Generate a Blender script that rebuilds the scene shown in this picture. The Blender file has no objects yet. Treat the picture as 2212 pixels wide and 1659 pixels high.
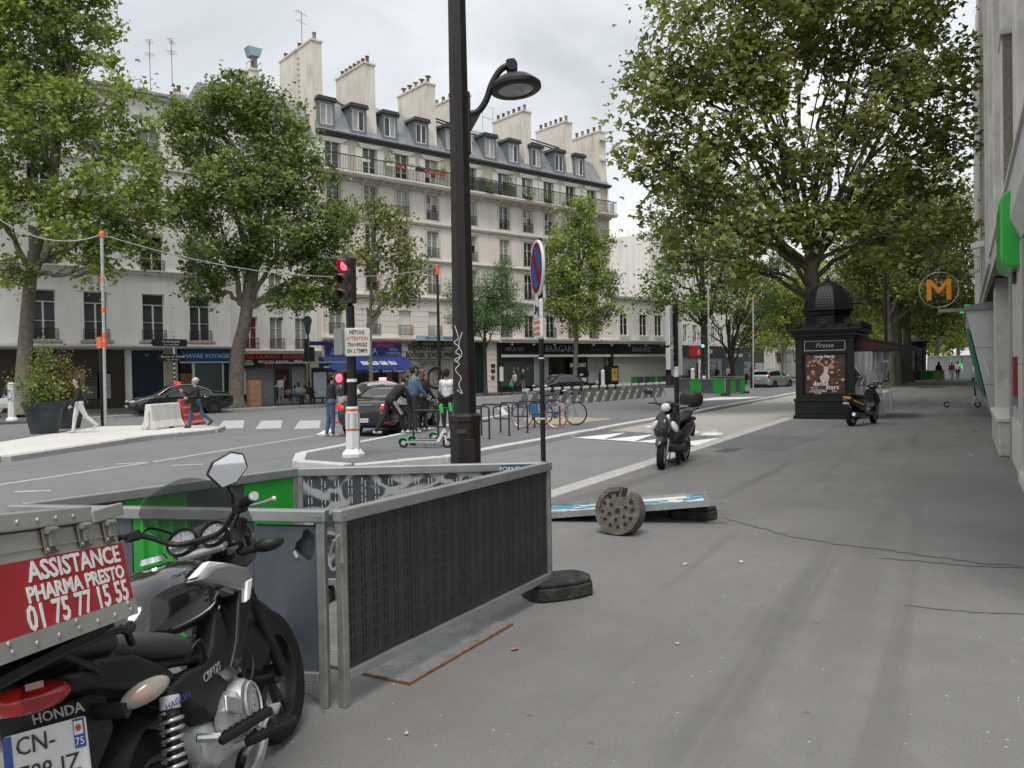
import bpy, bmesh, math, random
import numpy as np
from mathutils import Matrix, Vector, Euler
R = math.radians
SC = bpy.context.scene
COL = SC.collection
# ------------------------------------------------------------------ camera
CAM_H = 1.68
YAW, ROLL, PITCH = R(29.58), 0.019, math.atan(28.5/1725)
F_PX, CX, CY = 1725.0, 1106.0, 829.5
_fl = Vector((-math.sin(YAW), math.cos(YAW), 0)); _L = Vector((math.cos(YAW), math.sin(YAW), 0)); _Z = Vector((0, 0, 1))
_fw = _fl*math.cos(PITCH) - _Z*math.sin(PITCH); _U = _fl*math.sin(PITCH) + _Z*math.cos(PITCH)
_R = _L*math.cos(ROLL) - _U*math.sin(ROLL); _UP = _L*math.sin(ROLL) + _U*math.cos(ROLL)
cam_d = bpy.data.cameras.new('camera'); cam = bpy.data.objects.new('camera', cam_d); COL.objects.link(cam)
cam_d.sensor_width = 36; cam_d.lens = F_PX/2212*36; cam_d.clip_start = 0.05; cam_d.clip_end = 3000
m = Matrix((( _R.x, _UP.x, -_fw.x, 0), (_R.y, _UP.y, -_fw.y, 0), (_R.z, _UP.z, -_fw.z, CAM_H), (0, 0, 0, 1)))
cam.matrix_world = m
SC.camera = cam
# ------------------------------------------------------------------ overcast sky and a soft sun
world = bpy.data.worlds.new('World'); SC.world = world; world.use_nodes = True
nt = world.node_tree; N = nt.nodes; LK = nt.links; N.clear()
SUN_EL, SUN_AZ = R(66), R(157)      # azimuth of the sun measured from +Y towards +X
out = N.new('ShaderNodeOutputWorld'); bg = N.new('ShaderNodeBackground')
sky = N.new('ShaderNodeTexSky'); sky.sky_type = 'NISHITA'; sky.sun_disc = False
sky.sun_elevation = SUN_EL; sky.sun_rotation = SUN_AZ; sky.air_density = 1.0; sky.dust_density = 3.0
tc = N.new('ShaderNodeTexCoord'); mp = N.new('ShaderNodeMapping'); mp.inputs['Scale'].default_value = (1.0, 1.0, 2.6)
no = N.new('ShaderNodeTexNoise'); no.inputs['Scale'].default_value = 2.1; no.inputs['Detail'].default_value = 5; no.inputs['Roughness'].default_value = .52
no.inputs['Distortion'].default_value = .5
rp = N.new('ShaderNodeValToRGB'); rp.color_ramp.elements[0].position = .33; rp.color_ramp.elements[1].position = .68
rp.color_ramp.elements[0].color = (3.2, 3.34, 3.58, 1); rp.color_ramp.elements[1].color = (5.4, 5.45, 5.5, 1)
mx = N.new('ShaderNodeMix'); mx.data_type = 'RGBA'; mx.inputs[0].default_value = .94
LK.new(tc.outputs['Generated'], mp.inputs[0]); LK.new(mp.outputs[0], no.inputs['Vector']); LK.new(no.outputs['Fac'], rp.inputs[0])
LK.new(sky.outputs[0], mx.inputs[6]); LK.new(rp.outputs[0], mx.inputs[7]); LK.new(mx.outputs[2], bg.inputs[0])
bg.inputs[1].default_value = .1; LK.new(bg.outputs[0], out.inputs[0])
sun_d = bpy.data.lights.new('sun', 'SUN'); sun = bpy.data.objects.new('sun', sun_d); COL.objects.link(sun)
sun_d.energy = 1.5; sun_d.angle = R(30); sun_d.color = (1, .97, .93)
sd = Vector((math.sin(SUN_AZ)*math.cos(SUN_EL), math.cos(SUN_AZ)*math.cos(SUN_EL), math.sin(SUN_EL)))
sun.rotation_euler = sd.to_track_quat('Z', 'Y').to_euler()
vs = SC.view_settings; vs.view_transform = 'Standard'; vs.look = 'None'; vs.exposure = 1.05; vs.gamma = 1; vs.use_curve_mapping = False
SC.cycles.max_bounces = 6; SC.cycles.transparent_max_bounces = 12
try: SC.cycles.use_denoising = True
except Exception: pass
# ------------------------------------------------------------------ helpers
def at(px, py, d):                       # a point seen at (px, py) of the 2212-wide picture at depth d
    return Vector((0, 0, CAM_H)) + (_fw + _R*((px-CX)/F_PX) - _UP*((py-CY)/F_PX))*d
def gp(px, py, z=0.0):                   # the point of level z seen there
    r = _fw + _R*((px-CX)/F_PX) - _UP*((py-CY)/F_PX)
    return Vector((0, 0, CAM_H)) + r*((z-CAM_H)/r.z)
def S(r, g, b):                          # 8-bit picture colour to linear
    f = lambda c: (c/255/12.92 if c/255 <= .04045 else ((c/255+.055)/1.055)**2.4)
    return (f(r), f(g), f(b))
_M = {}
def mat(name, col=None, rough=.6, metal=0, var=0, scale=4, bump=0, bsc=40, coat=0, emit=0, alpha=1, spec=.5, trans=0, dirt=None, dscale=1.5, damt=.5, streak=0):
    if name in _M: return _M[name]
    ma = bpy.data.materials.new(name); ma.use_nodes = True; t = ma.node_tree; b = t.nodes['Principled BSDF']
    b.inputs['Roughness'].default_value = rough; b.inputs['Metallic'].default_value = metal
    b.inputs['Coat Weight'].default_value = coat; b.inputs['Alpha'].default_value = alpha
    b.inputs['Specular IOR Level'].default_value = spec; b.inputs['Transmission Weight'].default_value = trans
    c4 = (*col, 1); b.inputs['Base Color'].default_value = c4
    src = None
    if var or bump or dirt:
        tcn = t.nodes.new('ShaderNodeTexCoord')
    if var:
        n1 = t.nodes.new('ShaderNodeTexNoise'); n1.inputs['Scale'].default_value = scale; n1.inputs['Detail'].default_value = 6; n1.inputs['Roughness'].default_value = .62
        t.links.new(tcn.outputs['Object'], n1.inputs['Vector'])
        r1 = t.nodes.new('ShaderNodeValToRGB'); r1.color_ramp.elements[0].position = .3; r1.color_ramp.elements[1].position = .7
        r1.color_ramp.elements[0].color = (*[x*(1-var) for x in col], 1); r1.color_ramp.elements[1].color = (*[min(1, x*(1+var)) for x in col], 1)
        t.links.new(n1.outputs['Fac'], r1.inputs[0]); src = r1.outputs[0]
    if dirt:
        n2 = t.nodes.new('ShaderNodeTexNoise'); n2.inputs['Scale'].default_value = dscale; n2.inputs['Detail'].default_value = 8; n2.inputs['Roughness'].default_value = .7
        if streak:
            mpp = t.nodes.new('ShaderNodeMapping'); mpp.inputs['Scale'].default_value = (1, 1, streak); t.links.new(tcn.outputs['Object'], mpp.inputs[0]); t.links.new(mpp.outputs[0], n2.inputs['Vector'])
        else: t.links.new(tcn.outputs['Object'], n2.inputs['Vector'])
        r2 = t.nodes.new('ShaderNodeMapRange'); r2.inputs[1].default_value = .5; r2.inputs[2].default_value = .72; r2.inputs[4].default_value = damt
        t.links.new(n2.outputs['Fac'], r2.inputs[0])
        mxx = t.nodes.new('ShaderNodeMix'); mxx.data_type = 'RGBA'; t.links.new(r2.outputs[0], mxx.inputs[0])
        if src: t.links.new(src, mxx.inputs[6])
        else: mxx.inputs[6].default_value = c4
        mxx.inputs[7].default_value = (*dirt, 1); src = mxx.outputs[2]
    if src: t.links.new(src, b.inputs['Base Color'])
    if bump:
        n3 = t.nodes.new('ShaderNodeTexNoise'); n3.inputs['Scale'].default_value = bsc; n3.inputs['Detail'].default_value = 4
        t.links.new(tcn.outputs['Object'], n3.inputs['Vector'])
        bp = t.nodes.new('ShaderNodeBump'); bp.inputs['Strength'].default_value = bump; bp.inputs['Distance'].default_value = .02
        t.links.new(n3.outputs['Fac'], bp.inputs['Height']); t.links.new(bp.outputs[0], b.inputs['Normal'])
    if emit:
        b.inputs['Emission Color'].default_value = c4; b.inputs['Emission Strength'].default_value = emit
    _M[name] = ma
    return ma
KIDS = {}
class MB:
    """collects shapes; build() links them as one mesh object"""
    def __init__(s): s.v = []; s.f = []; s.mi = []
    def add(s, vs, fs, m=0):
        o = len(s.v); s.v += [tuple(p) for p in vs]; s.f += [tuple(i+o for i in f) for f in fs]; s.mi += [m]*len(fs); return s
    def box(s, x0, x1, y0, y1, z0, z1, m=0):
        return s.add([(x0,y0,z0),(x1,y0,z0),(x1,y1,z0),(x0,y1,z0),(x0,y0,z1),(x1,y0,z1),(x1,y1,z1),(x0,y1,z1)],
                     [(0,3,2,1),(4,5,6,7),(0,1,5,4),(1,2,6,5),(2,3,7,6),(3,0,4,7)], m)
    def obox(s, c, sz, rot=(0,0,0), m=0):
        mt = Euler(rot).to_matrix() if not isinstance(rot, Matrix) else rot
        h = [x/2 for x in sz]; c = Vector(c)
        vs = [c + mt @ Vector((a*h[0], b*h[1], d*h[2])) for a, b, d in ((-1,-1,-1),(1,-1,-1),(1,1,-1),(-1,1,-1),(-1,-1,1),(1,-1,1),(1,1,1),(-1,1,1))]
        return s.add(vs, [(0,3,2,1),(4,5,6,7),(0,1,5,4),(1,2,6,5),(2,3,7,6),(3,0,4,7)], m)
    def beam(s, p0, p1, w, h, m=0):
        p0, p1 = Vector(p0), Vector(p1); d = p1-p0; q = d.to_track_quat('X', 'Z')
        return s.obox((p0+p1)/2, (d.length, w, h), q.to_matrix(), m)
    def cyl(s, p0, p1, r0, r1=None, n=10, m=0, caps=True):
        return s.tube([p0, p1], [r0, r0 if r1 is None else r1], n, m, caps)
    def tube(s, pts, r, n=8, m=0, caps=True, closed=False):
        pts = [Vector(p) for p in pts]; k = len(pts); rr = r if isinstance(r, (list, tuple)) else [r]*k
        vs = []; up = None
        for i in range(k):
            if closed: d = pts[(i+1) % k] - pts[i-1]
            else: d = pts[min(i+1, k-1)] - pts[max(i-1, 0)]
            d.normalize()
            if up is None: up = Vector((0,0,1)) if abs(d.z) < .9 else Vector((1,0,0))
            a = d.cross(up)
            if a.length < 1e-4: a = d.cross(Vector((0,1,0)))
            a.normalize(); up = a.cross(d).normalized(); b = up
            for j in range(n):
                t = 2*math.pi*j/n; vs.append(pts[i] + (a*math.cos(t) + b*math.sin(t))*rr[i])
        fs = []
        for i in range(k if closed else k-1):
            for j in range(n):
                a0 = i*n+j; a1 = i*n+(j+1) % n; i2 = (i+1) % k
                fs.append((a0, a1, i2*n+(j+1) % n, i2*n+j))
        if caps and not closed: fs += [tuple(range(n-1, -1, -1)), tuple((k-1)*n+j for j in range(n))]
        return s.add(vs, fs, m)
    def lathe(s, prof, n=16, o=(0,0,0), mt=None, m=0, rot0=0, sx=1, sy=1, caps=True):
        o = Vector(o); vs = []
        for r, z in prof:
            for j in range(n):
                t = 2*math.pi*j/n + rot0; p = Vector((r*math.cos(t)*sx, r*math.sin(t)*sy, z)); vs.append(o + (mt @ p if mt else p))
        fs = [(i*n+j, i*n+(j+1) % n, (i+1)*n+(j+1) % n, (i+1)*n+j) for i in range(len(prof)-1) for j in range(n)]
        if caps and prof[0][0] > 1e-6: fs.append(tuple(range(n-1, -1, -1)))
        if caps and prof[-1][0] > 1e-6: fs.append(tuple((len(prof)-1)*n+j for j in range(n)))
        return s.add(vs, fs, m)
    def prism(s, poly, a0, a1, axis='y', m=0):
        """poly in the plane across axis: y -> (x,z), x -> (y,z), z -> (x,y)"""
        f = {'y': lambda p, a: (p[0], a, p[1]), 'x': lambda p, a: (a, p[0], p[1]), 'z': lambda p, a: (p[0], p[1], a)}[axis]
        n = len(poly); vs = [f(p, a0) for p in poly] + [f(p, a1) for p in poly]
        fs = [tuple(range(n)), tuple(range(2*n-1, n-1, -1))] + [(i, i+n, (i+1) % n+n, (i+1) % n) for i in range(n)]
        return s.add(vs, fs, m)
    def loft(s, rings, caps=True, m=0, closed=True):
        n = len(rings[0]); vs = [p for r in rings for p in r]; fs = []
        for i in range(len(rings)-1):
            for j in range(n if closed else n-1):
                fs.append((i*n+j, i*n+(j+1) % n, (i+1)*n+(j+1) % n, (i+1)*n+j))
        if caps and closed: fs += [tuple(range(n-1, -1, -1)), tuple((len(rings)-1)*n+j for j in range(n))]
        return s.add(vs, fs, m)
    def ell(s, c, r, n=12, k=8, rot=None, m=0):
        c = Vector(c); mt = Euler(rot).to_matrix() if rot else Matrix.Identity(3)
        prof = [(math.sin(math.pi*i/k), -math.cos(math.pi*i/k)) for i in range(k+1)]
        vs = []
        for a, z in prof:
            for j in range(n):
                t = 2*math.pi*j/n; vs.append(c + mt @ Vector((r[0]*a*math.cos(t), r[1]*a*math.sin(t), r[2]*z)))
        fs = [(i*n+j, i*n+(j+1) % n, (i+1)*n+(j+1) % n, (i+1)*n+j) for i in range(k) for j in range(n)]
        return s.add(vs, fs, m)
    def quad(s, a, b, c, d, m=0): return s.add([a, b, c, d], [(0, 1, 2, 3)], m)
    def wall(s, x0, x1, z0, z1, holes, y=0, depth=.25, m=0, mr=None):
        """front sheet facing -y with openings and their reveals"""
        xs = sorted({x0, x1, *[c for h in holes for c in h[:2]]}); zs = sorted({z0, z1, *[c for h in holes for c in h[2:]]})
        xs = [x for x in xs if x0 <= x <= x1]; zs = [z for z in zs if z0 <= z <= z1]
        for a, b in zip(xs, xs[1:]):
            for c, d in zip(zs, zs[1:]):
                cx, cz = (a+b)/2, (c+d)/2
                if any(h[0] < cx < h[1] and h[2] < cz < h[3] for h in holes): continue
                s.quad((a,y,c), (b,y,c), (b,y,d), (a,y,d), m)
        for a, b, c, d in holes:
            q = y+depth; k = m if mr is None else mr
            s.quad((a,y,c), (a,y,d), (a,q,d), (a,q,c), k); s.quad((b,y,d), (b,y,c), (b,q,c), (b,q,d), k)
            s.quad((a,y,d), (b,y,d), (b,q,d), (a,q,d), k); s.quad((b,y,c), (a,y,c), (a,q,c), (b,q,c), k)
        return s
    def mesh(s, name, mats, smooth=0):
        me = bpy.data.meshes.new(name); me.from_pydata(s.v, [], s.f)
        for ma in (mats if isinstance(mats, (list, tuple)) else [mats]): me.materials.append(ma)
        me.polygons.foreach_set('material_index', s.mi)
        if smooth:
            me.shade_smooth(); me.set_sharp_from_angle(angle=R(smooth))
        me.update(); return me
    def build(s, name, mats, parent=None, loc=(0,0,0), rot=(0,0,0), smooth=0, bevel=0, sub=0, seg=2):
        return link(name, s.mesh(name, mats, smooth), parent, loc, rot, bevel, sub, seg)
def link(name, me, parent=None, loc=(0,0,0), rot=(0,0,0), bevel=0, sub=0, seg=2):
    o = bpy.data.objects.new(name, me); COL.objects.link(o); o.location = loc
    o.rotation_euler = rot
    if parent: o.parent = parent; KIDS.setdefault(parent.name, []).append(o)
    if bevel:
        b = o.modifiers.new('bevel', 'BEVEL'); b.width = bevel; b.segments = seg; b.limit_method = 'ANGLE'; b.angle_limit = R(40)
    if sub:
        b = o.modifiers.new('sub', 'SUBSURF'); b.levels = sub; b.render_levels = sub
    return o
def tag(o, label=None, cat=None, group=None, kind=None):
    if label: o['label'] = label
    if cat: o['category'] = cat
    if group: o['group'] = group
    if kind: o['kind'] = kind
    return o
def thing(name, label, cat, loc=(0,0,0), rotz=0, group=None):
    o = bpy.data.objects.new(name, None); COL.objects.link(o); o.location = loc; o.rotation_euler = (0, 0, rotz); o.empty_display_size = .2
    return tag(o, label, cat, group)
def copy_tree(o, parent=None, loc=None, rotz=None, label=None, group=None):
    c = o.copy(); COL.objects.link(c); c.parent = parent
    if parent: KIDS.setdefault(parent.name, []).append(c)
    if loc is not None: c.location = loc
    if rotz is not None: c.rotation_euler = (0, 0, rotz)
    if label: c['label'] = label
    if group: c['group'] = group
    for ch in KIDS.get(o.name, [])[:]: copy_tree(ch, c)
    return c
_T = {}
def txt(s, size, ma, parent, loc, rot=(R(90),0,0), name='lettering', ext=.004, align='CENTER', sx=1, shear=0, bold=0, sp=1):
    key = (s, size, ext, align, sx, shear, bold, sp, ma.name)
    if key not in _T:
        c = bpy.data.curves.new('t', 'FONT'); c.body = s; c.size = size; c.extrude = ext; c.align_x = align; c.align_y = 'CENTER'; c.resolution_u = 2; c.shear = shear
        c.offset = bold; c.space_character = sp
        o = bpy.data.objects.new('t', c); COL.objects.link(o)
        me = bpy.data.meshes.new_from_object(o); bpy.data.objects.remove(o); bpy.data.curves.remove(c)
        if sx != 1:
            for v in me.vertices: v.co.x *= sx
        me.materials.clear(); me.materials.append(ma); me.name = name; _T[key] = me
    return link(name, _T[key], parent, loc, rot)
def arc(cx, cy, r, a0, a1, n): return [(cx+r*math.cos(a0+(a1-a0)*i/n), cy+r*math.sin(a0+(a1-a0)*i/n)) for i in range(n+1)]
def rrect(x0, x1, y0, y1, r, n=4):
    return (arc(x1-r, y0+r, r, -math.pi/2, 0, n) + arc(x1-r, y1-r, r, 0, math.pi/2, n) + arc(x0+r, y1-r, r, math.pi/2, math.pi, n) + arc(x0+r, y0+r, r, math.pi, 1.5*math.pi, n))
def spline(pts, n=6):
    """Catmull-Rom through pts"""
    P = [Vector(p) for p in pts]; P = [P[0]*2-P[1]] + P + [P[-1]*2-P[-2]]; o = []
    for i in range(1, len(P)-2):
        for k in range(n):
            t = k/n; a, b, c, d = P[i-1:i+3]
            o.append(.5*((2*b) + (c-a)*t + (2*a-5*b+4*c-d)*t*t + (3*b-a-3*c+d)*t**3))
    return o + [P[-2]]
# ------------------------------------------------------------------ ground
def asphalt(name, base, fleck, dust, big=.35, fine=220, tracks=0, rough=.85):
    ma = bpy.data.materials.new(name); ma.use_nodes = True; t = ma.node_tree; b = t.nodes['Principled BSDF']; nn = t.nodes.new; ln = t.links.new
    tcn = nn('ShaderNodeTexCoord'); O = tcn.outputs['Object']
    def noise(sc, det=5, rg=.6, dist=0, vec=None):
        n = nn('ShaderNodeTexNoise'); n.inputs['Scale'].default_value = sc; n.inputs['Detail'].default_value = det; n.inputs['Roughness'].default_value = rg; n.inputs['Distortion'].default_value = dist
        ln(vec or O, n.inputs['Vector']); return n.outputs['Fac']
    def rng(v, a, c, lo, hi):
        r = nn('ShaderNodeMapRange'); r.inputs[1].default_value = a; r.inputs[2].default_value = c; r.inputs[3].default_value = lo; r.inputs[4].default_value = hi; ln(v, r.inputs[0]); return r.outputs[0]
    def mixc(f, A, B, mode='MIX'):
        x = nn('ShaderNodeMix'); x.data_type = 'RGBA'; x.blend_type = mode
        ln(f, x.inputs[0]) if not isinstance(f, float) else setattr(x.inputs[0], 'default_value', f)
        for k, q in ((6, A), (7, B)):
            if isinstance(q, tuple): x.inputs[k].default_value = (*q, 1)
            else: ln(q, x.inputs[k])
        return x.outputs[2]
    c = mixc(rng(noise(.45, 6, .65, .6), .3, .7, 0, 1), tuple(x*(1-big*.5) for x in base), tuple(x*(1+big*.5) for x in base))
    c = mixc(rng(noise(4.5, 6, .7), .35, .75, 0, .5), c, tuple(x*.72 for x in base))
    c = mixc(rng(noise(fine, 2, .5), .42, .72, 0, .6), c, tuple(x*1.6 for x in base)); c = mixc(rng(noise(fine*.55, 2, .5), .55, .75, 0, .6), c, tuple(x*.5 for x in base))
    v = nn('ShaderNodeTexVoronoi'); v.inputs['Scale'].default_value = 13; ln(O, v.inputs['Vector'])
    sep = nn('ShaderNodeSeparateColor'); ln(v.outputs['Color'], sep.inputs[0]); mm = nn('ShaderNodeMath'); mm.operation = 'MULTIPLY'; ln(rng(v.outputs['Distance'], .05, .10, .9, 0), mm.inputs[0]); ln(rng(sep.outputs[0], .72, .76, 0, 1), mm.inputs[1])
    c = mixc(mm.outputs[0], c, fleck)
    v2 = nn('ShaderNodeTexVoronoi'); v2.inputs['Scale'].default_value = 2.3; v2.inputs['Randomness'].default_value = 1; ln(O, v2.inputs['Vector'])
    c = mixc(rng(v2.outputs['Distance'], .035, .05, .55, 0), c, tuple(x*.55 for x in base))
    c = mixc(rng(noise(.8, 8, .75, 1.2), .60, .78, 0, .55), c, dust)
    if tracks:
        mp = nn('ShaderNodeMapping'); mp.inputs['Scale'].default_value = (2.2, .10, 1); mp.inputs['Rotation'].default_value = (0, 0, R(7)); ln(O, mp.inputs[0])
        c = mixc(rng(noise(1.0, 3, .5, .5, mp.outputs[0]), .56, .70, 0, .34*tracks), c, tuple(x*.55 for x in base))
    ln(c, b.inputs['Base Color']); b.inputs['Roughness'].default_value = rough
    ln(rng(noise(1.3, 5, .6), .3, .7, rough-.22, rough+.05), b.inputs['Roughness'])
    bp = nn('ShaderNodeBump'); bp.inputs['Strength'].default_value = .6; bp.inputs['Distance'].default_value = .008
    ln(noise(fine*.8, 3, .6), bp.inputs['Height']); ln(bp.outputs[0], b.inputs['Normal'])
    return ma
A_PAVE = asphalt('pavement asphalt', (.148, .1455, .142), (.45, .45, .43), (.222, .218, .212), big=.42, fine=150, tracks=1.5)
A_ROAD = asphalt('road asphalt', (.152, .154, .159), (.33, .33, .33), (.235, .235, .235), big=.25, tracks=.8)
A_ISL = asphalt('island asphalt', (.128, .131, .136), (.26, .26, .26), (.2, .2, .2), big=.3)
A_CYC = asphalt('pale cycle lane', (.31, .295, .27), (.42, .41, .39), (.36, .34, .31), big=.2, tracks=.6)
A_CONC = asphalt('pale new concrete', (.52, .51, .49), (.6, .6, .6), (.33, .32, .31), big=.3)
A_OPP = asphalt('opposite pavement asphalt', (.10, .095, .09), (.22, .22, .22), (.16, .155, .15), big=.4)
GRAN = mat('kerb granite', (.40, .39, .375), .8, var=.22, scale=3, bump=.3, bsc=120, dirt=(.2, .19, .18), dscale=2.5, damt=.5)
GRAN2 = mat('pale kerb granite', (.50, .49, .475), .8, var=.15, scale=3, bump=.3, bsc=120, dirt=(.27, .26, .25), dscale=2.5, damt=.4)
PAINT = mat('road paint', (.72, .72, .71), .7, var=.06, scale=8, dirt=(.33, .33, .33), dscale=5, damt=.55)
PAINTW = mat('worn road paint', (.42, .42, .42), .75, var=.1, scale=6, dirt=(.17, .17, .175), dscale=7, damt=.85)
FD = Vector((math.sin(R(20.3)), math.cos(R(20.3)), 0)); FN = Vector((FD.y, -FD.x, 0)); FA = Vector((-37.92, 40.70, 0)); FROT = R(69.7)
def fac(s, off=0, z=0): return FA + FD*s + FN*off + Vector((0, 0, z))
def sheet(name, poly, z, ma, parent=None):
    me = bpy.data.meshes.new(name); me.from_pydata([(p[0], p[1], z) for p in poly], [], [tuple(range(len(poly)))]); me.materials.append(ma)
    if me.polygons[0].normal.z < 0: me.flip_normals()
    return link(name, me, parent)
def slab(name, poly, z0, z1, ma, parent=None):
    a = sum(poly[i][0]*poly[(i+1) % len(poly)][1]-poly[(i+1) % len(poly)][0]*poly[i][1] for i in range(len(poly)))
    if a > 0: poly = poly[::-1]
    return MB().prism(poly, z0, z1, 'z').build(name, ma, parent)
road = tag(sheet('road', [(-700, -400), (700, -400), (700, 900), (-700, 900)], -.13, A_ROAD), kind='structure')
pave = tag(slab('pavement', [(-4.75, -14), (14, -14), (14, 260), (-4.75, 260)], -.3, 0, A_PAVE), kind='structure')
cyc = tag(sheet('cycle_lane', [(-9.05, 19.2), (-5.08, 18.0), (-5.08, 260), (-9.3, 260)], -.085, A_CYC), kind='structure')
cyn = tag(sheet('cycle_lane_entry', [(-9.05, -14), (-5.08, -14), (-5.08, 18.0), (-9.05, 19.2)], -.09, asphalt('cycle entry asphalt', (.175, .176, .178), (.3, .3, .3), (.23, .23, .23), big=.25, tracks=.5)), kind='structure')
ISL = [(-9.12, 13.0), (-9.15, 44), (-9.5, 75), (-17.6, 75), (-18.6, 44), (-18.4, 31.5), (-15.2, 26.5), (-13.9, 20), (-13.2, 17.0), (-12.2, 12.6), (-11.2, 11.5), (-9.9, 11.4)]
isl = tag(slab('central_island', ISL, -.3, .02, A_ISL), kind='structure')
REF = [gp(-120, 1010, 0), gp(0, 985, 0), gp(300, 942, 0), gp(452, 927, 0), gp(470, 921, 0), gp(400, 916, 0), gp(215, 921, 0), gp(60, 945, 0), gp(-120, 975, 0)]
REF = [(p.x, p.y) for p in REF]
ref = tag(slab('traffic_refuge', REF, -.3, 0, A_CONC), kind='structure')
OPP = [fac(-60, 12), fac(-19, 11.2), fac(-13, 8.6), fac(-8, 7.8), fac(33, 7.8), fac(38, 12), fac(46, 13.5), fac(46, -60), fac(-60, -60)]
opp = tag(slab('opposite_pavement', [(p.x, p.y) for p in OPP], -.3, -.03, A_OPP), kind='structure')
# kerb stones, one by one
KS = {}
def kerb(line, parent, z1, w=.3, L=1.0, ma=GRAN, far=400, out_=1):
    """stones along a polyline, their inner edge on it"""
    rnd = random.Random(len(line)*7+int(abs(line[0][0])*10))
    for a, b in zip(line, line[1:]):
        a, b = Vector((*a[:2], 0)), Vector((*b[:2], 0)); d = (b-a).normalized(); n = Vector((d.y, -d.x, 0))*out_; ln_ = (b-a).length; k = max(1, round(ln_/L)); l = ln_/k
        key = (round(l, 2), w, ma.name, round(z1, 2))
        if key not in KS:
            KS[key] = MB().box(-l/2+.006, l/2-.006, -w/2, w/2, -.2, 0).mesh('kerb_stone', ma)
        for i in range(k):
            c = a + d*(l*(i+.5)) + n*(w/2)
            o = link('kerb_stone', KS[key], parent, (c.x, c.y, z1+rnd.uniform(-.006, .006)), (0, 0, math.atan2(d.y, d.x)+rnd.uniform(-.004, .004)), bevel=.018)
kerb([(-4.75, 0), (-4.75, 70)], pave, .003, .33, 1.0, GRAN, out_=-1)
kerb([(-9.9, 11.4), (-9.12, 13.0), (-9.15, 44), (-9.4, 68)], isl, .024, .26, 1.0, GRAN2, out_=1)
kerb([(-9.9, 11.4), (-11.2, 11.5), (-12.2, 12.6), (-13.2, 17.0), (-13.9, 20), (-15.2, 26.5), (-18.4, 31.5), (-18.6, 44)], isl, .024, .24, 1.0, GRAN2, out_=-1)
kerb([REF[1], REF[2], REF[3], REF[4]], ref, .004, .26, 1.1, GRAN, out_=1)
kerb([(p.x, p.y) for p in OPP[1:6]], opp, -.026, .28, 1.3, GRAN, out_=1)
# painted markings
def strip(name, a, b, w, ma=PAINT, z=-.126, parent=road):
    a, b = Vector((*a[:2], 0)), Vector((*b[:2], 0)); d = (b-a).normalized(); n = Vector((-d.y, d.x, 0))*w/2
    return sheet(name, [a+n, b+n, b-n, a-n], z, ma, parent)
strip('lane_line', gp(-60, 1056, -.13), gp(330, 998, -.13), .13, PAINTW); strip('lane_line', gp(330, 998, -.13), gp(700, 938, -.13), .13, PAINTW)
strip('lane_line', gp(690, 941, -.13), gp(716, 927, -.13), .3, PAINT)
strip('lane_line', gp(250, 1003, -.13), gp(330, 998, -.13), .13, PAINTW); strip('lane_line', gp(370, 1006, -.13), gp(440, 1003, -.13), .12, PAINTW); strip('lane_line', gp(30, 1063, -.13), gp(110, 1060, -.13), .13, PAINTW)
strip('lane_line', gp(400, 893, -.13), gp(640, 880, -.13), .13, PAINTW); strip('lane_line', gp(540, 894, -.13), gp(640, 889, -.13), .12, PAINTW); strip('lane_line', gp(1010, 858, -.13), gp(1135, 851, -.13), .2, PAINT)
strip('lane_line', gp(1000, 853, -.13), gp(1130, 847, -.13), .15, PAINTW)
for x0 in (470, 552, 635): 
    sheet('crossing_stripe', [gp(x0, 927, -.13), gp(x0+55, 925, -.13), gp(x0+58, 908, -.13), gp(x0+12, 909, -.13)], -.126, PAINTW, road)
for i in range(6):
    x = -5.55-.62*i; sheet('crossing_stripe', [(x, 38.6), (x-.3, 38.6), (x-.3, 42.5), (x, 42.5)], -.081, PAINTW, cyc)
sheet('crossing_stripe', [gp(1478, 867, .02), gp(1600, 862, .02), gp(1655, 857, .02), gp(1545, 859, .02)], .025, PAINT, isl)
sheet('crossing_stripe', [gp(1870, 850, 0), gp(1912, 848, 0), gp(1925, 842, 0), gp(1893, 843, 0)], .004, PAINT, pave)
band = sheet('give_way_band', [(-9.0, 18.75), (-5.1, 17.55), (-5.1, 20.0), (-9.0, 21.2)], -.080, asphalt('dark ramp asphalt', (.13, .13, .133), (.24, .24, .24), (.19, .19, .19), big=.2), cyc)
for i in range(4):
    x = -8.75+.93*i; y = 18.72-(x+9)*.31
    sheet('give_way_triangle', [(x, y+.12), (x+.86, y-.15), (x+.62, y+1.95)], -.076, PAINT, cyc)
strip('lane_line', (-8.95, 18.78), (-5.15, 17.6), .1, PAINT, -.076, cyc)
def cyclist(px, py, s):
    p = gp(px, py, -.08); q = Vector((p.x, p.y, 0)); u = Vector((1, -.1, 0)).normalized(); v = Vector((0, 1, 0))
    for k in (-1, 1):
        sheet('bicycle_marking', [q + u*(k*.62*s+.36*s*math.cos(a)) + v*(.55*s*math.sin(a)) for a in [i*math.pi/9 for i in range(18)]], -.079, PAINT, cyc)
    for a, b in (((-.62, 0), (-.2, .9)), ((-.2, .9), (.5, .9)), ((.5, .9), (.62, 0)), ((-.2, .9), (.05, 0)), ((.05, 0), (.5, .8)), ((.3, 1.1), (.35, 1.5))):
        A_, B_ = q+u*a[0]*s+v*a[1]*s, q+u*b[0]*s+v*b[1]*s; strip('bicycle_marking', A_, B_, .14*s, PAINT, -.0775, cyc)
cyclist(1435, 922, .62); cyclist(1500, 936, .8)
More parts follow.
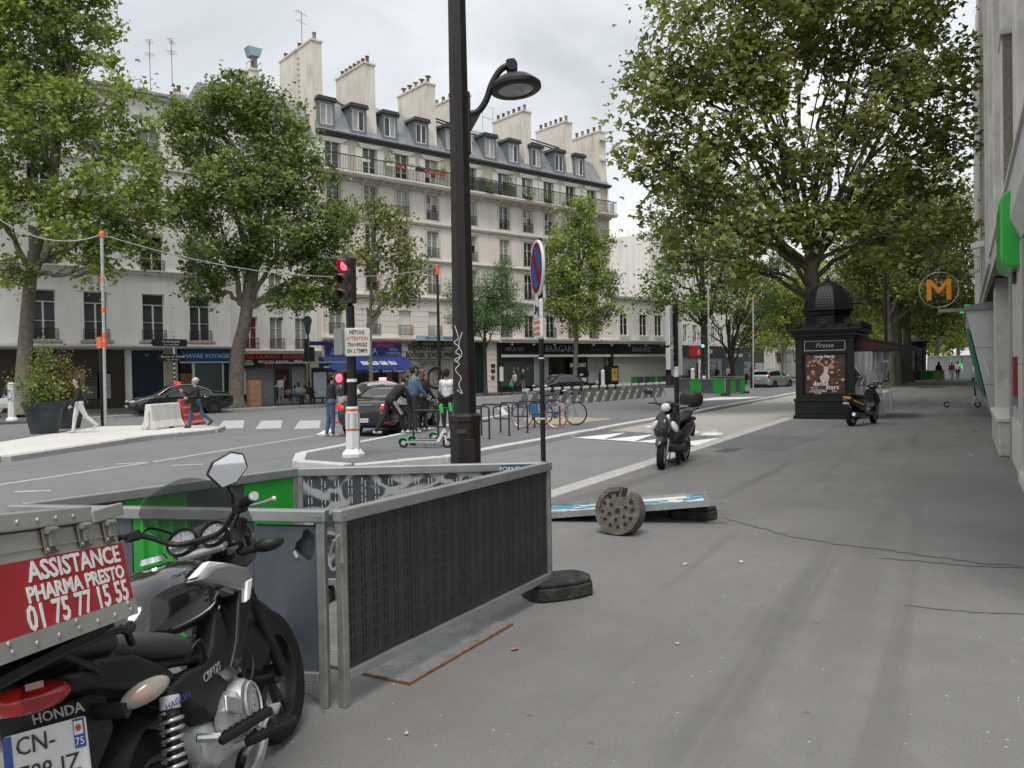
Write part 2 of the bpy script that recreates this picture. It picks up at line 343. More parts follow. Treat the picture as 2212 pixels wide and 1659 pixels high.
# sand pit and steel cover on the island
SAND = mat('loose sand', (.33, .275, .19), .95, var=.3, scale=5, bump=.6, bsc=60)
sp = sheet('sand_patch', [gp(1130, 903, .02), gp(1200, 900, .02), gp(1330, 905, .02), gp(1270, 912, .02), gp(1200, 918, .02), gp(1140, 914, .02)], .026, SAND, isl)
# repairs and cracks in the near pavement
TAR = mat('tar seam', (.112, .109, .105), .8, var=.25, scale=20)
def crack(pts, w, ma=TAR, seed=1, z=.004):
    rnd = random.Random(seed); P = [Vector((p.x, p.y, 0)) for p in spline([gp(x, y) for x, y in pts], 7)]; vs = []; fs = []
    for i, p in enumerate(P):
        d = (P[min(i+1, len(P)-1)]-P[max(i-1, 0)]).normalized(); n = Vector((-d.y, d.x, 0)); ww = w*rnd.uniform(.45, 1.2)*min(1, .15+i/3, .15+(len(P)-1-i)/3); j = n*rnd.uniform(-w, w)*.6
        vs += [p+n*ww/2+j+Vector((0, 0, z)), p-n*ww/2+j+Vector((0, 0, z))]
    fs = [(2*i, 2*i+1, 2*i+3, 2*i+2) for i in range(len(P)-1)]
    return MB().add(vs, fs).build('tar_seam', ma, pave)
TAR2 = mat('faint tyre mark', (.118, .115, .11), .85, var=.2, scale=9)
crack([(1560, 1118), (1640, 1140), (1740, 1165), (1850, 1180), (1960, 1195), (2070, 1210), (2212, 1225)], .05, TAR, 3)
crack([(1890, 1205), (1980, 1212), (2090, 1222), (2230, 1228)], .035, TAR, 4)
crack([(1950, 1308), (2050, 1318), (2140, 1325), (2230, 1328)], .022, TAR, 5)
crack([(625, 1490), (665, 1500), (690, 1520), (700, 1545)], .012, TAR, 12)
crack([(590, 1500), (640, 1520), (660, 1500)], .01, TAR, 13)
rnd = random.Random(4)
sheet('asphalt_repair', [(-4.7, 16.6), (-3.2, 16.2), (-2.9, 19.4), (-4.7, 20.0)], .003, asphalt('repair asphalt', (.115, .118, .122), (.25, .25, .25), (.17, .17, .17), big=.2), pave)
STEEL_C = mat('cast iron cover', (.10, .10, .10), .6, metal=.5, var=.3, scale=30, bump=.5, bsc=90)
for nm, q in (('inspection_cover', [gp(1543, 976), (gp(1578, 977)), gp(1604, 969), gp(1570, 968)]),):
    sheet(nm, q, .004, STEEL_C, pave)
sheet('inspection_cover', [(-2.9, 60), (-1.2, 60), (-1.2, 64), (-2.9, 64)], .004, STEEL_C, pave)
# scraps of paper and dead leaves
SCR = mat('scrap paper', (.40, .39, .37), .9); DLF = mat('dead leaf', (.16, .09, .035), .8, var=.4, scale=20)
for i, (px, py, ma, s) in enumerate([(878, 1587, SCR, .018), (1462, 1392, SCR, .016), (1110, 1404, mat('pink paint spot', (.35, .14, .14), .8), .03), (2090, 905, DLF, .07), (2110, 918, DLF, .06), (2105, 932, DLF, .08), (2070, 935, DLF, .05), (1905, 985, DLF, .04), (2098, 985, SCR, .04), (2128, 960, SCR, .03), (2120, 978, SCR, .03), (1600, 1215, SCR, .03), (1480, 1220, SCR, .03), (1885, 900, DLF, .06)]):
    p = gp(px, py); k = 6; 
    MB().add([(p.x+s*rnd.uniform(.5, 1)*math.cos(a), p.y+s*rnd.uniform(.5, 1.3)*math.sin(a), .006+rnd.uniform(0, .3*s)) for a in [j*2*math.pi/k for j in range(k)]], [tuple(range(k))]).build('litter', ma, pave)
# ------------------------------------------------------------------ buildings across the street
W_CREAM = mat('cream facade plaster', (.80, .73, .675), .85, var=.04, scale=.6, bump=.1, bsc=30, dirt=(.50, .44, .39), dscale=1.3, damt=.45, streak=.12)
W_WHITE = mat('white facade plaster', (.82, .805, .78), .85, var=.05, scale=.5, bump=.1, bsc=30, dirt=(.50, .48, .44), dscale=1.1, damt=.45, streak=.12)
W_WHITE2 = mat('off white facade plaster', (.79, .765, .73), .85, var=.05, scale=.5, dirt=(.45, .42, .38), dscale=1.2, damt=.5, streak=.12)
W_CHIM = mat('chimney render', (.68, .63, .555), .9, var=.08, scale=.8, dirt=(.28, .25, .21), dscale=1.3, damt=.7, streak=.2, bump=.15, bsc=20)
TRIM = mat('facade trim stone', (.66, .61, .56), .85, var=.06, scale=1.5, dirt=(.36, .33, .30), dscale=1.2, damt=.5)
GREYTRIM = mat('grey band stone', (.36, .35, .34), .85, var=.1, scale=2, dirt=(.2, .19, .18), dscale=2, damt=.5)
ZINC = mat('zinc roofing', (.27, .285, .30), .42, metal=.45, var=.16, scale=1.2, dirt=(.13, .14, .15), dscale=1.5, damt=.5)
DORM = mat('dark slate dormer', (.16, .165, .175), .5, var=.12, scale=2)
DORMC = mat('black dormer cap', (.035, .036, .04), .5)
FRAME = mat('white window frame', (.72, .72, .70), .5); FRAMEG = mat('grey window frame', (.42, .42, .42), .5)
GLASS = mat('window glass', (.022, .025, .027), .05, spec=.7); GLASSC = mat('curtained glass', (.30, .305, .30), .12, spec=.7, var=.25, scale=2.5); GLASSR = mat('red curtained glass', (.2, .02, .025), .15, spec=.7)
IRON = mat('black wrought iron', (.018, .018, .02), .55); POT = mat('clay chimney pot', (.17, .095, .07), .85, var=.2, scale=6); POTG = mat('grey chimney pot', (.26, .22, .19), .85, var=.2, scale=6)
SHUT = mat('white louvre shutter', (.80, .80, .78), .7); BLACKP = mat('black shop paint', (.012, .012, .013), .25, coat=.4); SLAT = mat('grey roller shutter', (.25, .265, .27), .5, metal=.3, var=.1, scale=3)
TX_W = mat('white lettering', (.75, .75, .74), .5); TX_G = mat('grey metal lettering', (.38, .37, .36), .4, metal=.3); TX_R = mat('red lettering', (.42, .045, .04), .45); TX_K = mat('black lettering', (.012, .012, .012), .5); TX_Y = mat('olive gold lettering', (.38, .36, .17), .5); TX_B = mat('blue lettering', (.02, .05, .22), .5)
_W = {}
def win_mesh(w, h, rows, top=0):
    k = ('f', round(w, 2), round(h, 2), rows, top)
    if k not in _W:
        b = MB(); t = .055
        b.box(-w/2, w/2, -.03, .03, 0, t).box(-w/2, w/2, -.03, .03, h-t, h).box(-w/2, -w/2+t, -.03, .03, t, h-t).box(w/2-t, w/2, -.03, .03, t, h-t).box(-.045, .045, -.036, .03, t, h-t-top)
        if top: b.box(-w/2+t, w/2-t, -.036, .03, h-t-top, h-top)
        hh = (h-top-2*t)
        for i in range(1, rows):
            z = t+hh*i/rows; b.box(-w/2+t, -.045, -.02, .02, z-.014, z+.014).box(.045, w/2-t, -.02, .02, z-.014, z+.014)
        _W[k] = b.mesh('window', FRAME)
    return _W[k]
def pane_mesh(w, h, ma):
    k = ('p', round(w, 2), round(h, 2), ma.name)
    if k not in _W: _W[k] = MB().box(-w/2, w/2, -.006, .006, 0, h).mesh('pane', ma)
    return _W[k]
def rail_mesh(w, h, dense=.1, fancy=True):
    k = ('r', round(w, 2), round(h, 2), dense, fancy)
    if k not in _W:
        b = MB(); b.box(-w/2, w/2, -.02, .02, h-.035, h).box(-w/2, w/2, -.015, .015, .05, .08); n = max(2, int(w/dense))
        for i in range(n+1):
            x = -w/2+w*i/n; b.box(x-.011, x+.011, -.011, .011, 0, h)
        if fancy:
            for i in range(max(2, int(w/.25))):
                x = -w/2+(i+.5)*w/max(2, int(w/.25))
                b.tube([(x+.085*math.cos(a), -.012, h*.48+.12*math.sin(a)) for a in [j*math.pi/5 for j in range(10)]], .011, 4, closed=True)
        _W[k] = b.mesh('guard_rail', IRON)
    return _W[k]
def window(bld, x, z0, w, h, y=.2, rows=3, glass=GLASS, rail=0, top=0, rnd=None, fancy=True):
    f = link('window', win_mesh(w, h, rows, top), bld, (x, y, z0)); t = .055; hh = (h-top-2*t)/rows; pw = w/2-t-.045
    for i in range(rows):
        for sx in (-1, 1):
            g = glass if not isinstance(glass, (list, tuple)) else glass[(i+(sx > 0)) % len(glass)]
            link('pane', pane_mesh(pw, hh-.02, g), f, (sx*(.045+pw/2), .012, t+hh*i+.01))
    if top: link('pane', pane_mesh(w-2*t, top-t, glass if not isinstance(glass, (list, tuple)) else glass[0]), f, (0, .012, h-top))
    if rail: link('guard_rail', rail_mesh(w+.1, rail, .11, fancy), f, (0, -y-.04, 0))
    return f
def back(b, x0, x1, z0, z1, y0, y1, m=0):     # sides, roof and rear of a block whose front is a wall sheet
    b.quad((x0, y0, z0), (x0, y0, z1), (x0, y1, z1), (x0, y1, z0), m); b.quad((x1, y0, z1), (x1, y0, z0), (x1, y1, z0), (x1, y1, z1), m)
    b.quad((x0, y0, z1), (x1, y0, z1), (x1, y1, z1), (x0, y1, z1), m); b.quad((x1, y1, z0), (x0, y1, z0), (x0, y1, z1), (x1, y1, z1), m)
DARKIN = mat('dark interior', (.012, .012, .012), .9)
GZ = -.03
# ---- the cream apartment block
blk = thing('apartment_building', 'cream six storey apartment block with zinc mansard roof, dormers and long iron balcony', 'building', fac(0), FROT)
rnd = random.Random(11); BW = 28.6
cols = [1.2, 4.1, 6.75, 9.35, 13.0, 16.35, 18.9, 21.3, 23.9, 26.5]
FL = [(4.42, 1.85), (7.55, 2.05), (10.3, 1.95), (13.1, 1.85)]
holes = [(x-.52, x+.52, z, z+h) for z, h in FL for x in cols] + [(x-.55, x+.55, 15.62, 17.62) for x in cols]
shop_holes = [(0.35, 6.1, GZ, 2.9), (6.4, 10.9, GZ, 3.2), (12.2, 14.3, GZ, 4.1), (15.4, 28.5, GZ, 4.0)]
b = MB().wall(0, BW, GZ, 15.5, [h for h in holes+shop_holes if h[3] < 15.5], 0, .32); back(b, 0, BW, GZ, 18.0, 0, 11)
b.build('wall', W_CREAM, blk); MB().wall(0, BW, 15.5, 18.0, [h for h in holes if h[3] > 15.5], 0, .32).build('attic_wall', mat('beige attic wall', (.60, .545, .45), .85, var=.06, scale=1, dirt=(.36, .32, .25), dscale=1.4, damt=.55, streak=.2), blk)
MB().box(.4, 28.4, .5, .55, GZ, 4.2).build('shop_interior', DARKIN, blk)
for zi, (z, h) in enumerate(FL):
    for i, x in enumerate(cols):
        g = rnd.choice([GLASS, GLASS, (GLASS, GLASSC), GLASSC])
        if zi == 0 and i in (2, 3):
            sh = link('shutter', pane_mesh(1.0, h, SHUT), blk, (x, .16, z)); link('guard_rail', rail_mesh(1.2, .75), sh, (0, -.26, 0)); continue
        window(blk, x, z, 1.04, h, .2, 3, g, .72 if zi else .78)
for zi, (z, h) in enumerate(FL[1:]):                   # moulded surrounds
    for x in cols:
        k = ('sur', h)
        if k not in _W: _W[k] = MB().box(-.70, -.53, -.045, .0, 0, h+.14).box(.53, .70, -.045, .0, 0, h+.14).box(-.53, .53, -.045, .0, h+.005, h+.14).box(-.78, .78, -.1, .0, h+.14, h+.2).mesh('surround', TRIM)
        link('surround', _W[k], blk, (x, -.002, z))
for z, p, hh in ((7.05, .22, .22), (9.9, .14, .16), (12.62, .18, .18), (3.98, .35, .2)):   # string courses
    MB().box(-.02, BW+.02, -p, -.001, z, z+hh*.6).box(-.03, BW+.03, -p-.06, -.001, z+hh*.6, z+hh).build('string_course', TRIM, blk)
for i in range(7):                                     # rusticated first floor, block by block
    z = 4.22+.4*i
    xs = [0.02]+[c for x in cols for c in (x-.6, x+.6)]+[BW-.02]
    if z > 6.2: xs = [0.02, BW-.02]
    for a, c in zip(xs[::2], xs[1::2]):
        n = max(1, round((c-a)/1.5)); l = (c-a)/n
        for q in range(n):
            k = ('blk', round(l, 2))
            if k not in _W: _W[k] = MB().box(-l/2+.008, l/2-.008, -.035, 0, .012, .388).mesh('stone_block', W_CREAM)
            link('stone_block', _W[k], blk, (a+l*(q+.5), -.002, z))
# balcony
MB().box(-.05, BW+.35, -.95, -.001, 15.42, 15.56).box(-.05, BW+.28, -.88, -.001, 15.3, 15.42).box(-.02, BW+.1, -.3, -.001, 15.12, 15.3).build('balcony_slab', TRIM, blk)
for x in [q+d for q in cols for d in (-.72, .72)]:
    k = ('con',)
    if k not in _W: _W[k] = MB().prism([(-.001, 14.95), (-.16, 14.98), (-.28, 15.1), (-.62, 15.16), (-.66, 15.295), (-.001, 15.295)], -.09, .09, 'x').mesh('bracket', TRIM)
    link('bracket', _W[k], blk, (x, -.003, 0))
b = MB(); b.box(0, BW+.25, -.89, -.84, 16.58, 16.64).box(0, BW+.25, -.875, -.855, 15.64, 15.66).box(BW+.22, BW+.25, -.85, 0, 16.58, 16.62)
for i in range(int(BW/.125)):
    x = .06+i*.125; b.box(x-.013, x+.013, -.88, -.854, 15.56, 16.58)
for i in range(7): b.box(BW+.226, BW+.244, -.8+i*.12, -.78+i*.12, 15.56, 16.58)
b.build('balcony_rail', IRON, blk)
for x in cols:
    window(blk, x, 15.62, 1.08, 2.0, .2, 3, rnd.choice([GLASS, (GLASS, GLASSC)]))
    k = ('shutter5',)
    if k not in _W:
        q = MB().box(-.27, .27, -.035, 0, 0, 1.85)
        for j in range(17): q.box(-.22, .22, -.045, -.034, .08+j*.103, .15+j*.103)
        _W[k] = q.mesh('shutter', SHUT)
    for sx in (-1, 1): link('shutter', _W[k], blk, (x+sx*.88, -.012, 15.65))
    if ('lin',) not in _W: _W[('lin',)] = MB().box(-.95, .95, -.16, 0, 0, .1).box(-.8, .8, -.1, 0, -.14, 0).mesh('lintel', SHUT)
    link('lintel', _W[('lin',)], blk, (x, -.002, 17.72))
b = MB(); b.box(10.9, 17.0, -.852, -.846, 15.62, 16.5); b.build('privacy_mesh', mat('dark green privacy cloth', (.015, .045, .038), .8, alpha=.55), blk)
# mansard roof with standing seams
MB().box(-.05, BW+.1, -.3, -.001, 17.98, 18.1).box(-.05, BW+.15, -.42, -.001, 18.1, 18.24).build('gutter', DORMC, blk)
MB().prism([(-.25, 18.2), (1.0, 20.3), (4.4, 22.2), (9.5, 22.0), (11, 18.2)], 0, BW, 'x').build('roof', ZINC, blk)
def roof_y(z): return -.25+(z-18.2)*1.25/2.1 if z < 20.3 else 1.0+(z-20.3)*3.4/1.9
b = MB()
for i in range(int(BW/.6)+1):
    x = min(.05+i*.6, BW-.05); b.beam((x, -.25, 18.2), (x, 1.0, 20.3), .03, .05).beam((x, 1.0, 20.3), (x, 4.4, 22.2), .03, .05)
b.build('roof_seams', ZINC, blk)
dx = [0.75, 3.2, 5.75, 8.45, 11.2, 14.95, 17.4, 19.9, 22.5, 24.95]
for i, x in enumerate(dx):
    big = i in (1, 3, 6, 8)
    d = MB().box(-.62, -.48, 0, 2.2, 0, 1.6).box(.48, .62, 0, 2.2, 0, 1.6).box(-.48, .48, 0, 2.2, 1.42, 1.6).box(-.62, .62, 0, .3, -.25, 0).box(-.48, .48, .3, .34, 0, 1.42)
    o = d.build('dormer', DORM, blk, (x, -.12, 18.65))
    MB().prism([(-.78, 1.602), (.78, 1.602), (.66, 1.86), (-.66, 1.86)], -.16, 2.4, 'y').build('dormer_cap', DORMC, o)
    link('window', win_mesh(.92, 1.40, 1), o, (0, .08, .01)); 
    for sx in (-1, 1): link('pane', pane_mesh(.36, 1.27, rnd.choice([GLASSC, GLASS, GLASSC])), o, (sx*.225, .1, .07))
for x, z in ((3.6, 21.2), (7.6, 21.2), (15.0, 21.2), (12.6, 21.0)):
    y = roof_y(z); MB().obox((0, 0, 0), (.8, .9, .09), (math.atan2(1.9, 3.4), 0, 0)).build('skylight', DORMC, blk, (x, y, z+.06)); MB().obox((0, 0, .05), (.6, .7, .02), (math.atan2(1.9, 3.4), 0, 0)).build('skylight_pane', GLASSC, blk, (x, y-.02, z+.07))
def chimney(parent, x, y0, y1, zt, th=.55, pots=6, ma=None, potm=None, zb=18.2, slope=.0, hood=0):
    c = MB().prism([(y0-.1, zb), (y0+.05, zb+2.2), (y0+.05, zt), (y1, zt-slope), (y1, zb)], x-th/2, x+th/2, 'x').box(x-th/2-.07, x+th/2+.07, y0-.03, y1+.07, zt+.002, zt+.13).build('chimney', ma or W_CHIM, parent)
    for i in range(pots):
        y = y0+.35+(y1-y0-.6)*i/max(1, pots-1)
        if hood: q = MB().lathe([(.1, 0), (.1, .42), (.08, .5), (.24, .56), (.22, .6), (0, .68)], 9)
        else: q = MB().lathe([(.15, 0), (.13, .1), (.12, .46), (.15, .5), (.15, .56), (.1, .56), (.1, .4)], 9)
        q.build('chimney_pot', potm or (POT if (i*7+int(x*3)) % 3 else POTG), c, (x, y, zt+.13), smooth=40)
chimney(blk, .25, .1, 5.2, 24.2, .75, 3, zb=16.5); chimney(blk, 4.35, .15, 4.4, 23.6, .85, 7); chimney(blk, 9.55, .15, 4.1, 23.3, .85, 5, hood=1); chimney(blk, 12.9, .15, 4.4, 23.2, .85, 5); chimney(blk, 19.2, .15, 4.2, 23.1, .85, 6)
chimney(blk, 24.0, .15, 4.0, 23.1, .85, 6); chimney(blk, 28.15, .05, 3.6, 23.0, .8, 5); chimney(blk, 6.6, 4.6, 6.2, 22.9, .6, 3); chimney(blk, 16.5, 4.4, 7.0, 22.9, .5, 4); chimney(blk, 21.0, 4.6, 5.6, 22.8, .5, 1)
MB().box(27.72, 28.62, -.1, .04, 20.4, 20.62).box(27.66, 28.68, -.16, .04, 22.2, 22.5).build('chimney_moulding', TRIM, blk)
for x0, y0, z0, x1 in ((9.9, 1.4, 21.4, 12.6), (19.6, 1.0, 21.3, 23.6)): MB().tube([(x0, y0, z0), (x1, y0, z0-.25)], .06, 6).tube([(x0, y0+.5, z0), (x1, y0+.5, z0-.25)], .06, 6).build('roof_brace', IRON, blk)
MB().tube([(28.45, -.12, 18.0), (28.45, -.12, 16.2), (28.5, -.2, 15.9), (28.52, -.1, 14.6), (28.52, -.1, 4.2)], .07, 8).build('drainpipe', W_CREAM, blk)
MB().tube([(.12, -.1, 17.9), (.12, -.1, 3.9)], .06, 8).tube([(-.35, -.1, 17.0), (-.35, -.1, 3.9)], .06, 8).build('drainpipe', W_WHITE2, blk)
for i in range(13): MB().box(-.15, .15, -.02, .02, 0, .02).build('rung', IRON, blk, (-.16, 2.1, 19+i*.38), (0, 0, R(90)))
def aerial(parent, x, y, z, h, n=5, rot=0):
    b = MB().tube([(0, 0, 0), (0, 0, h)], .02, 5).tube([(-.5, 0, h-.1), (.6, 0, h-.1)], .014, 4)
    for i in range(n): b.tube([(-.45+.22*i, -.22, h-.1), (-.45+.22*i, .22, h-.1)], .01, 4)
    b.tube([(-.4, 0, h*.72), (.5, 0, h*.72)], .012, 4)
    for i in range(n-1): b.tube([(-.35+.22*i, -.3, h*.72), (-.35+.22*i, .3, h*.72)], .009, 4)
    return b.build('aerial', IRON, parent, (x, y, z), (0, 0, rot))
aerial(blk, .2, 2.2, 24.3, 2.6, 2, R(20)); aerial(blk, 11.6, 3.5, 22.2, 3.0, 6, R(80))
MB().tube([(17.5, 4, 22.2), (17.5, 4, 24.4), (18.8, 4.2, 24.4), (18.8, 4.2, 22.2)], .03, 5).tube([(17.5, 4, 23.4), (18.8, 4.2, 23.4)], .03, 5).build('roof_ladder_rail', FRAMEG, blk)
# shops of the cream block
MB().box(.25, 6.15, -.35, -.006, 2.92, 3.9).build('sign_board', mat('deep blue sign', (.012, .028, .115), .35, var=.25, scale=2), blk)
MB().box(.2, 6.2, -.36, -.34, 3.86, 3.93).box(.2, 6.2, -.36, -.34, 2.9, 2.95).build('sign_trim', TX_R, blk)
for s, x, z, sz, ma in (('LES', 1.15, 3.62, .34, TX_R), ('JAPONAIS', 4.75, 3.62, .34, TX_R), ('SUSHI', 1.0, 3.35, .3, TX_W), ('SASHIMI', 1.0, 3.08, .28, TX_W), ('GRILL', 5.5, 3.36, .3, TX_W), ('TEMPURA', 5.45, 3.08, .28, TX_W), ('ADA', 3.5, 3.24, .62, TX_W)):
    txt(s, sz, mat('sky blue lettering', (.2, .36, .55), .5) if ma is TX_W else ma, blk, (x, -.356, z))
AWN = mat('royal blue awning cloth', (.008, .028, .145), .7, var=.08, scale=1.5)
aw = thing('shop_awning', 'royal blue cloth awning with white characters over the sushi restaurant', 'awning', fac(0, .4), FROT)
MB().prism([(.28, 2.86), (-.02, 2.86), (-1.75, 1.95), (-1.75, 1.72), (-1.70, 1.72), (-1.70, 1.93), (0, 2.80), (.28, 2.80)], -.25, 6.4, 'x').build('canopy', AWN, aw)
for x in (-.25, 6.38): MB().prism([(.28, 2.84), (-.02, 2.84), (-1.74, 1.94), (-1.74, 1.72), (.28, 1.72)], x, x+.02, 'x').build('canopy_side', AWN, aw)
asl = math.atan2(.91, 1.73)
for i, ch in enumerate('日本料理'):
    x = 2.6+i*.72; y, z = -.95, 2.3715
    f = MB().obox((0, 0, 0), (.52, .03, .52)).build('character_tile', TX_W, aw, (x, y-.01, z+.02), (-(R(90)-asl), 0, 0)); txt(ch, .46, AWN, f, (0, -.02, 0), ext=.003)
for s, x in (('Grill', 1.05), ('Sushi', 2.9), ('Sashimi', 3.85), ('Tempura', 4.75), ('Yaki Tori', 5.7)): txt(s, .24, TX_W, aw, (x, -1.757, 1.83))
txt('RESTAURANT', .17, TX_W, aw, (-.256, -.75, 2.15), (R(90), 0, R(-90)))
b = MB().box(.36, 6.1, .05, .1, GZ, 2.9); b.build('shop_glazing', GLASS, blk)
for x in (.5, 1.9, 3.3, 4.7, 5.9): MB().box(x-.05, x+.05, .0, .06, GZ, 2.88).build('glazing_bar', mat('dark red shop frame', (.12, .02, .02), .4), blk)
MB().box(5.0, 5.5, -.08, -.02, .1, 1.9).build('menu_board', mat('pink menu poster', (.6, .2, .33), .6, var=.5, scale=14), blk)
MB().box(6.9, 7.4, -.02, .04, .7, 1.3).build('notice', TX_W, blk)
# closed jewellery shop
STAINW = mat('stained white board', (.52, .5, .46), .7, var=.15, scale=2, dirt=(.16, .13, .1), dscale=2.2, damt=.8)
MB().box(6.3, 11.4, -.14, -.006, 3.25, 3.86).build('sign_board', STAINW, blk); MB().box(6.3, 11.6, -.1, -.006, 2.68, 3.23).build('sign_board', STAINW, blk)
MB().box(7.3, 12.2, -.95, -.5, 4.02, 4.38).build('sign_board', mat('pale blue sign box', (.42, .5, .58), .5, var=.1, scale=3), blk); MB().box(7.1, 12.0, -.7, -.3, 3.6, 3.98).build('sign_board', mat('dark olive sign box', (.03, .032, .025), .4), blk)
txt('BIJOUTERIE', .27, TX_B, blk, (8.55, -.96, 4.2)); txt('FABRICANT  OR 18K', .27, TX_B, blk, (10.75, -.96, 4.2)); txt('BIJOUX  DES  ANTILLAIS', .3, TX_Y, blk, (9.4, -.71, 3.79)); txt('BIJOUTERIE', .62, TX_K, blk, (8.4, -.152, 3.52), bold=.015); txt('BIJOUX  JOCELYNE', .5, TX_K, blk, (8.8, -.112, 2.95), bold=.015)
def shutter(parent, x0, x1, z0, z1, y, ma):
    b = MB(); n = int((z1-z0)/.12)
    for i in range(n):
        z = z0+(z1-z0)*i/n; b.prism([(y, z), (y-.025, z+.02), (y-.025, z+.085), (y, z+.118)], x0, x1, 'x')
    b.box(x0, x1, y, y+.03, z0, z1); return b.build('roller_shutter', ma, parent)
GRAF = mat('graffiti roller shutter', (.40, .39, .36), .6, var=.2, scale=1.2, dirt=(.05, .05, .045), dscale=.9, damt=.9)
shutter(blk, 6.42, 10.85, GZ, 2.65, -.02, GRAF)
GRB = mat('dark green spray paint', (.02, .035, .028), .7)
def stroke(parent, pts, r, ma, name='graffiti'):   # flat sprayed line on a wall that faces -y
    P = spline([(x, 0, z) for x, z in pts], 5); vs = []
    for i, p in enumerate(P):
        d = (P[min(i+1, len(P)-1)]-P[max(i-1, 0)]).normalized(); n = Vector((-d.z, 0, d.x))*r; vs += [p+n, p-n]
    return MB().add(vs, [(2*i, 2*i+1, 2*i+3, 2*i+2) for i in range(len(P)-1)]).build(name, ma, parent)
g1 = stroke(blk, [(7.3, .4), (7.3, 1.2), (7.3, 2.0)], .12, GRB); g2 = stroke(blk, [(8.2, 2.0), (7.4, 1.2), (8.3, .5)], .1, GRB); g3 = stroke(blk, [(9.2, 2.0), (8.7, 1.6), (8.8, .7), (9.6, .5), (10.0, 1.2), (9.7, 1.9), (9.2, 2.0)], .09, GRB)
for g in (g1, g2, g3): g.location.y = -.052
txt('FOR', .3, TX_R, blk, (9.4, -.055, 1.75)); txt('CRATH', .4, mat('brown spray paint', (.16, .1, .06), .7), blk, (8.6, -.055, 2.35), shear=.2)
# green carriage door
DGRN = mat('dark green door paint', (.008, .028, .024), .35, coat=.3)
dr = MB().box(12.25, 14.25, .12, .2, GZ, 4.05).build('carriage_door', DGRN, blk)
for x in (12.75, 13.75):
    for z0, z1 in ((.25, .95), (1.1, 2.1), (2.25, 2.8)): MB().box(x-.36, x+.36, .08, .119, z0, z1).build('door_panel', DGRN, dr, bevel=.02)
MB().box(12.3, 14.2, .05, .119, 2.95, 3.05).box(12.3, 14.2, .05, .119, 3.75, 3.85).build('door_rail', DGRN, dr)
for i in range(9): link('stone_block', MB().box(-.42, .42, -.06, 0, .01, .41).mesh('stone_block', W_CREAM) if ('sb',) not in _W else _W[('sb',)], blk, (14.82, -.002, GZ+.02+.43*i))
for z, ma, h in ((1.95, mat('bronze plate', (.06, .04, .03), .4), .3), (1.55, mat('bronze plate', (.06, .04, .03)), .28)): MB().box(14.65, 15.05, -.085, -.064, z, z+h).build('name_plate', ma, blk)
MB().lathe([(.001, .0), (.2, 0), (.2, .012), (.001, .012)], 20, (14.82, -.064, 1.15), Euler((R(90), 0, 0)).to_matrix()).build('no_parking_disc', mat('dull purple disc', (.16, .05, .12), .5), blk)
# ---- long black clothing shop front
shp = thing('clothing_shop', 'long black clothing shop front with grey capital letters and wide display windows', 'shop front', fac(15.3, .02), FROT)
def sx_(s): return s-15.3
MB().box(0, 21.6, -.55, -.02, 3.95, 4.15).box(0, 21.6, -.62, -.02, 4.15, 4.28).build('canopy_edge', mat('pale canopy edge', (.6, .59, .56), .6, dirt=(.35, .33, .3), dscale=2), shp)
MB().box(0, 21.4, -.22, -.02, 3.0, 3.95).build('fascia', BLACKP, shp)
MB().box(0.25, 13.0, -.3, -.02, 2.78, 2.99).box(13.4, 21.2, -.3, -.02, 2.78, 2.99).build('lintel', mat('pale lintel', (.62, .61, .58), .5), shp)
for q in ((0, .25, -.25, 0, GZ, 3.0), (13.0, 13.4, -.25, 0, GZ, 3.0), (21.1, 21.6, -.25, 0, GZ, 3.0), (.25, 13.0, -.2, 0, GZ, .44)): MB().box(*q).build('pilaster', BLACKP, shp)
txt('DEPUIS 1933', .42, TX_G, shp, (1.7, -.226, 3.42), sx=.85); txt('BRAGARD', .78, TX_G, shp, (6.9, -.23, 3.45), ext=.02, sp=1.05); txt('BRAGARD.COM', .34, mat('dim lettering', (.09, .09, .09), .5), shp, (11.6, -.226, 3.4), sx=.85)
txt('BRAGARD', .72, TX_G, shp, (17.3, -.23, 3.45), ext=.02, sx=.8); txt('BRAGARD', .5, TX_W, shp, (9.0, -.13, 2.05), sx=.85)
SG = mat('shop display glass', (.20, .24, .23), .04, spec=.7, alpha=.16)
for xa, xb in ((.5, 3.9), (4.0, 5.6), (11.2, 12.9), (13.45, 15.9), (15.95, 18.4), (18.45, 21.0)): MB().box(xa, xb, -.12, -.1, .45, 2.77).build('display_glass', SG, shp)
for xa, xb, ya in ((4.0, 5.6, 0), (10.6, 12.8, .4), (.26, .49, 0)): MB().box(xa, xb, ya, ya+.05, .45, 2.77).build('display_panel', mat('frosted display panel', (.55, .60, .59), .5), shp)
MB().box(8.0, 10.2, -.11, -.05, .5, 2.77).build('display_panel', BLACKP, shp); MB().box(7.9, 10.0, -.14, -.12, .62, .95).build('notice_strip', TX_W, shp); MB().box(9.2, 9.6, -.14, -.12, 1.15, 1.3).build('notice_strip', TX_W, shp)
MB().box(5.7, 7.9, .3, .34, GZ, 2.77).build('entrance_door', mat('brown glazed door', (.045, .035, .03), .2, spec=.7), shp); MB().box(6.3, 7.0, .24, .29, .1, 2.3).build('door_leaf', GLASS, shp)
MB().box(13.45, 21.0, 1.2, 1.25, GZ, 2.9).build('shop_interior', mat('lit shop interior', (.30, .33, .32), .8, var=.6, scale=1.6), shp); MB().box(.3, 13, .9, .95, GZ, 2.9).build('shop_interior', mat('dim shop interior', (.03, .035, .035), .8, var=.5, scale=2), shp)  # inside brightness is put into the two back sheet colours, without lamps
MB().box(13.45, 21.0, .2, .9, GZ, .55).build('display_shelf', mat('white shelf', (.5, .5, .5), .5), shp)
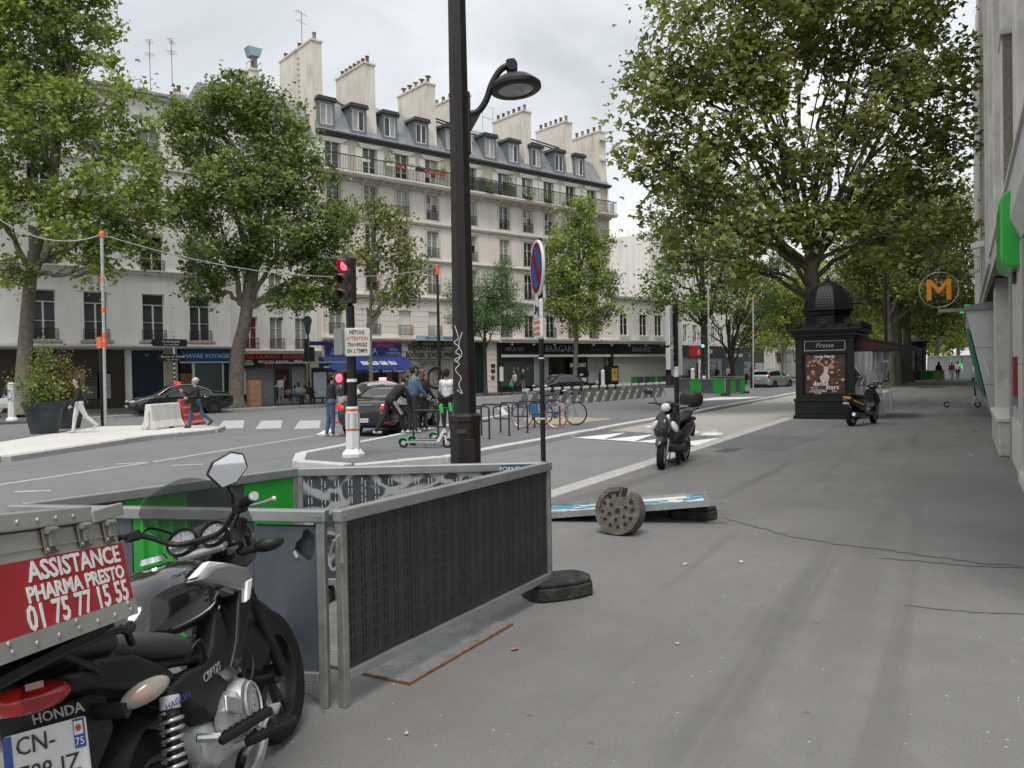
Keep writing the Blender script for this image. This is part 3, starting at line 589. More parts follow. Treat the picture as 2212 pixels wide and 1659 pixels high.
for i in range(9): MB().box(-.07, .07, -.1, .1, 0, .14).build('spot_lamp', FRAMEG, shp, (1.2+i*2.35, -.45, 3.75))
DUMW = mat('white dummy plastic', (.62, .62, .6), .5); SUIT = mat('black suit cloth', (.014, .015, .018), .8)
def mannequin(x, dark=SUIT, z=.45, lb='white headed shop dummy in a dark suit beside the jewellery end of the clothing shop'):
    t = thing('mannequin', lb, 'mannequin', fac(15.3+x, -.28, z), FROT, 'dummies in the clothing shop window')
    MB().lathe([(.0, 0), (.13, .01), (.13, .04), (.1, .06), (.1, .45), (.15, .62), (.14, .8), (.2, 1.02), (.2, 1.12), (.06, 1.2), (.05, 1.22)], 10, sx=1, sy=.65).build('suit', dark, t, smooth=50)
    MB().lathe([(.045, 1.2), (.045, 1.27), (.085, 1.36), (.08, 1.47), (.0, 1.52)], 10).build('head', DUMW, t, smooth=50)
    for s in (-1, 1): MB().tube([(s*.19, 0, 1.1), (s*.25, 0, .85), (s*.22, -.06, .62)], [.055, .048, .035], 7).build('sleeve', dark, t, smooth=50)
for x in (.85, 2.0, 2.45, 3.5): mannequin(x)
mannequin(10.45, lb='dark suited shop dummy next to the black lettered panel')
CHEF = mat('white chef jacket', (.55, .55, .54), .8)
for x in (13.8, 16.4, 18.9): mannequin(x, CHEF, lb='shop dummy in white chef jacket behind the far display windows')
for i in range(16): MB().box(-.16, .16, 0, .2, 0, .3).build('folded_stock', [CHEF, SUIT, mat('green stock', (.08, .2, .12), .7), mat('red stock', (.25, .06, .05), .7)][i % 4], shp, (14.6+.42*i, .5, .56+.72*(i % 3)))
# ---- low white building at the end of the shop row
low = thing('low_building', 'low two storey white building above the far end of the black shop front', 'building', fac(28.62), FROT)
hl = [(x-.55, x+.55, 4.75, 6.75) for x in (1.9, 4.6, 6.8, 9.0)]
b = MB().wall(0, 10.4, GZ, 8.1, hl, 0, .25); back(b, 0, 10.4, GZ, 8.1, 0, 9); b.build('wall', W_WHITE2, low)
for x in (1.9, 4.6, 6.8, 9.0): window(low, x, 4.75, 1.1, 2.0, .15, 2, mat('brown tinted glass', (.035, .02, .016), .1)); MB().box(x-.7, x+.7, -.12, -.001, 4.6, 4.74).build('sill', TRIM, low)
MB().box(-.1, 10.5, -.2, 9, 8.1, 8.32).build('roof_edge', GREYTRIM, low)
# ---- large blank white block behind
mod = thing('office_block', 'tall blank white modern block with barred dark vents rising behind the shop row', 'building', at(1405, 840, 101)*1.0, R(62))
mod.location.z = 0
b = MB().box(-7.5, 26, 0, 20, 0, 17.6).box(-7.6, 26, -.15, 20.1, 17.6, 18.9); b.build('wall', W_WHITE, mod)
MB().box(-7.5, 26, -.12, -.004, 11.6, 11.75).box(-7.5, 26, -.12, -.004, 8.3, 8.42).build('band', TRIM, mod)
for z in (10.2, 6.9):
    for x in (-5.2, 3.5, 10.5):
        v = MB().box(x-1.5, x+1.5, -.05, -.004, z, z+1.25).build('vent', mat('dark grille', (.08, .08, .08), .6), mod)
        for i in range(8): MB().box(-.04, .04, -.03, 0, 0, 1.25).build('vent_bar', FRAMEG, v, (x-1.4+.4*i, -.055, z))
# ---- restaurant building
bod = thing('restaurant_building', 'narrow off white apartment house above the red lettered restaurant', 'building', fac(-6.1), FROT)
cb = [1.25, 3.0, 4.75]; FB = [(3.38, 2.08), (6.35, 1.9), (9.3, 1.9), (12.2, 1.8), (15.0, 1.7)]
b = MB().wall(0, 6.1, GZ, 17.6, [(x-.45, x+.45, z, z+h) for z, h in FB for x in cb]+[(.3, 5.5, GZ, 2.3)], .05, .25); back(b, 0, 6.1, GZ, 17.6, .05, 11); b.build('wall', W_WHITE2, bod)
for zi, (z, h) in enumerate(FB):
    for i, x in enumerate(cb): window(bod, x, z, .9, h, .2, 3, GLASSR if (zi == 0 and i == 0) else rnd.choice([GLASSC, GLASS]), .7 if zi < 3 else 0); MB().box(x-.55, x+.55, -.06, .048, z-.1, z-.004).build('sill', TRIM, bod)
MB().box(0, 6.1, -.16, .048, 3.08, 3.24).box(-.02, 6.12, -.22, .048, 3.24, 3.3).build('string_course', TRIM, bod)
MB().box(.75, 4.85, -.12, .048, 2.3, 3.07).build('sign_board', BLACKP, bod); MB().box(.6, 4.95, -.16, .048, 2.22, 2.3).build('sign_edge', BLACKP, bod)
txt('RESTAURANT  BODRUM', .42, TX_R, bod, (2.85, -.126, 2.9), sx=.87, bold=.01); txt('GRILL', .2, TX_W, bod, (1.05, -.126, 2.6)); txt('KEBAB', .2, TX_W, bod, (1.05, -.126, 2.42)); txt('SPECIALITES  TURQUES', .22, TX_W, bod, (2.65, -.126, 2.55), sx=.9); txt('HALAL', .2, TX_W, bod, (4.4, -.126, 2.6)); txt('RESTAURANT', .2, TX_R, bod, (2.7, -.166, 2.29))
shutter(bod, .9, 4.9, GZ, 2.25, 0.1, SLAT); MB().box(.45, .85, -.02, .045, .5, 2.1).build('menu_board', mat('white menu with print', (.55, .55, .55), .6, var=.5, scale=26), bod); MB().box(5.05, 6.0, -.08, .045, GZ, 2.7).build('pier', mat('ochre pier', (.42, .35, .26), .8, var=.1, scale=2), bod); MB().box(4.92, 5.04, -.1, .045, .2, 2.4).build('painted_post', mat('yellow post', (.5, .33, .03), .6), bod)
MB().prism([(-.1, 17.6), (1.5, 20.0), (5, 21.5), (11, 20)], 0, 6.1, 'x').build('roof', ZINC, bod)
chimney(bod, 3.4, 3.5, 7.5, 22.6, .6, 2, zb=17)
# ---- white building on the left
lf = thing('white_building', 'wide plain white apartment house with tall dark windows and brown shop front', 'building', fac(-34), FROT)
cl = [.9+3.0*i for i in range(5)]+[17.6, 20.2, 23.3, 26.0]; FLW = [(3.86, 2.75), (8.0, 2.05), (11.3, 2.0), (14.4, 1.9)]
cl = [x for x in cl if x > 1]
b = MB().wall(0, 27.9, GZ, 18.3, [(x-.62, x+.62, z, z+h) for z, h in FLW for x in cl]+[(13.8, 21.6, GZ, 3.3), (22.0, 23.8, GZ, 3.3), (24.6, 27.8, GZ, 3.4)], 0, .3); back(b, 0, 27.9, GZ, 18.3, 0, 12); b.build('wall', W_WHITE, lf)
for zi, (z, h) in enumerate(FLW):
    for x in cl:
        window(lf, x, z, 1.24, h, .22, 2 if zi == 0 else 3, rnd.choice([GLASS, GLASSC, GLASS]) if zi else (mat('grey reflecting glass', (.07, .08, .08), .1, var=.5, scale=1.5)), .62, .62 if zi == 0 else 0)
        if zi == 0: MB().box(x-.85, x+.85, -.14, -.001, 3.72, 3.85).build('sill', GREYTRIM, lf)
MB().box(-.1, 27.95, -.7, -.001, 3.36, 3.42).prism([(-.72, 3.42), (-.72, 3.5), (-.001, 3.68), (-.001, 3.42)], -.1, 27.95, 'x').build('canopy', GREYTRIM, lf); MB().box(0, 27.9, -.14, -.001, 7.72, 7.9).box(0, 27.9, -.2, -.001, 7.9, 7.96).build('string_course', TRIM, lf); MB().box(0, 27.9, -.12, -.001, 14.0, 14.15).box(0, 27.9, -.3, -.001, 18.05, 18.25).build('string_course', TRIM, lf)
MB().prism([(-.45, 18.25), (-.45, 18.4), (6, 20.2), (12, 18.3)], 0, 27.9, 'x').build('roof', ZINC, lf); chimney(lf, 26.8, 5, 8.5, 20.4, .6, 5, zb=18); aerial(lf, 26.6, 6, 21.3, 3.0, 5, R(60)); aerial(lf, 25.2, 6, 20.5, 3.4, 4, R(70))
BRN = mat('brown shop panelling', (.040, .031, .027), .5, var=.2, scale=2)
MB().box(13.8, 21.6, -.1, .0, 2.05, 3.3).box(13.8, 16.0, -.08, 0, GZ, 2.05).box(20.9, 21.6, -.08, 0, GZ, 2.05).box(16.0, 20.9, -.08, 0, GZ, .55).build('shop_fascia', BRN, lf)
MB().box(16.0, 18.3, .06, .1, .55, 2.04).box(18.4, 20.2, .06, .1, .55, 2.04).build('shop_glass', GLASS, lf); MB().box(18.4, 20.15, .03, .055, .55, 1.3).build('frosted_band', mat('frosted sea green film', (.10, .125, .115), .5), lf)
for i in range(6):
    stroke(lf, [(17.6+.32*j, 1.36+.085*i+.03*(-1)**j) for j in range(9)], .014, mat('frosted sea green film', (.1, .12, .11))).location.y = .052
MB().box(16.1, 17.9, .03, .055, 1.25, 2.0).build('window_poster', mat('dark orange poster', (.12, .05, .02), .5, var=.9, scale=2.2), lf); MB().box(20.3, 20.85, -.09, -.081, .55, 1.95).build('whitewashed_panel', mat('whitewashed panel', (.33, .33, .3), .7, var=.15, scale=5), lf)
NAVY = mat('navy door paint', (.012, .022, .035), .4); dr = MB().box(22.0, 23.8, .1, .16, GZ, 3.3).build('entrance_door', NAVY, lf)
MB().box(22.1, 23.7, .05, .099, 2.2, 2.3).box(22.25, 22.8, .06, .099, 2.45, 2.75).box(23.0, 23.55, .06, .099, 2.45, 2.75).box(22.3, 22.85, .06, .099, .2, 1.9).box(23.0, 23.5, .06, .099, .2, 1.9).build('door_panel', NAVY, dr); txt('61', .2, TX_W, dr, (22.9, .09, 3.02))
MB().box(23.82, 24.55, -.08, -.001, GZ, 3.3).build('stone_pier', mat('ochre pier', (.42, .35, .26)), lf)
MB().box(24.7, 27.8, -.12, 0, 2.6, 3.32).build('sign_board', mat('bright blue sign', (.012, .10, .27), .4), lf); MB().box(24.7, 27.8, -.14, 0, 2.52, 2.6).build('sign_edge', TX_W, lf)
txt('HAVAS VOYAGES', .36, TX_W, lf, (26.35, -.126, 2.94), sx=1.05, bold=.008); MB().box(25.6, 27.25, .03, .06, .45, 2.5).build('shop_glass', mat('green tinted shop glass', (.10, .13, .12), .08, spec=.8), lf); MB().box(25.42, 25.58, -.05, .06, GZ, 2.5).box(27.26, 27.34, -.05, .06, GZ, 2.5).box(24.7, 27.34, -.05, .06, .2, .44).build('shop_frame', FRAME, lf); MB().box(24.72, 25.4, .0, .06, GZ, 1.9).build('boarded_door', mat('plywood board', (.22, .115, .055), .8, var=.1, scale=3), lf); MB().box(24.75, 25.35, .0, .05, 1.95, 2.5).build('shop_glass', GLASS, lf); MB().box(27.36, 27.8, -.02, .06, GZ, 2.5).build('dark_door', NAVY, lf)
# ---- metal vent duct on the roofs
vd = thing('roof_duct', 'pale blue metal ventilation duct on a white steel frame above the roofs', 'duct', at(548, 150, 60), FROT)
MB().prism([(-.35, .9), (.35, .9), (.55, 1.55), (-.55, 1.55)], -.4, .4, 'y').build('cowl', mat('pale blue duct', (.24, .34, .37), .6, var=.15, scale=2), vd); MB().box(-.2, .2, -.2, .2, -.9, .9).build('shaft', mat('grey duct', (.2, .22, .23), .6), vd)
for x in (-.4, .45):
    MB().tube([(x, -.4, -.9), (x, -.4, .5), (x, .4, .5), (x, .4, -.9)], .04, 6).build('frame_rail', FRAME, vd)
MB().box(-.7, .7, -.5, .5, -1.1, -.9).box(-.5, .5, -.4, .4, -3, -1.1).build('platform', DORMC, vd)
# ---- houses farther up the avenue
FARX = at(1450, 830, 84); 
f1 = thing('shop_building', 'pale apartment house with dark blue ground floor shops farther up the avenue', 'building', (FARX.x-2.2, FARX.y, 0), R(80))
def far_block(t, L, Hh, y0, wallm, cols_, floors, gm, rows=3, w=1.0):
    b = MB().wall(0, L, GZ, Hh, [(x-w/2, x+w/2, z, z+h) for z, h in floors for x in cols_], 0, .2); back(b, 0, L, GZ, Hh, 0, 10); b.build('wall', wallm, t)
    for z, h in floors:
        for x in cols_: window(t, x, z, w, h, .12, rows, gm)
far_block(f1, 34, 16, 0, W_WHITE2, [5.5+2.4*i for i in range(12)], [(4.6, 2.0), (7.9, 2.0), (11, 1.9)], (GLASS, GLASSC))
NB = mat('navy shop fascia', (.018, .024, .036), .4); 
MB().box(0, 3.4, -.1, -.002, GZ, 3.3).build('ochre_front', mat('ochre pier', (.42, .35, .26)), f1); MB().box(4.0, 6.4, -.1, -.002, GZ, 3.5).build('arched_window', mat('dark arched window', (.04, .045, .05), .3), f1); MB().tube([(4.4, -.12, GZ), (4.4, -.12, 2.4), (4.8, -.12, 3.0), (5.2, -.12, 3.2), (5.6, -.12, 3.0), (6.0, -.12, 2.4), (6.0, -.12, GZ)], .07, 6).build('arch_frame', FRAME, f1); MB().box(5.17, 5.23, -.14, -.1, GZ, 3.2).box(4.4, 6.0, -.14, -.1, 2.3, 2.38).box(4.4, 6.0, -.14, -.1, 1.2, 1.26).build('glazing_bar', FRAME, f1)
MB().box(6.6, 17, -.3, -.002, 2.9, 4.2).build('fascia', NB, f1); MB().box(8.2, 11.4, -.33, -.301, 2.95, 4.15).build('red_sign', mat('red shop sign', (.45, .015, .03), .4), f1); txt('IS', .8, TX_W, f1, (10.5, -.34, 3.4)); MB().box(12.6, 14.2, -.312, -.301, 3.3, 3.75).build('sign_plate', mat('grey lettering', (.4, .4, .42), .5), f1)
MB().box(6.6, 17, -.2, -.002, 2.2, 2.9).box(6.6, 7.4, -.2, -.002, GZ, 2.2).box(11.2, 12.0, -.2, -.002, GZ, 2.2).box(15.8, 17, -.2, -.002, GZ, 2.2).build('grey_surround', mat('mid grey surround', (.2, .215, .225), .6), f1); MB().box(7.4, 15.8, -.1, -.002, GZ, 2.2).build('shop_glass', GLASS, f1); MB().box(10.6, 11.15, -.26, -.201, .3, 2.6).build('banner', TX_W, f1)
MB().box(17.0, 30, -.25, -.002, GZ, 4.1).build('shop_front', mat('slate blue shop front', (.028, .036, .048), .4), f1); MB().box(18.2, 23, -.262, -.251, 2.9, 3.3).build('sign_plate', mat('grey lettering', (.4, .4, .42)), f1); MB().box(23.5, 25.5, -.27, -.251, GZ, 2.3).build('door_frame', mat('mid grey surround', (.2, .215, .225)), f1); MB().box(23.9, 25.1, -.28, -.271, GZ, 2.0).build('door', GLASS, f1); MB().box(26.5, 29.8, -.27, -.251, .5, 2.1).build('shop_glass', GLASSC, f1)
f2 = thing('shop_building', 'pale stone building with white posters in its ground floor windows beyond the slate blue shop', 'building', (FARX.x-2.2+34*math.cos(R(80))+.1, FARX.y+34.2*math.sin(R(80)), 0), R(84))
far_block(f2, 40, 17, 0, W_WHITE, [1.6+2.7*i for i in range(14)], [(4.6, 2.0), (7.9, 2.0), (11, 1.9)], (GLASS, GLASSC)); MB().box(0, 40, -.4, -.002, 3.7, 3.95).build('canopy', TRIM, f2)
for i in range(6): MB().box(1.0+4*i, 3.6+4*i, -.1, -.002, 2.2, 3.4).build('shop_glass', GLASS, f2); MB().box(1.2+4*i, 3.0+4*i, -.1, -.002, .2, 1.9).build('poster', TX_W, f2)
# ------------------------------------------------------------------ trees
def leaf_mat(name, ramp, tr=.34):
    ma = bpy.data.materials.new(name); ma.use_nodes = True; t = ma.node_tree; b = t.nodes['Principled BSDF']; nn = t.nodes.new; ln = t.links.new
    g = nn('ShaderNodeNewGeometry'); rp = nn('ShaderNodeValToRGB'); e = rp.color_ramp.elements
    e[0].position = 0; e[0].color = (*ramp[0], 1); e[1].position = 1; e[1].color = (*ramp[-1], 1)
    for i, c in enumerate(ramp[1:-1]): q = e.new((i+1)/(len(ramp)-1)); q.color = (*c, 1)
    tcn = nn('ShaderNodeTexCoord'); no = nn('ShaderNodeTexNoise'); no.inputs['Scale'].default_value = .55; no.inputs['Detail'].default_value = 3; ln(tcn.outputs['Object'], no.inputs['Vector'])
    ad = nn('ShaderNodeMath'); ad.operation = 'MULTIPLY_ADD'; ad.inputs[1].default_value = .62; ln(g.outputs['Random Per Island'], ad.inputs[0])
    mr = nn('ShaderNodeMapRange'); mr.inputs[1].default_value = .35; mr.inputs[2].default_value = .65; mr.inputs[3].default_value = 0; mr.inputs[4].default_value = .38; ln(no.outputs['Fac'], mr.inputs[0]); ln(mr.outputs[0], ad.inputs[2])
    ln(ad.outputs[0], rp.inputs[0]); ln(rp.outputs[0], b.inputs['Base Color']); b.inputs['Roughness'].default_value = .45; b.inputs['Specular IOR Level'].default_value = .4
    tl = nn('ShaderNodeBsdfTranslucent'); hs = nn('ShaderNodeHueSaturation'); hs.inputs['Value'].default_value = 1.7; hs.inputs['Hue'].default_value = .485; ln(rp.outputs[0], hs.inputs['Color']); ln(hs.outputs[0], tl.inputs['Color'])
    mx = nn('ShaderNodeMixShader'); mx.inputs[0].default_value = tr; ln(b.outputs[0], mx.inputs[1]); ln(tl.outputs[0], mx.inputs[2]); ln(mx.outputs[0], t.nodes['Material Output'].inputs['Surface'])
    return ma
L_PLANE = leaf_mat('plane tree leaves', [(.036, .062, .014), (.105, .165, .03), (.185, .26, .05), (.29, .365, .08), (.42, .46, .12)])  # wide plane leaf ramps also paint in the crown's shadow and highlight tones
L_PLANE2 = leaf_mat('blue green plane leaves', [(.03, .056, .017), (.08, .128, .034), (.14, .205, .052), (.22, .29, .075), (.31, .36, .1)])
L_OLIVE = leaf_mat('olive plane leaves', [(.036, .056, .014), (.09, .128, .028), (.16, .205, .045), (.235, .265, .065), (.30, .24, .085)], .3)
L_YEL = leaf_mat('yellow green leaves', [(0.093, 0.147, 0.022), (0.171, 0.240, 0.034), (0.248, 0.310, 0.046), (0.326, 0.364, 0.070), (0.403, 0.388, 0.093)], .35)
L_DARK = leaf_mat('deep green leaves', [(0.022, 0.053, 0.019), (0.037, 0.087, 0.031), (0.056, 0.124, 0.043), (0.085, 0.171, 0.062)], .3)
L_FINE = leaf_mat('fine grey green leaves', [(0.046, 0.109, 0.040), (0.078, 0.163, 0.062), (0.116, 0.217, 0.085), (0.155, 0.279, 0.116)], .3)
def bark(name, a, c, d):
    ma = mat(name, a, .9, var=.35, scale=5, bump=.6, bsc=14, dirt=c, dscale=3.2, damt=.85); return ma
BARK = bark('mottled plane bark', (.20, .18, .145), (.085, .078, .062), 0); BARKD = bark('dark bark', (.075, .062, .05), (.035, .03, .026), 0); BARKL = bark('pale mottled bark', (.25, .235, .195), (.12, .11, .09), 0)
BARKK = bark('shaded plane bark', (.105, .09, .07), (.05, .044, .036), 0)  # darker copy of plane bark, crown shade put into its colour
LEAF8 = np.array([(0, 0), (.34, .02), (.52, .40), (.20, .46), (0, 1.0), (-.20, .46), (-.52, .40), (-.34, .02)], float)
LEAF4 = np.array([(0, 0), (.42, .42), (0, 1.0), (-.42, .42)], float)
LEAFN = np.array([(0, 0), (.16, .5), (0, 1.0), (-.16, .5)], float)
def leaf_mesh(name, P, size, ma, rs, shape, up=.55):
    n = len(P); k = len(shape)
    nr = rs.normal(size=(n, 3)); nr[:, 2] = np.abs(nr[:, 2])+up; nr /= np.linalg.norm(nr, axis=1, keepdims=True)
    a = rs.normal(size=(n, 3)); a[:, 2] -= .5; a -= nr*np.sum(a*nr, 1, keepdims=True); a /= np.linalg.norm(a, axis=1, keepdims=True); b = np.cross(nr, a)
    sz = size*rs.uniform(.45, 1.35, size=(n, 1, 1))
    bend = (shape[:, 0]**2)*.5
    V = P[:, None, :] + sz*(shape[None, :, 0, None]*b[:, None, :] + shape[None, :, 1, None]*a[:, None, :] - bend[None, :, None]*nr[:, None, :])
    me = bpy.data.meshes.new(name); me.vertices.add(n*k); me.vertices.foreach_set('co', V.astype(np.float32).ravel())
    me.loops.add(n*k); me.loops.foreach_set('vertex_index', np.arange(n*k, dtype=np.int32)); me.polygons.add(n)
    me.polygons.foreach_set('loop_start', np.arange(0, n*k, k, dtype=np.int32)); me.polygons.foreach_set('loop_total', np.full(n, k, np.int32))
    me.materials.append(ma); me.update(calc_edges=True); return me
def tree(name, label, trunk, r0, blobs, ncl, per, leaf, seed, lm, bm=BARK, group=None, shape=LEAF8, spread=.42, limbs_from=.55, twig=.022, shell=2.4, cat='tree'):
    """trunk: world points from the ground up; blobs: (centre, (rx, ry, rz)) crown lobes in world space"""
    rs = np.random.RandomState(seed); rd = random.Random(seed)
    base = Vector(trunk[0]); root = thing(name, label, cat, base, 0, group)
    T = spline([Vector(p)-base for p in trunk], 5); nT = len(T); tb = MB()
    rad = [r0*(1.35 if i == 0 else 1)*(1-.55*i/(nT-1)) for i in range(nT)]
    tb.tube(T, rad, 10)
    limbs = []
    for c, r in blobs:
        c = Vector(c)-base; i0 = int(nT*limbs_from+rd.random()*(nT*(1-limbs_from)-1)); i0 = min(i0, nT-1)
        # start where the trunk is below the lobe
        s = T[i0]
        if s.z > c.z-.3: s = T[max(1, int(nT*.45))]
        d = c-s; mid = s+d*.45+Vector((rd.uniform(-.3, .3), rd.uniform(-.3, .3), d.length*.10*(1 if d.z > .5 else -.3)))
        pts = spline([s-d*.02, mid, c], 6)
        pts = [p+Vector((rd.uniform(-1, 1), rd.uniform(-1, 1), rd.uniform(-1, 1)))*(.05+.012*d.length)*(0 < i < len(pts)-1) for i, p in enumerate(pts)]
        rr = max(.05, r0*(.42 if len(blobs) < 18 else .25))
        tb.tube(pts, [rr*(1-.72*i/(len(pts)-1)) for i in range(len(pts))], 7); limbs.append(pts)
        for _ in range(4):                             # side branches
            p = pts[rd.randint(3, len(pts)-2)]; q = c+Vector((rd.uniform(-1, 1)*r[0], rd.uniform(-1, 1)*r[1], rd.uniform(-.5, 1)*r[2]))*.8
            pp = spline([p, (p+q)/2+Vector((0, 0, .15*(q-p).length)), q], 4); tb.tube(pp, [rr*.32*(1-.75*i/(len(pp)-1)) for i in range(len(pp))], 5); limbs.append(pp)
    LP = np.array([tuple(p) for l in limbs for p in l[2:]]); vol = np.array([r[0]*r[1]*r[2] for c, r in blobs])**.75; vol = vol/vol.sum()
    CC = []
    for (c, r), w in zip(blobs, vol):
        k = max(3, int(ncl*w)); d = rs.normal(size=(k, 3)); d /= np.linalg.norm(d, axis=1, keepdims=True); d *= rs.uniform(.12, 1.08, size=(k, 1))**(1/shell)
        CC.append(np.array(Vector(c)-base)+d*np.array(r))
    CC = np.concatenate(CC)
    for q in CC:
        j = np.argmin(((LP-q)**2).sum(1)); p = LP[j]
        m_ = (p+q)/2+np.array([rd.uniform(-.12, .12), rd.uniform(-.12, .12), -.06]); tb.tube([p, m_, q], [twig, twig*.75, twig*.4], 3, caps=False)
    tb.build('trunk', bm, root, smooth=60)
    sd = spread*rs.uniform(.6, 1.35, size=(len(CC), 1, 1)); G = rs.normal(size=(len(CC), per, 3))*sd*np.array([1, 1, .72])
    keep = rs.uniform(size=(len(CC), per)) < rs.uniform(.45, 1, size=(len(CC), 1))
    P = (CC[:, None, :]+G)[keep]
    link('crown', leaf_mesh('crown', P, leaf, lm, rs, shape), root)
    return root
def lob(px, py, d, rx, rz, ry=None): return (at(px, py, d), (rx, ry or rx, rz))
k1 = fac(-18.6, 6.6, -.03)
tree('plane_tree', 'mottled plane tree leaning over the leafy planters by the brown shop front', [k1, at(58, 700, 38.2), at(72, 560, 37.7), at(112, 410, 37.3), at(130, 220, 37.1)], .36,
     [lob(30, 90, 37.1, 2.6, 2.2), lob(150, 60, 37.6, 2.2, 2.4), lob(235, 230, 37.1, 1.9, 2.4), lob(60, 260, 36.0, 2.6, 2.0), lob(-60, 150, 37.1, 3, 3), lob(290, 330, 36.6, 1.3, 1.9), lob(250, 420, 36.0, 2.2, 1.5), lob(70, 440, 36.0, 2.2, 1.2), lob(-70, 400, 36.0, 2.2, 2), lob(170, 520, 35.5, 1.9, .9), lob(285, 520, 36.4, 1.3, 1.1), lob(15, 590, 36.0, 1.2, .8), lob(215, 590, 35.8, .8, .9), lob(150, -60, 37.6, 2.6, 2), lob(30, -80, 37.1, 2.6, 2), lob(340, 470, 36.0, .7, .9)], 800, 64, .22, 21, L_PLANE, spread=.35)
k2 = fac(-8.53, 6.8, -.03)
tree('plane_tree', 'big dense plane tree rising beside the red lettered restaurant', [k2, at(513, 770, 43.5), at(530, 690, 43.3), at(545, 560, 43.3), at(560, 430, 43.3), at(560, 300, 43.3)], .42,
     [lob(500, 230, 43.3, 1.9, 1.9), lob(590, 270, 43.8, 2.0, 1.9), lob(430, 300, 43.3, 1.7, 2.0), lob(650, 370, 43.3, 1.8, 1.7), lob(540, 400, 42.2, 2.6, 2.0), lob(420, 450, 42.8, 1.5, 1.7), lob(690, 500, 43.3, 1.7, 1.5), lob(600, 520, 42.2, 2.1, 1.4), lob(470, 550, 42.2, 1.8, 1.3), lob(700, 600, 43.3, 1.5, 1.2), lob(640, 640, 42.8, 1.7, .8), lob(440, 620, 42.8, 1.1, .8), lob(730, 460, 43.3, 1.0, 1.0), lob(390, 250, 43.8, .7, 1.0), lob(730, 640, 43.3, .8, .7)], 740, 60, .21, 22, L_PLANE2, spread=.35)
k3 = fac(.33, 6.0, -.03)
tree('young_plane_tree', 'thin sparse young plane tree before the blue sushi restaurant', [k3, at(800, 760, 49.6), at(800, 690, 49.6), at(803, 600, 49.6), at(806, 500, 49.6)], .14,
     [lob(795, 460, 49.6, 1.3, 1.0), lob(840, 480, 49.4, 1.4, 1.2), lob(880, 540, 49.4, 1.2, 1.0), lob(820, 560, 49.4, 1.5, 1.0), lob(770, 540, 49.4, .9, .9), lob(890, 610, 49.2, 1.2, .9), lob(850, 640, 49.2, 1.6, .8), lob(900, 580, 49.4, .8, .8)], 230, 24, .21, 23, L_OLIVE, BARKL, spread=.33, twig=.016, limbs_from=.4)
k4 = fac(9.79, 5.5, -.03)
tree('locust_tree', 'small feathery green tree by the dark green carriage door', [k4, at(1048, 780, 56.3), at(1047, 715, 56.3), at(1050, 660, 56.3)], .15,
     [lob(1030, 650, 55.8, 1.5, 1.1), lob(1075, 620, 56.3, 1.5, 1.3), lob(1100, 680, 56.1, 1.2, 1.2), lob(1010, 690, 55.8, 1.3, .9), lob(1060, 690, 55.6, 1.7, .9), lob(1085, 575, 56.3, .6, .6), lob(985, 630, 55.8, .8, .9), lob(1125, 690, 55.8, .5, .7)], 420, 80, .17, 24, L_FINE, BARKD, shape=LEAFN, spread=.32, twig=.014)
k5 = fac(18.5, 5.5, -.03)
tree('plane_tree', 'bright green oval plane tree in front of the black clothing shop', [k5, at(1244, 760, 61.7), at(1246, 690, 61.7), at(1250, 600, 61.7), at(1252, 500, 61.7)], .19,
     [lob(1255, 460, 61.7, 1.5, 1.4), lob(1235, 520, 61.7, 2.0, 1.6), lob(1280, 530, 61.7, 1.6, 1.5), lob(1250, 590, 61.2, 2.7, 1.6), lob(1215, 610, 61.7, 1.5, 1.5), lob(1300, 620, 61.7, 1.4, 1.4), lob(1250, 660, 61.2, 2.7, 1.2), lob(1200, 670, 61.7, 1.3, .8), lob(1315, 680, 61.7, 1.0, .7), lob(1260, 700, 61.2, 1.8, .6), lob(1185, 540, 61.7, .6, .7)], 330, 60, .21, 25, L_PLANE, BARKL, spread=.34, limbs_from=.45)
# the great plane behind the newspaper kiosk
kk = Vector((-4.25, 31, 0))
tree('plane_tree', 'great spreading olive green plane tree forking just behind the black newspaper kiosk', [kk, at(1762, 700, 29.4), at(1758, 640, 29.4), at(1752, 585, 29.4), at(1750, 540, 29.5)], .43,
     [lob(1480, 130, 29, 2.0, 1.8), lob(1640, 60, 29.5, 2.4, 1.9), lob(1800, 40, 30, 2.4, 2.0), lob(1930, 80, 30, 2.0, 1.8), lob(2030, 160, 29.5, 1.5, 1.2), lob(1430, 230, 28.5, 1.5, 1.4), lob(1560, 250, 28.5, 1.9, 1.5), lob(1400, 360, 28.5, 1.3, 1.0), lob(1520, 390, 28.5, 1.8, 1.0), lob(1900, 250, 29, 2.2, 1.4), lob(2040, 300, 29.5, 1.5, 1.1), lob(1980, 400, 29, 1.9, 1.1), lob(1830, 430, 28.5, 1.5, .9), lob(1460, 470, 28.5, 1.2, .7), lob(1590, 480, 28, 1.5, .8), lob(1700, 480, 28.5, 1.5, .8), lob(1550, -60, 30, 2.5, 1.6), lob(1750, -90, 30.5, 3, 1.8), lob(1950, -60, 30, 2.5, 1.8), lob(1900, 520, 28, 1.3, .8), lob(1640, 580, 28.5, 1.2, .6),  lob(1690, 330, 28.5, 1.3, .9), lob(1790, 360, 29.5, 1.3, .8), lob(1640, 190, 29, 1.6, 1.2), lob(2010, 500, 29, 1.4, .9), lob(1500, 560, 28.5, .9, .6), lob(1960, 180, 29, 1.6, 1.2)], 720, 58, .24, 26, L_OLIVE, BARKK, spread=.38, limbs_from=.6, twig=.024)
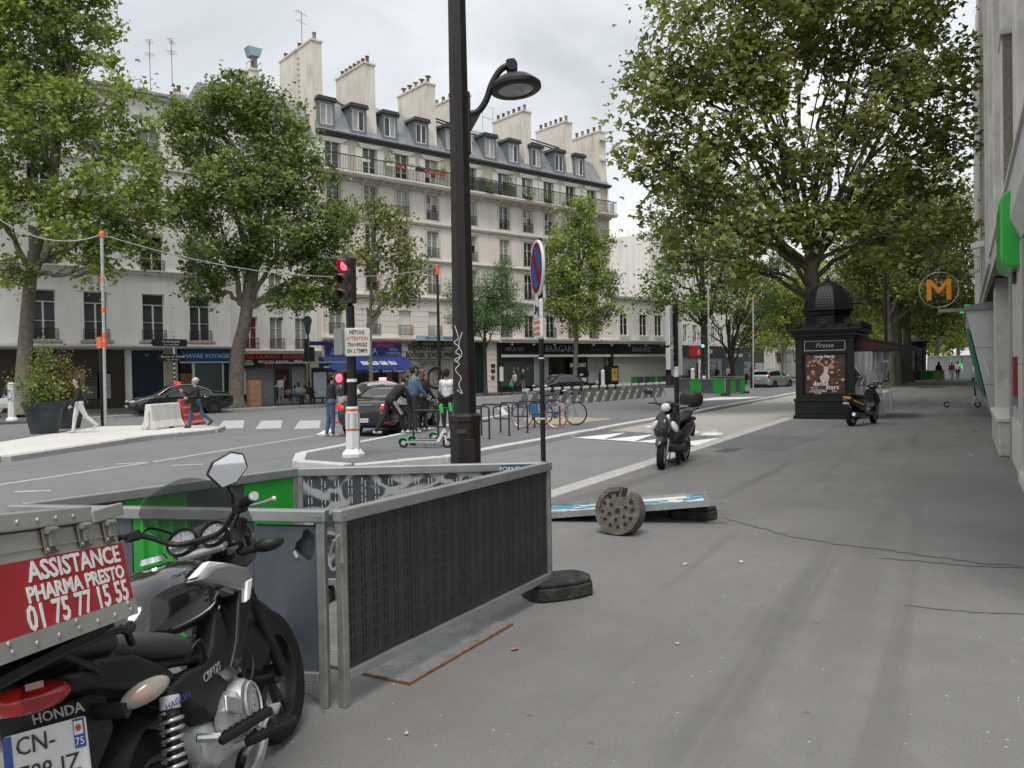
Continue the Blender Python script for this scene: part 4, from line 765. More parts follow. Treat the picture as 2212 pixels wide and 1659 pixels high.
# row of planes along the near kerb, then both sides farther up
def avenue_tree(i, p, h, rad, lm, r0, label, n=260, per=55, leaf=.26, group='plane trees along the avenue'):
    rd = random.Random(i); p = Vector(p); bl = []
    for j in range(9):
        a = j*2.4+rd.random(); q = rad*(.25+.55*rd.random()); bl.append((p+Vector((q*math.cos(a), q*math.sin(a), h*(.42+.5*j/9)+rd.uniform(-.5, .5))), (rad*.55, rad*.55, h*.15)))
    bl.append((p+Vector((0, 0, h*.92)), (rad*.5, rad*.5, h*.12)))
    lean = Vector((rd.uniform(-.4, .4), rd.uniform(-.4, .4), 0))
    return tree('plane_tree', label, [p, p+lean*.3+Vector((0, 0, h*.2)), p+lean+Vector((0, 0, h*.42)), p+lean*1.2+Vector((0, 0, h*.7))], r0, bl, n, per, leaf, 100+i, lm, BARK, group, LEAF4, spread=.5, limbs_from=.45, twig=.03)
avenue_tree(1, (-4.75, 66, 0), 15.5, 5.6, L_OLIVE, .34, 'slim trunked plane tree beside the tall lamp post with the small emblem', 520)
avenue_tree(2, (-4.7, 71, 0), 16.5, 6, L_PLANE2, .42, 'thick trunked plane tree next to the parked white coach', 520)
avenue_tree(3, (-4.5, 80, 0), 16, 6, L_PLANE2, .46, 'stout plane tree before the round advertising column', 360)
avenue_tree(4, (-4.4, 98, 0), 13, 5.5, L_PLANE, .4, 'yellowish plane tree beyond the round advertising column', 260, 50, .3)
avenue_tree(5, (-3.5, 125, 0), 13, 6, L_YEL, .4, 'bright yellow green tree far up the near pavement', 240, 46, .34)
avenue_tree(6, (-1.0, 160, 0), 14, 8, L_YEL, .4, 'pale wide tree closing the end of the pavement', 260, 46, .45)
avenue_tree(7, (-8.8, 150, 0), 14, 8, L_PLANE, .4, 'green tree closing the end of the avenue', 240, 46, .45)
pA = at(1521, 838, 68); pA.z = .0
tree('plane_tree', 'tall dense plane tree growing behind the green traffic light', [pA, at(1522, 760, 68), at(1520, 690, 68), at(1515, 560, 68), at(1510, 450, 68)], .34,
     [lob(1470, 400, 68, 2.4, 2.4), lob(1540, 430, 68, 2.6, 2.2), lob(1450, 500, 67.5, 2.0, 2.0), lob(1520, 540, 67, 3.0, 2.2), lob(1440, 600, 67, 1.9, 1.7), lob(1590, 520, 68, 2.2, 2.4), lob(1470, 660, 66.5, 2.3, 1.2), lob(1410, 650, 66.5, 1.6, 1.1), lob(1545, 640, 67, 2.4, 1.4), lob(1600, 600, 68, 1.8, 1.5), lob(1520, 350, 69, 2, 1.6), lob(1620, 440, 69, 2.5, 2.4)], 430, 56, .27, 31, L_PLANE2, BARKD, shape=LEAF4, spread=.5)
pB = at(1583, 836, 74); pB.z = .0
tree('locust_tree', 'dark forked tree spreading before the navy blue shops', [pB, at(1582, 790, 74), at(1575, 740, 74), at(1575, 690, 74)], .26,
     [lob(1530, 660, 74, 2.0, 1.6), lob(1600, 640, 74, 2.6, 2.2), lob(1660, 660, 74, 2.2, 1.8), lob(1640, 560, 75, 3, 2.4), lob(1570, 560, 75, 2.6, 2.2), lob(1690, 590, 75, 2.2, 2.2), lob(1530, 720, 73.5, 1.3, .9), lob(1650, 480, 76, 3, 2.4)], 330, 56, .24, 32, L_DARK, BARKD, shape=LEAFN, spread=.5, limbs_from=.3)
pC = at(1690, 828, 84); pC.z = 0
tree('plane_tree', 'young yellow green tree behind the silver estate car', [pC, at(1690, 780, 84), at(1690, 730, 84), at(1692, 680, 84)], .14,
     [lob(1680, 700, 84, 1.8, 1.5), lob(1710, 680, 84, 1.8, 1.5), lob(1660, 740, 83, 1.4, 1.0), lob(1700, 640, 84, 2.0, 1.6), lob(1740, 690, 84, 1.6, 1.6), lob(1720, 730, 83, 1.4, 1.0), lob(1750, 640, 85, 2, 2)], 240, 46, .26, 33, L_YEL, BARKL, shape=LEAF4, spread=.45)
pD = at(1630, 830, 92); pD.z = 0
tree('plane_tree', 'thin yellowing plane tree behind the orange banded cable post', [pD, at(1629, 790, 92), at(1628, 745, 92), at(1630, 690, 92)], .16,
     [lob(1620, 730, 92, 2, 1.4), lob(1650, 720, 92, 2, 1.4), lob(1635, 680, 92, 2.4, 1.6), lob(1600, 690, 92, 1.6, 1.2)], 150, 40, .28, 34, L_OLIVE, BARKL, shape=LEAF4, spread=.5)
for i, (x, y, lm, lb) in enumerate([(-12.5, 112, L_YEL, 'light yellow tree in the middle distance behind the kiosk dome'), (-20, 118, L_PLANE, 'green tree lining the far side of the avenue'), (-15, 92, L_YEL, 'yellow green tree left of the newspaper kiosk')]):
    avenue_tree(20+i, (x, y, 0), 13.5, 6, lm, .28, lb, 260, 48, .34)

for i, (x, y, lm, lb) in enumerate([(2.5, 135, L_PLANE, 'low green tree by the far end of the right hand buildings'), (-6.5, 185, L_YEL, 'hazy tree at the very end of the avenue'), (-14, 170, L_PLANE2, 'distant tree behind the white coach')]):  # the end tree uses plain yellow green leaves
    avenue_tree(30+i, (x, y, 0), 11, 7, lm, .3, lb, 260, 46, .5)
fe = thing('distant_building', 'distant pale building closing the end of the avenue', 'building', (-30, 235, 0), 0); far_block(fe, 70, 17, 0, W_WHITE2, [2+3*i for i in range(22)], [(1.2, 2.2), (4.6, 1.9), (7.6, 1.9), (10.7, 1.9)], GLASS, 2, 1.2)
# ------------------------------------------------------------------ works barriers on the near pavement
ALU = mat('brushed galvanised steel', (.38, .39, .385), .38, metal=.7, var=.15, scale=4, dirt=(.27, .27, .26), dscale=6, damt=.5)
ALUD = mat('weathered steel post', (.30, .31, .29), .5, metal=.6, var=.25, scale=8, dirt=(.16, .15, .13), dscale=5, damt=.6)
PLD = mat('charcoal slotted plastic', (.024, .024, .026), .55, var=.22, scale=3, dirt=(.055, .053, .05), dscale=4, damt=.5)
PLG = mat('slate grey sheet', (.085, .097, .118), .38, metal=.25, var=.22, scale=2.2, dirt=(.14, .125, .11), dscale=2.6, damt=.6)
PLGRN = mat('bright green sheet', (.018, .29, .03), .45, var=.16, scale=3, dirt=(.02, .16, .03), dscale=3, damt=.5)
PLDK = mat('dark ribbed sheet', (.05, .056, .06), .5, var=.2, scale=3)
RUB = mat('black recycled rubber', (.016, .015, .014), .8, var=.4, scale=9, bump=.7, bsc=30, dirt=(.09, .085, .078), dscale=5, damt=.6)
def ribbed(w, h):
    b = MB(); n = max(2, round(w/.085)); q = w/n; prof = []
    for i in range(n): prof += [(i*q, 0), (i*q+q*.55, 0), (i*q+q*.7, -.02), (i*q+q*.85, -.02)]
    prof.append((w, 0))
    for (x0, y0), (x1, y1) in zip(prof, prof[1:]): b.quad((x0, y0, 0), (x1, y1, 0), (x1, y1, h), (x0, y0, h))
    b.box(0, w, .004, .008, 0, h); return b
def slotted(w, h, ma, nc=3, rows=11):
    holes = []
    for c in range(nc):
        for q in (0, 1):
            x = w*(c+.5)/nc+(-.012 if q == 0 else .012); dz = (h-.06)/rows
            for r in range(rows):
                z = .03+r*dz+(q*.02 if c % 2 else .01); holes.append((round(x-.0042, 4), round(x+.0042, 4), round(z, 3), round(z+dz*.78, 3)))
    b = MB().wall(0, w, 0, h, holes, 0, .010); b.wall(0, w, 0, h, holes, .0101, 0.0001); b.box(-.003, .0, -.002, .008, 0, h); return b
def barrier_frame(t, L, hgt=1.0, z0=.13):
    for x in (0, L-.045): MB().box(x, x+.045, -.022, .022, 0, hgt-.002).build('post', ALUD, t, bevel=.006)
    MB().box(-.008, L+.008, -.03, .03, hgt-.062, hgt).build('top_rail', ALU, t, bevel=.008); MB().box(.046, L-.046, -.024, .024, z0, z0+.05).build('bottom_rail', ALU, t, bevel=.006)
    for x in (.02, L-.02): MB().cyl((x, -.036, hgt-.03), (x, -.03, hgt-.03), .008, n=8).build('rivet', ALU, t)
def hook(t, x, hgt): MB().tube([(x, 0, hgt-.22), (x, -.03, hgt-.14), (x+.035, -.03, hgt-.12), (x+.05, -.03, hgt-.2)], .008, 6).cyl((x+.05, -.03, hgt-.26), (x+.05, -.03, hgt-.18), .014, n=8).build('hook', ALUD, t)
def barrier(name, label, a, b_, hgt=1.0):
    a, b_ = Vector((*a, 0)), Vector((*b_, 0)); d = b_-a; t = thing(name, label, 'barrier', a, math.atan2(d.y, d.x)); barrier_frame(t, d.length, hgt); return t, d.length
P1, P2, P3, P4 = (-2.74, 3.03), (-2.70, 5.28), (-4.27, 4.30), (-4.55, 2.44)
t, L = barrier('works_barrier', 'charcoal slotted works barrier standing over the tread plate', P1, P2)
n = 8; w = (L-.09)/n; me = slotted(w, .76, PLD).mesh('slotted_board', PLD)
for i in range(n): link('slotted_board', me, t, (.045+w*i, -.004+.003*(i % 2), .18))
hook(t, -.06, 1.0)
t, L = barrier('works_barrier', 'slate grey sheet works barrier with a torn hole beside the motorbike', P4, (P1[0]-.06, P1[1]-.02))
n = 5; w = (L-.09)/n
for i in range(n):
    if i == 2: ribbed(w-.004, .76).build('ribbed_sheet', PLGRN, t, (.045+w*i, 0, .18))
    elif i < n-1:
        MB().box(0, w-.004, -.008, .008, 0, .76).build('sheet_panel', PLG, t, (.045+w*i, .002*(i % 2), .18))
    else:                                              # the torn one
        cx_, cz_ = w*.80, .655; hp = [(.03, .105), (.075, .06), (.08, -.02), (.06, -.12), (.02, -.15), (-.03, -.11), (-.075, -.06), (-.06, .0), (-.02, .03), (-.005, .09)]
        inner = [(cx_+x*.72, cz_+z*.66) for x, z in hp]; 
        def edge(p):
            d = Vector((p[0]-cx_, p[1]-cz_)); k = min(((w-.004-cx_)/d.x if d.x > 0 else -cx_/d.x) if abs(d.x) > 1e-6 else 9, ((.735-cz_)/d.y if d.y > 0 else -cz_/d.y) if abs(d.y) > 1e-6 else 9); return (cx_+d.x*k, cz_+d.y*k)
        outer = [edge(p) for p in inner]; m_ = MB(); k = len(inner)
        corners = [(w-.004, .735), (w-.004, 0), (0, 0), (0, .735)]
        for i2 in range(k):
            j2 = (i2+1) % k; poly = [inner[i2], outer[i2]]
            for c in corners:
                a0 = math.atan2(outer[i2][1]-cz_, outer[i2][0]-cx_); a1 = math.atan2(outer[j2][1]-cz_, outer[j2][0]-cx_); ac = math.atan2(c[1]-cz_, c[0]-cx_)
                if ((a0-ac) % (2*math.pi)) < ((a0-a1) % (2*math.pi)) and ((a0-ac) % (2*math.pi)) > 1e-6: poly.append(c)
            poly += [outer[j2], inner[j2]]
            m_.add([(x, -.008, z) for x, z in poly], [tuple(range(len(poly)))])
            m_.quad((*[inner[i2][0]], -.008, inner[i2][1]), (inner[j2][0], -.008, inner[j2][1]), (inner[j2][0], .008, inner[j2][1]), (inner[i2][0], .008, inner[i2][1]))
        m_.build('sheet_panel', PLG, t, (.045+w*i, 0, .18)); MB().box(0, w-.004, .03, .034, .3, .735).build('inner_lining', PLDK, t, (.045+w*i, 0, .18))  # dark sheet added behind the tear so the hole reads dark
        MB().add([(cx_-.05, -.01, cz_-.04), (cx_-.03, -.012, cz_-.07), (cx_-.04, -.02, cz_-.08), (cx_-.058, -.016, cz_-.055)], [(0, 1, 2, 3)]).build('torn_flap', mat('bare torn edge', (.3, .29, .27), .6), t, (.045+w*i, 0, .18))
t, L = barrier('works_barrier', 'ribbed works barrier with green and dark grey stripes behind the motorbike windscreen', P3, (P4[0]+.0, P4[1]+.07))
g = [.40, .42, .40, L-.09-1.22]; x = .045
for i, w in enumerate(g): ribbed(w, .76).build('ribbed_sheet', PLGRN if i % 2 == 0 else PLDK, t, (x, 0, .18)); x += w
GRAFM = bpy.data.materials.new('sprayed slotted sheet'); GRAFM.use_nodes = True
_t = GRAFM.node_tree; _b = _t.nodes['Principled BSDF']; _tc = _t.nodes.new('ShaderNodeTexCoord'); _mp = _t.nodes.new('ShaderNodeMapping'); _mp.inputs['Scale'].default_value = (1.3, 1, 1.6); _n = _t.nodes.new('ShaderNodeTexNoise'); _n.inputs['Scale'].default_value = 2.6; _n.inputs['Detail'].default_value = 1.2; _n.inputs['Distortion'].default_value = 1.6
_r = _t.nodes.new('ShaderNodeValToRGB'); _e = _r.color_ramp.elements; _e[0].position = .42; _e[0].color = (.03, .034, .042, 1); _e[1].position = .60; _e[1].color = (.045, .05, .06, 1); _q = _e.new(.47); _q.color = (.30, .305, .31, 1); _q = _e.new(.545); _q.color = (.33, .335, .34, 1)
_g = _t.nodes.new('ShaderNodeTexCoord'); _t.links.new(_g.outputs['Object'], _mp.inputs[0]); _t.links.new(_mp.outputs[0], _n.inputs['Vector']); _t.links.new(_n.outputs['Fac'], _r.inputs[0]); _t.links.new(_r.outputs[0], _b.inputs['Base Color']); _b.inputs['Roughness'].default_value = .5
t, L = barrier('works_barrier', 'slotted steel works barrier covered in black and white spray paint by the lamp post', P2, P3)
n = 6; w = (L-.09)/n
for i in range(n):
    b = slotted(w, .76, GRAFM)
    b.v = [(p[0]+w*i, p[1], p[2]) for p in b.v]          # object space keeps running along the barrier so the paint does not repeat
    b.build('slotted_board', GRAFM, t, (.045, 0, .18))
st = MB().box(.12, .36, -.034, -.0305, .925, .985).build('maker_sticker', mat('navy sticker', (.02, .05, .13), .5), t); 
# text faces the inside of the enclosure
txt('FORNELLS', .045, TX_W, t, (.26, .0312, .955), (R(90), 0, R(180))); MB().box(.12, .36, .0302, .0307, .925, .985).build('maker_sticker', mat('navy sticker', (.02, .05, .13)), t)
# rubber feet
def foot_mesh():
    b = MB(); pl_ = [(a*.72, c*.85) for a, c in [(-.36, -.08), (-.3, -.17), (-.1, -.2), (.12, -.2), (.3, -.16), (.36, -.06), (.36, .06), (.3, .16), (.12, .2), (-.1, .2), (-.3, .17), (-.36, .08)]]
    b.prism([(x*1.02, y*1.02) for x, y in pl_], 0, .10, 'z'); b.prism([(x*.97, y*.97) for x, y in pl_], .1, .14, 'z')
    return b
FOOT = foot_mesh().mesh('barrier_foot', RUB)
def foot(loc, rz, label, tilt=(0, 0)):
    f = thing('barrier_foot', label, 'barrier foot', loc, rz); f.rotation_euler = (tilt[0], tilt[1], rz); link('slab', FOOT, f, bevel=.015)
    for x, y in ((-.19, 0), (.19, .04), (.14, -.05)): MB().cyl((x, y, .139), (x, y, .1425), .022, n=10).build('socket', mat('dark hole', (.006, .006, .006), .9), f)
    return f
foot((-2.66, 5.32, 0), R(55), 'black rubber foot under the far end of the charcoal slotted barrier'); foot((-4.33, 4.35, 0), R(20), 'brown black rubber foot seen through the gap between two barriers')
foot((-2.66, 8.72, 0), R(12), 'flat rubber foot propping up the fallen poster panel')
# steel tread plate
PLATE = mat('worn steel tread plate', (.30, .31, .315), .42, metal=.6, var=.2, scale=6, dirt=(.20, .115, .055), dscale=2.6, damt=.85); RUST = mat('rusty edge', (.17, .075, .035), .9, var=.4, scale=20)
pt = thing('tread_plate', 'raised pattern steel tread plate with rusty edge lying under the barriers', 'steel plate', (-3.35, 4.05, .0), R(90))
MB().box(-.62, .50, -.73, .62, .002, .014).build('sheet', PLATE, pt); MB().box(-.62, .50, -.742, -.73, .002, .0145).box(-.632, -.62, -.742, .62, .002, .0145).build('rusty_edge', RUST, pt)
b = MB()
for i in range(27):
    for j in range(32):
        x = -.6+i*.0415; y = -.71+j*.0415; b.obox((x, y, .0148), (.030, .008, .003), (0, 0, R(45 if (i+j) % 2 else -45)))
tag(b.build('raised_tread', PLATE, pt), kind='stuff')
# fallen poster panel
POST = bpy.data.materials.new('faded blue and white poster'); POST.use_nodes = True
_t = POST.node_tree; _b = _t.nodes['Principled BSDF']; _tc = _t.nodes.new('ShaderNodeTexCoord'); _ck = _t.nodes.new('ShaderNodeTexChecker'); _ck.inputs['Scale'].default_value = 9; _ck.inputs[1].default_value = (.12, .42, .50, 1); _ck.inputs[2].default_value = (.03, .09, .2, 1)
_n = _t.nodes.new('ShaderNodeTexNoise'); _n.inputs['Scale'].default_value = 1.7; _n.inputs['Distortion'].default_value = 1.2; _r = _t.nodes.new('ShaderNodeValToRGB'); _r.color_ramp.interpolation = 'CONSTANT'; _e = _r.color_ramp.elements; _e[0].color = (0, 0, 0, 1); _e[1].position = .47; _e[1].color = (1, 1, 1, 1)
_mx = _t.nodes.new('ShaderNodeMix'); _mx.data_type = 'RGBA'; _mx.inputs[7].default_value = (.66, .68, .68, 1)
for a_, b__ in ((_tc.outputs['Object'], _ck.inputs['Vector']), (_tc.outputs['Object'], _n.inputs['Vector']), (_n.outputs['Fac'], _r.inputs[0]), (_r.outputs[0], _mx.inputs[0]), (_ck.outputs[0], _mx.inputs[6]), (_mx.outputs[2], _b.inputs['Base Color'])): _t.links.new(a_, b__)
fp = thing('fallen_panel', 'fallen barrier panel with torn blue and white poster lying across the pavement', 'barrier', (-4.22, 7.80, .03), 0); fp.rotation_euler = (R(-3), R(-5.4), math.atan2(.53, 1.63))
MB().box(0, 1.9, .03, .97, .0, .012).build('poster_board', POST, fp)
MB().box(-.01, 1.95, -.01, .03, -.015, .05).box(-.01, 1.95, .97, 1.0, -.015, .045).box(-.03, .0, .03, .97, -.015, .04).box(1.9, 1.95, .03, .97, -.014, .04).build('frame', ALU, fp); MB().box(1.95, 2.13, -.008, .028, -.012, .03).build('leg', ALUD, fp)
MB().add([(.9, .97, .05), (1.2, .99, .05), (1.08, .85, .09), (.95, .88, .02)], [(0, 1, 2), (0, 2, 3)]).build('poster_fold', mat('teal poster back', (.04, .14, .17), .6), fp)
for i, (x, y, w, h) in enumerate(((.55, .72, .42, .12), (1.25, .7, .5, .11), (.4, .3, .3, .12))): MB().box(x, x+w, y, y+h, .0125, .0135).build('poster_patch', mat('poster ' + ('yellow' if i < 2 else 'cream'), (.62, .55, .22) if i < 2 else (.66, .62, .45), .6), fp)
# round concrete foot with holes leaning on it
RC = mat('rough dirty concrete', (.105, .092, .078), .95, var=.4, scale=12, bump=1.0, bsc=45, dirt=(.2, .19, .17), dscale=6, damt=.5)
rf = thing('round_concrete_foot', 'round holed concrete foot with a broken notch standing on edge against the poster', 'barrier foot', (gp(1330, 1157).x, gp(1330, 1157).y, .0), 0)
to = Vector((-rf.location.x, -rf.location.y)); rf.rotation_euler = (R(-14), 0, math.atan2(to.y, to.x)+R(90)+R(-24))
Rr = .245; th = .15; a0, a1 = R(58), R(82)
ring = [(Rr*math.cos(a), Rr+.006+Rr*math.sin(a)) for a in [a1+(2*math.pi-(a1-a0))*i/40 for i in range(41)]] + [(Rr*.62*math.cos(R(62)), Rr+Rr*.70*math.sin(R(60))), (Rr*.55*math.cos(R(82)), Rr+Rr*.60*math.sin(R(82)))]
MB().prism(ring[::-1], 0, th, 'y').build('disc', RC, rf, bevel=.008)
b = MB(); k = 36
for i in range(k):
    aa, bb = a1+.1+(2*math.pi-(a1-a0)-.25)*i/k, a1+.1+(2*math.pi-(a1-a0)-.25)*(i+1)/k
    pts = [(Rr*q*math.cos(z), Rr+.006+Rr*q*math.sin(z)) for q, z in ((.8, aa), (.99, aa), (.99, bb), (.8, bb))]; b.prism(pts[::-1], -.022, .0, 'y')
b.build('raised_rim', RC, rf)
HOLE = mat('dark hole', (.006, .006, .006), .9)
for rr_, nn_, ph in ((.66, 12, .1), (.38, 6, .4), (0.0, 1, 0)):
    for i in range(nn_):
        a = ph+2*math.pi*i/nn_
        if R(45) < (a % (2*math.pi)) < R(95) and rr_ > .3: continue
        c = (Rr*rr_*math.cos(a), -.002, Rr+.006+Rr*rr_*math.sin(a)); r_ = .018 if rr_ else .026
        MB().cyl((c[0], -.003, c[2]), (c[0], .004, c[2]), r_, n=12).build('hole', HOLE, rf); MB().lathe([(r_*.98, 0), (r_*1.3, 0), (r_*1.15, .006), (r_, .006)], 12, (c[0], 0, c[2]), Euler((R(90), 0, 0)).to_matrix(), caps=False).build('hole_rim', RC, rf)
# ------------------------------------------------------------------ lamp post
POLE = mat('dark brown post paint', (.015, .012, .011), .45, spec=.35, var=.2, scale=3, dirt=(.035, .029, .026), dscale=7, damt=.45)
lp = thing('street_lamp', 'tall dark octagonal lamp post with one curved arm and dish lamp', 'street lamp', (-4.46, 6.87, 0), YAW)
ot = R(22.5)
MB().lathe([(.185, 0), (.185, .08), (.165, .1), (.165, 1.16), (.175, 1.18), (.175, 1.235), (.13, 1.26)], 8, rot0=ot).build('base_casing', POLE, lp, bevel=.006)
MB().lathe([(.125, 1.24), (.108, 3.2), (.09, 6.2), (.078, 8.6), (.0, 8.62)], 8, rot0=ot).build('pole', POLE, lp)
MB().box(-.005, .105, -.176, -.158, .1, 1.0).build('service_door', POLE, lp, bevel=.004); MB().box(-.07, .02, -.17, -.153, 1.06, 1.1).build('lock', mat('old brass', (.08, .065, .04), .6, metal=.5), lp)
MB().box(.085, .115, -.05, .05, 3.9, 4.52).build('bracket_plate', POLE, lp, bevel=.008)
arm = spline([(.11, 0, 4.30), (.2, 0, 4.33), (.28, 0, 4.44), (.34, 0, 4.60), (.43, 0, 4.74), (.54, 0, 4.80)], 6)
MB().tube(arm, [.033]*len(arm), 10).prism([(.11, 4.12), (.11, 4.31), (.24, 4.34), (.16, 4.2)], -.018, .018, 'y').build('arm', POLE, lp, smooth=50)
mt = Euler((R(-3), R(-5), 0)).to_matrix()
MB().lathe([(.0, .27), (.05, .265), (.06, .2), (.05, .13), (.035, .1)], 14, (.56, 0, 4.58), mt).build('knuckle', POLE, lp, smooth=45); MB().cyl((.55, -.075, 4.77), (.55, .075, 4.77), .055, n=14).build('knuckle_bolt', POLE, lp, smooth=45)
hd = MB().lathe([(.03, .13), (.10, .115), (.17, .085), (.225, .04), (.262, .005), (.262, -.03), (.245, -.042), (.182, -.045)], 40, (.58, 0, 4.57), mt, caps=False).build('lamp_head', POLE, lp, smooth=40)
MB().lathe([(.184, -.036), (.0, -.05)], 40, (.58, 0, 4.57), mt).build('lamp_glass', mat('grey lamp glass', (.26, .30, .28), .15, spec=.7, var=.2, scale=8), hd, smooth=60); MB().ell((.61, 0, 4.53), (.05, .05, .035), rot=(0, 0, 0)).build('bulb', mat('pale bulb', (.4, .42, .4), .2), hd, smooth=60)
gr = [(-.02, 2.15), (.015, 2.02), (-.03, 1.98), (.02, 1.93), (-.015, 1.88), (.03, 1.84), (-.03, 1.80), (.02, 1.76), (-.02, 1.70), (.035, 1.62), (.01, 1.55), (.045, 1.46), (-.01, 1.50)]
g_ = stroke(lp, [(x-.048, z) for x, z in gr], .0026, TX_W); g_.location = (-.012, -.117, 0)
stroke(lp, [(-.055, 1.78), (.0, 1.86), (-.03, 1.95), (.005, 2.08)], .0026, TX_W).location = (-.012, -.1165, 0)
# ------------------------------------------------------------------ sign posts
def rz_face(n): return math.atan2(n[1], n[0])+R(90)
def toward(loc, deg):        # horizontal direction to the camera turned by deg towards the picture's left
    d = Vector((-loc[0], -loc[1], 0)).normalized(); l = Vector((d.y, -d.x, 0)); return d*math.cos(R(deg))+l*math.sin(R(deg))
SIGNG = mat('grey sign back', (.26, .27, .28), .45, metal=.4, var=.1, scale=4); WHITE = mat('white sign face', (.72, .72, .71), .35); RED = mat('red sign face', (.50, .018, .022), .35); BLUE = mat('blue sign face', (.015, .06, .28), .35); ORNG = mat('orange sign stripe', (.72, .16, .07), .4)
sloc = (gp(1176, 1112).x, gp(1176, 1112).y, 0)
sp_ = thing('no_parking_sign', 'thin dark post with round no parking sign and two small plates', 'road sign', sloc, rz_face(toward(sloc, 77)))
MB().cyl((0, 0, 0), (0, 0, 3.2), .03, n=10).build('post', POLE, sp_, smooth=50)
def roundel(t, z, r, y=-.045):
    m9 = Euler((R(90), 0, 0)).to_matrix(); MB().lathe([(r, 0), (r+.008, .008), (r+.008, .028), (r, .034), (r-.02, .034)], 36, (0, y+.034, z), m9, caps=False).build('rim', WHITE, t, smooth=40); f = MB().lathe([(.0, 0), (r, 0)], 36, (0, y+.006, z), m9).build('disc', RED, t)
    for s in (-1, 1):                                  # blue fields left by the red diagonal
        pts = [(r*.76*math.cos(a), r*.76*math.sin(a)) for a in [R(-45)+s*R(90)-R(75)+R(150)*i/14 for i in range(15)]]; MB().prism([(x, z+q) for x, q in pts], y-.002, y+.002, 'y').build('blue_field', BLUE, f)
    MB().lathe([(.0, 0), (r*.98, 0)], 36, (0, y+.036, z), m9).build('disc_back', SIGNG, t)
roundel(sp_, 2.86, .315)
def plate(t, z, w, h, ma=WHITE, y=-.045, name='plate'):
    MB().prism([(x, q) for x, q in rrect(-w/2, w/2, z-h/2, z+h/2, .03)], y, y+.02, 'y').build(name, ma, t); MB().prism([(x, q) for x, q in rrect(-w/2-.012, w/2+.012, z-h/2-.012, z+h/2+.012, .035)], y+.0205, y+.032, 'y').build('plate_back', WHITE, t)
plate(sp_, 2.38, .32, .22); plate(sp_, 2.17, .32, .24)
MB().box(-.13, -.02, -.048, -.046, 2.33, 2.36).box(-.02, .1, -.048, -.046, 2.36, 2.41).box(.04, .11, -.048, -.046, 2.30, 2.36).box(-.1, -.03, -.048, -.046, 2.36, 2.44).build('tow_symbol', TX_K, sp_); 
for z in (2.235, 2.165, 2.1): MB().box(-.14, .14, -.048, -.046, z-.018, z+.018).build('orange_stripe', ORNG, sp_)
for z in (1.12, 1.82): MB().lathe([(.031, -.008), (.034, -.008), (.034, .008), (.031, .008)], 10, (0, 0, z)).build('cable_tie', WHITE, sp_)
s2 = (gp(1464, 1003).x, gp(1464, 1003).y, 0)
sp2 = thing('sign_post', 'thin dark post with two sign boxes turned away beside the black scooter', 'road sign', s2, rz_face(toward(s2, 82)))
MB().cyl((0, 0, 0), (0, 0, 2.78), .042, n=10).build('post', POLE, sp2, smooth=50)
for z0, z1 in ((2.08, 2.74), (1.66, 2.02)):
    MB().box(-.24, .24, -.13, -.075, z0, z1).build('sign_box', SIGNG, sp2, bevel=.02); MB().box(-.25, .25, -.145, -.1305, z0-.01, z1+.01).build('sign_face', WHITE, sp2, bevel=.006)
    for z in (z0+.1, z1-.1): MB().box(-.03, .03, -.075, -.03, z-.015, z+.015).build('clamp', ALUD, sp2)
MB().lathe([(.0435, 1.52), (.0435, 1.70)], 12).build('sticker', WHITE, sp2)
lk = MB().tube(spline([(.05, -.28, .12), (.1, -.1, .05), (.07, .05, .1), (0, .06, .12), (-.06, 0, .1), (-.03, -.15, .07), (.0, -.28, .1)], 6), .012, 6).build('chain_lock', mat('black chain sleeve', (.015, .015, .015), .7), sp2); MB().obox((.06, -.12, .05), (.05, .16, .05), (0, .3, .2)).build('padlock', ALU, lk)
# ------------------------------------------------------------------ traffic lights
WPL = mat('white post cover', (.66, .66, .65), .45, var=.05, scale=5, dirt=(.36, .34, .32), dscale=4, damt=.5); ORB = mat('orange reflective band', (.60, .13, .04), .4)
def post_cover(t, h=1.0, r=.115, bands=True):
    MB().lathe([(.235, 0), (.235, .07), (.22, .09), (.16, .16), (.13, .19)], 8, rot0=ot).build('flange', WPL, t, bevel=.008)
    MB().lathe([(.155, .18), (.135, h), (.11, h+.01)], 6).build('cover', WPL, t, bevel=.012)
    if bands:
        for z in (h-.06, h*.55): MB().lathe([(.158-.02*z/h, z-.02), (.158-.02*z/h, z+.025)], 6).build('orange_band', ORB, t)
    for i in range(6):
        a = math.pi*(i+.5)/3; MB().obox((.135*math.cos(a), .135*math.sin(a), h*.72), (.012, .055, h*.32), (0, 0, a)).build('reflector', mat('grey reflector', (.42, .43, .44), .35), t)
HOUS = mat('brown signal housing', (.040, .026, .024), .42, var=.15, scale=5); VIS = mat('brown visor', (.10, .062, .058), .4)
def lens(ma_on, on): return ma_on if on else mat('dark lens', (.035, .04, .04), .2, spec=.7)
REDL = mat('lit red lens', (1, .03, .06), .3, emit=3.5); GRNL = mat('lit green lens', (.02, 1, .45), .3, emit=3.0)
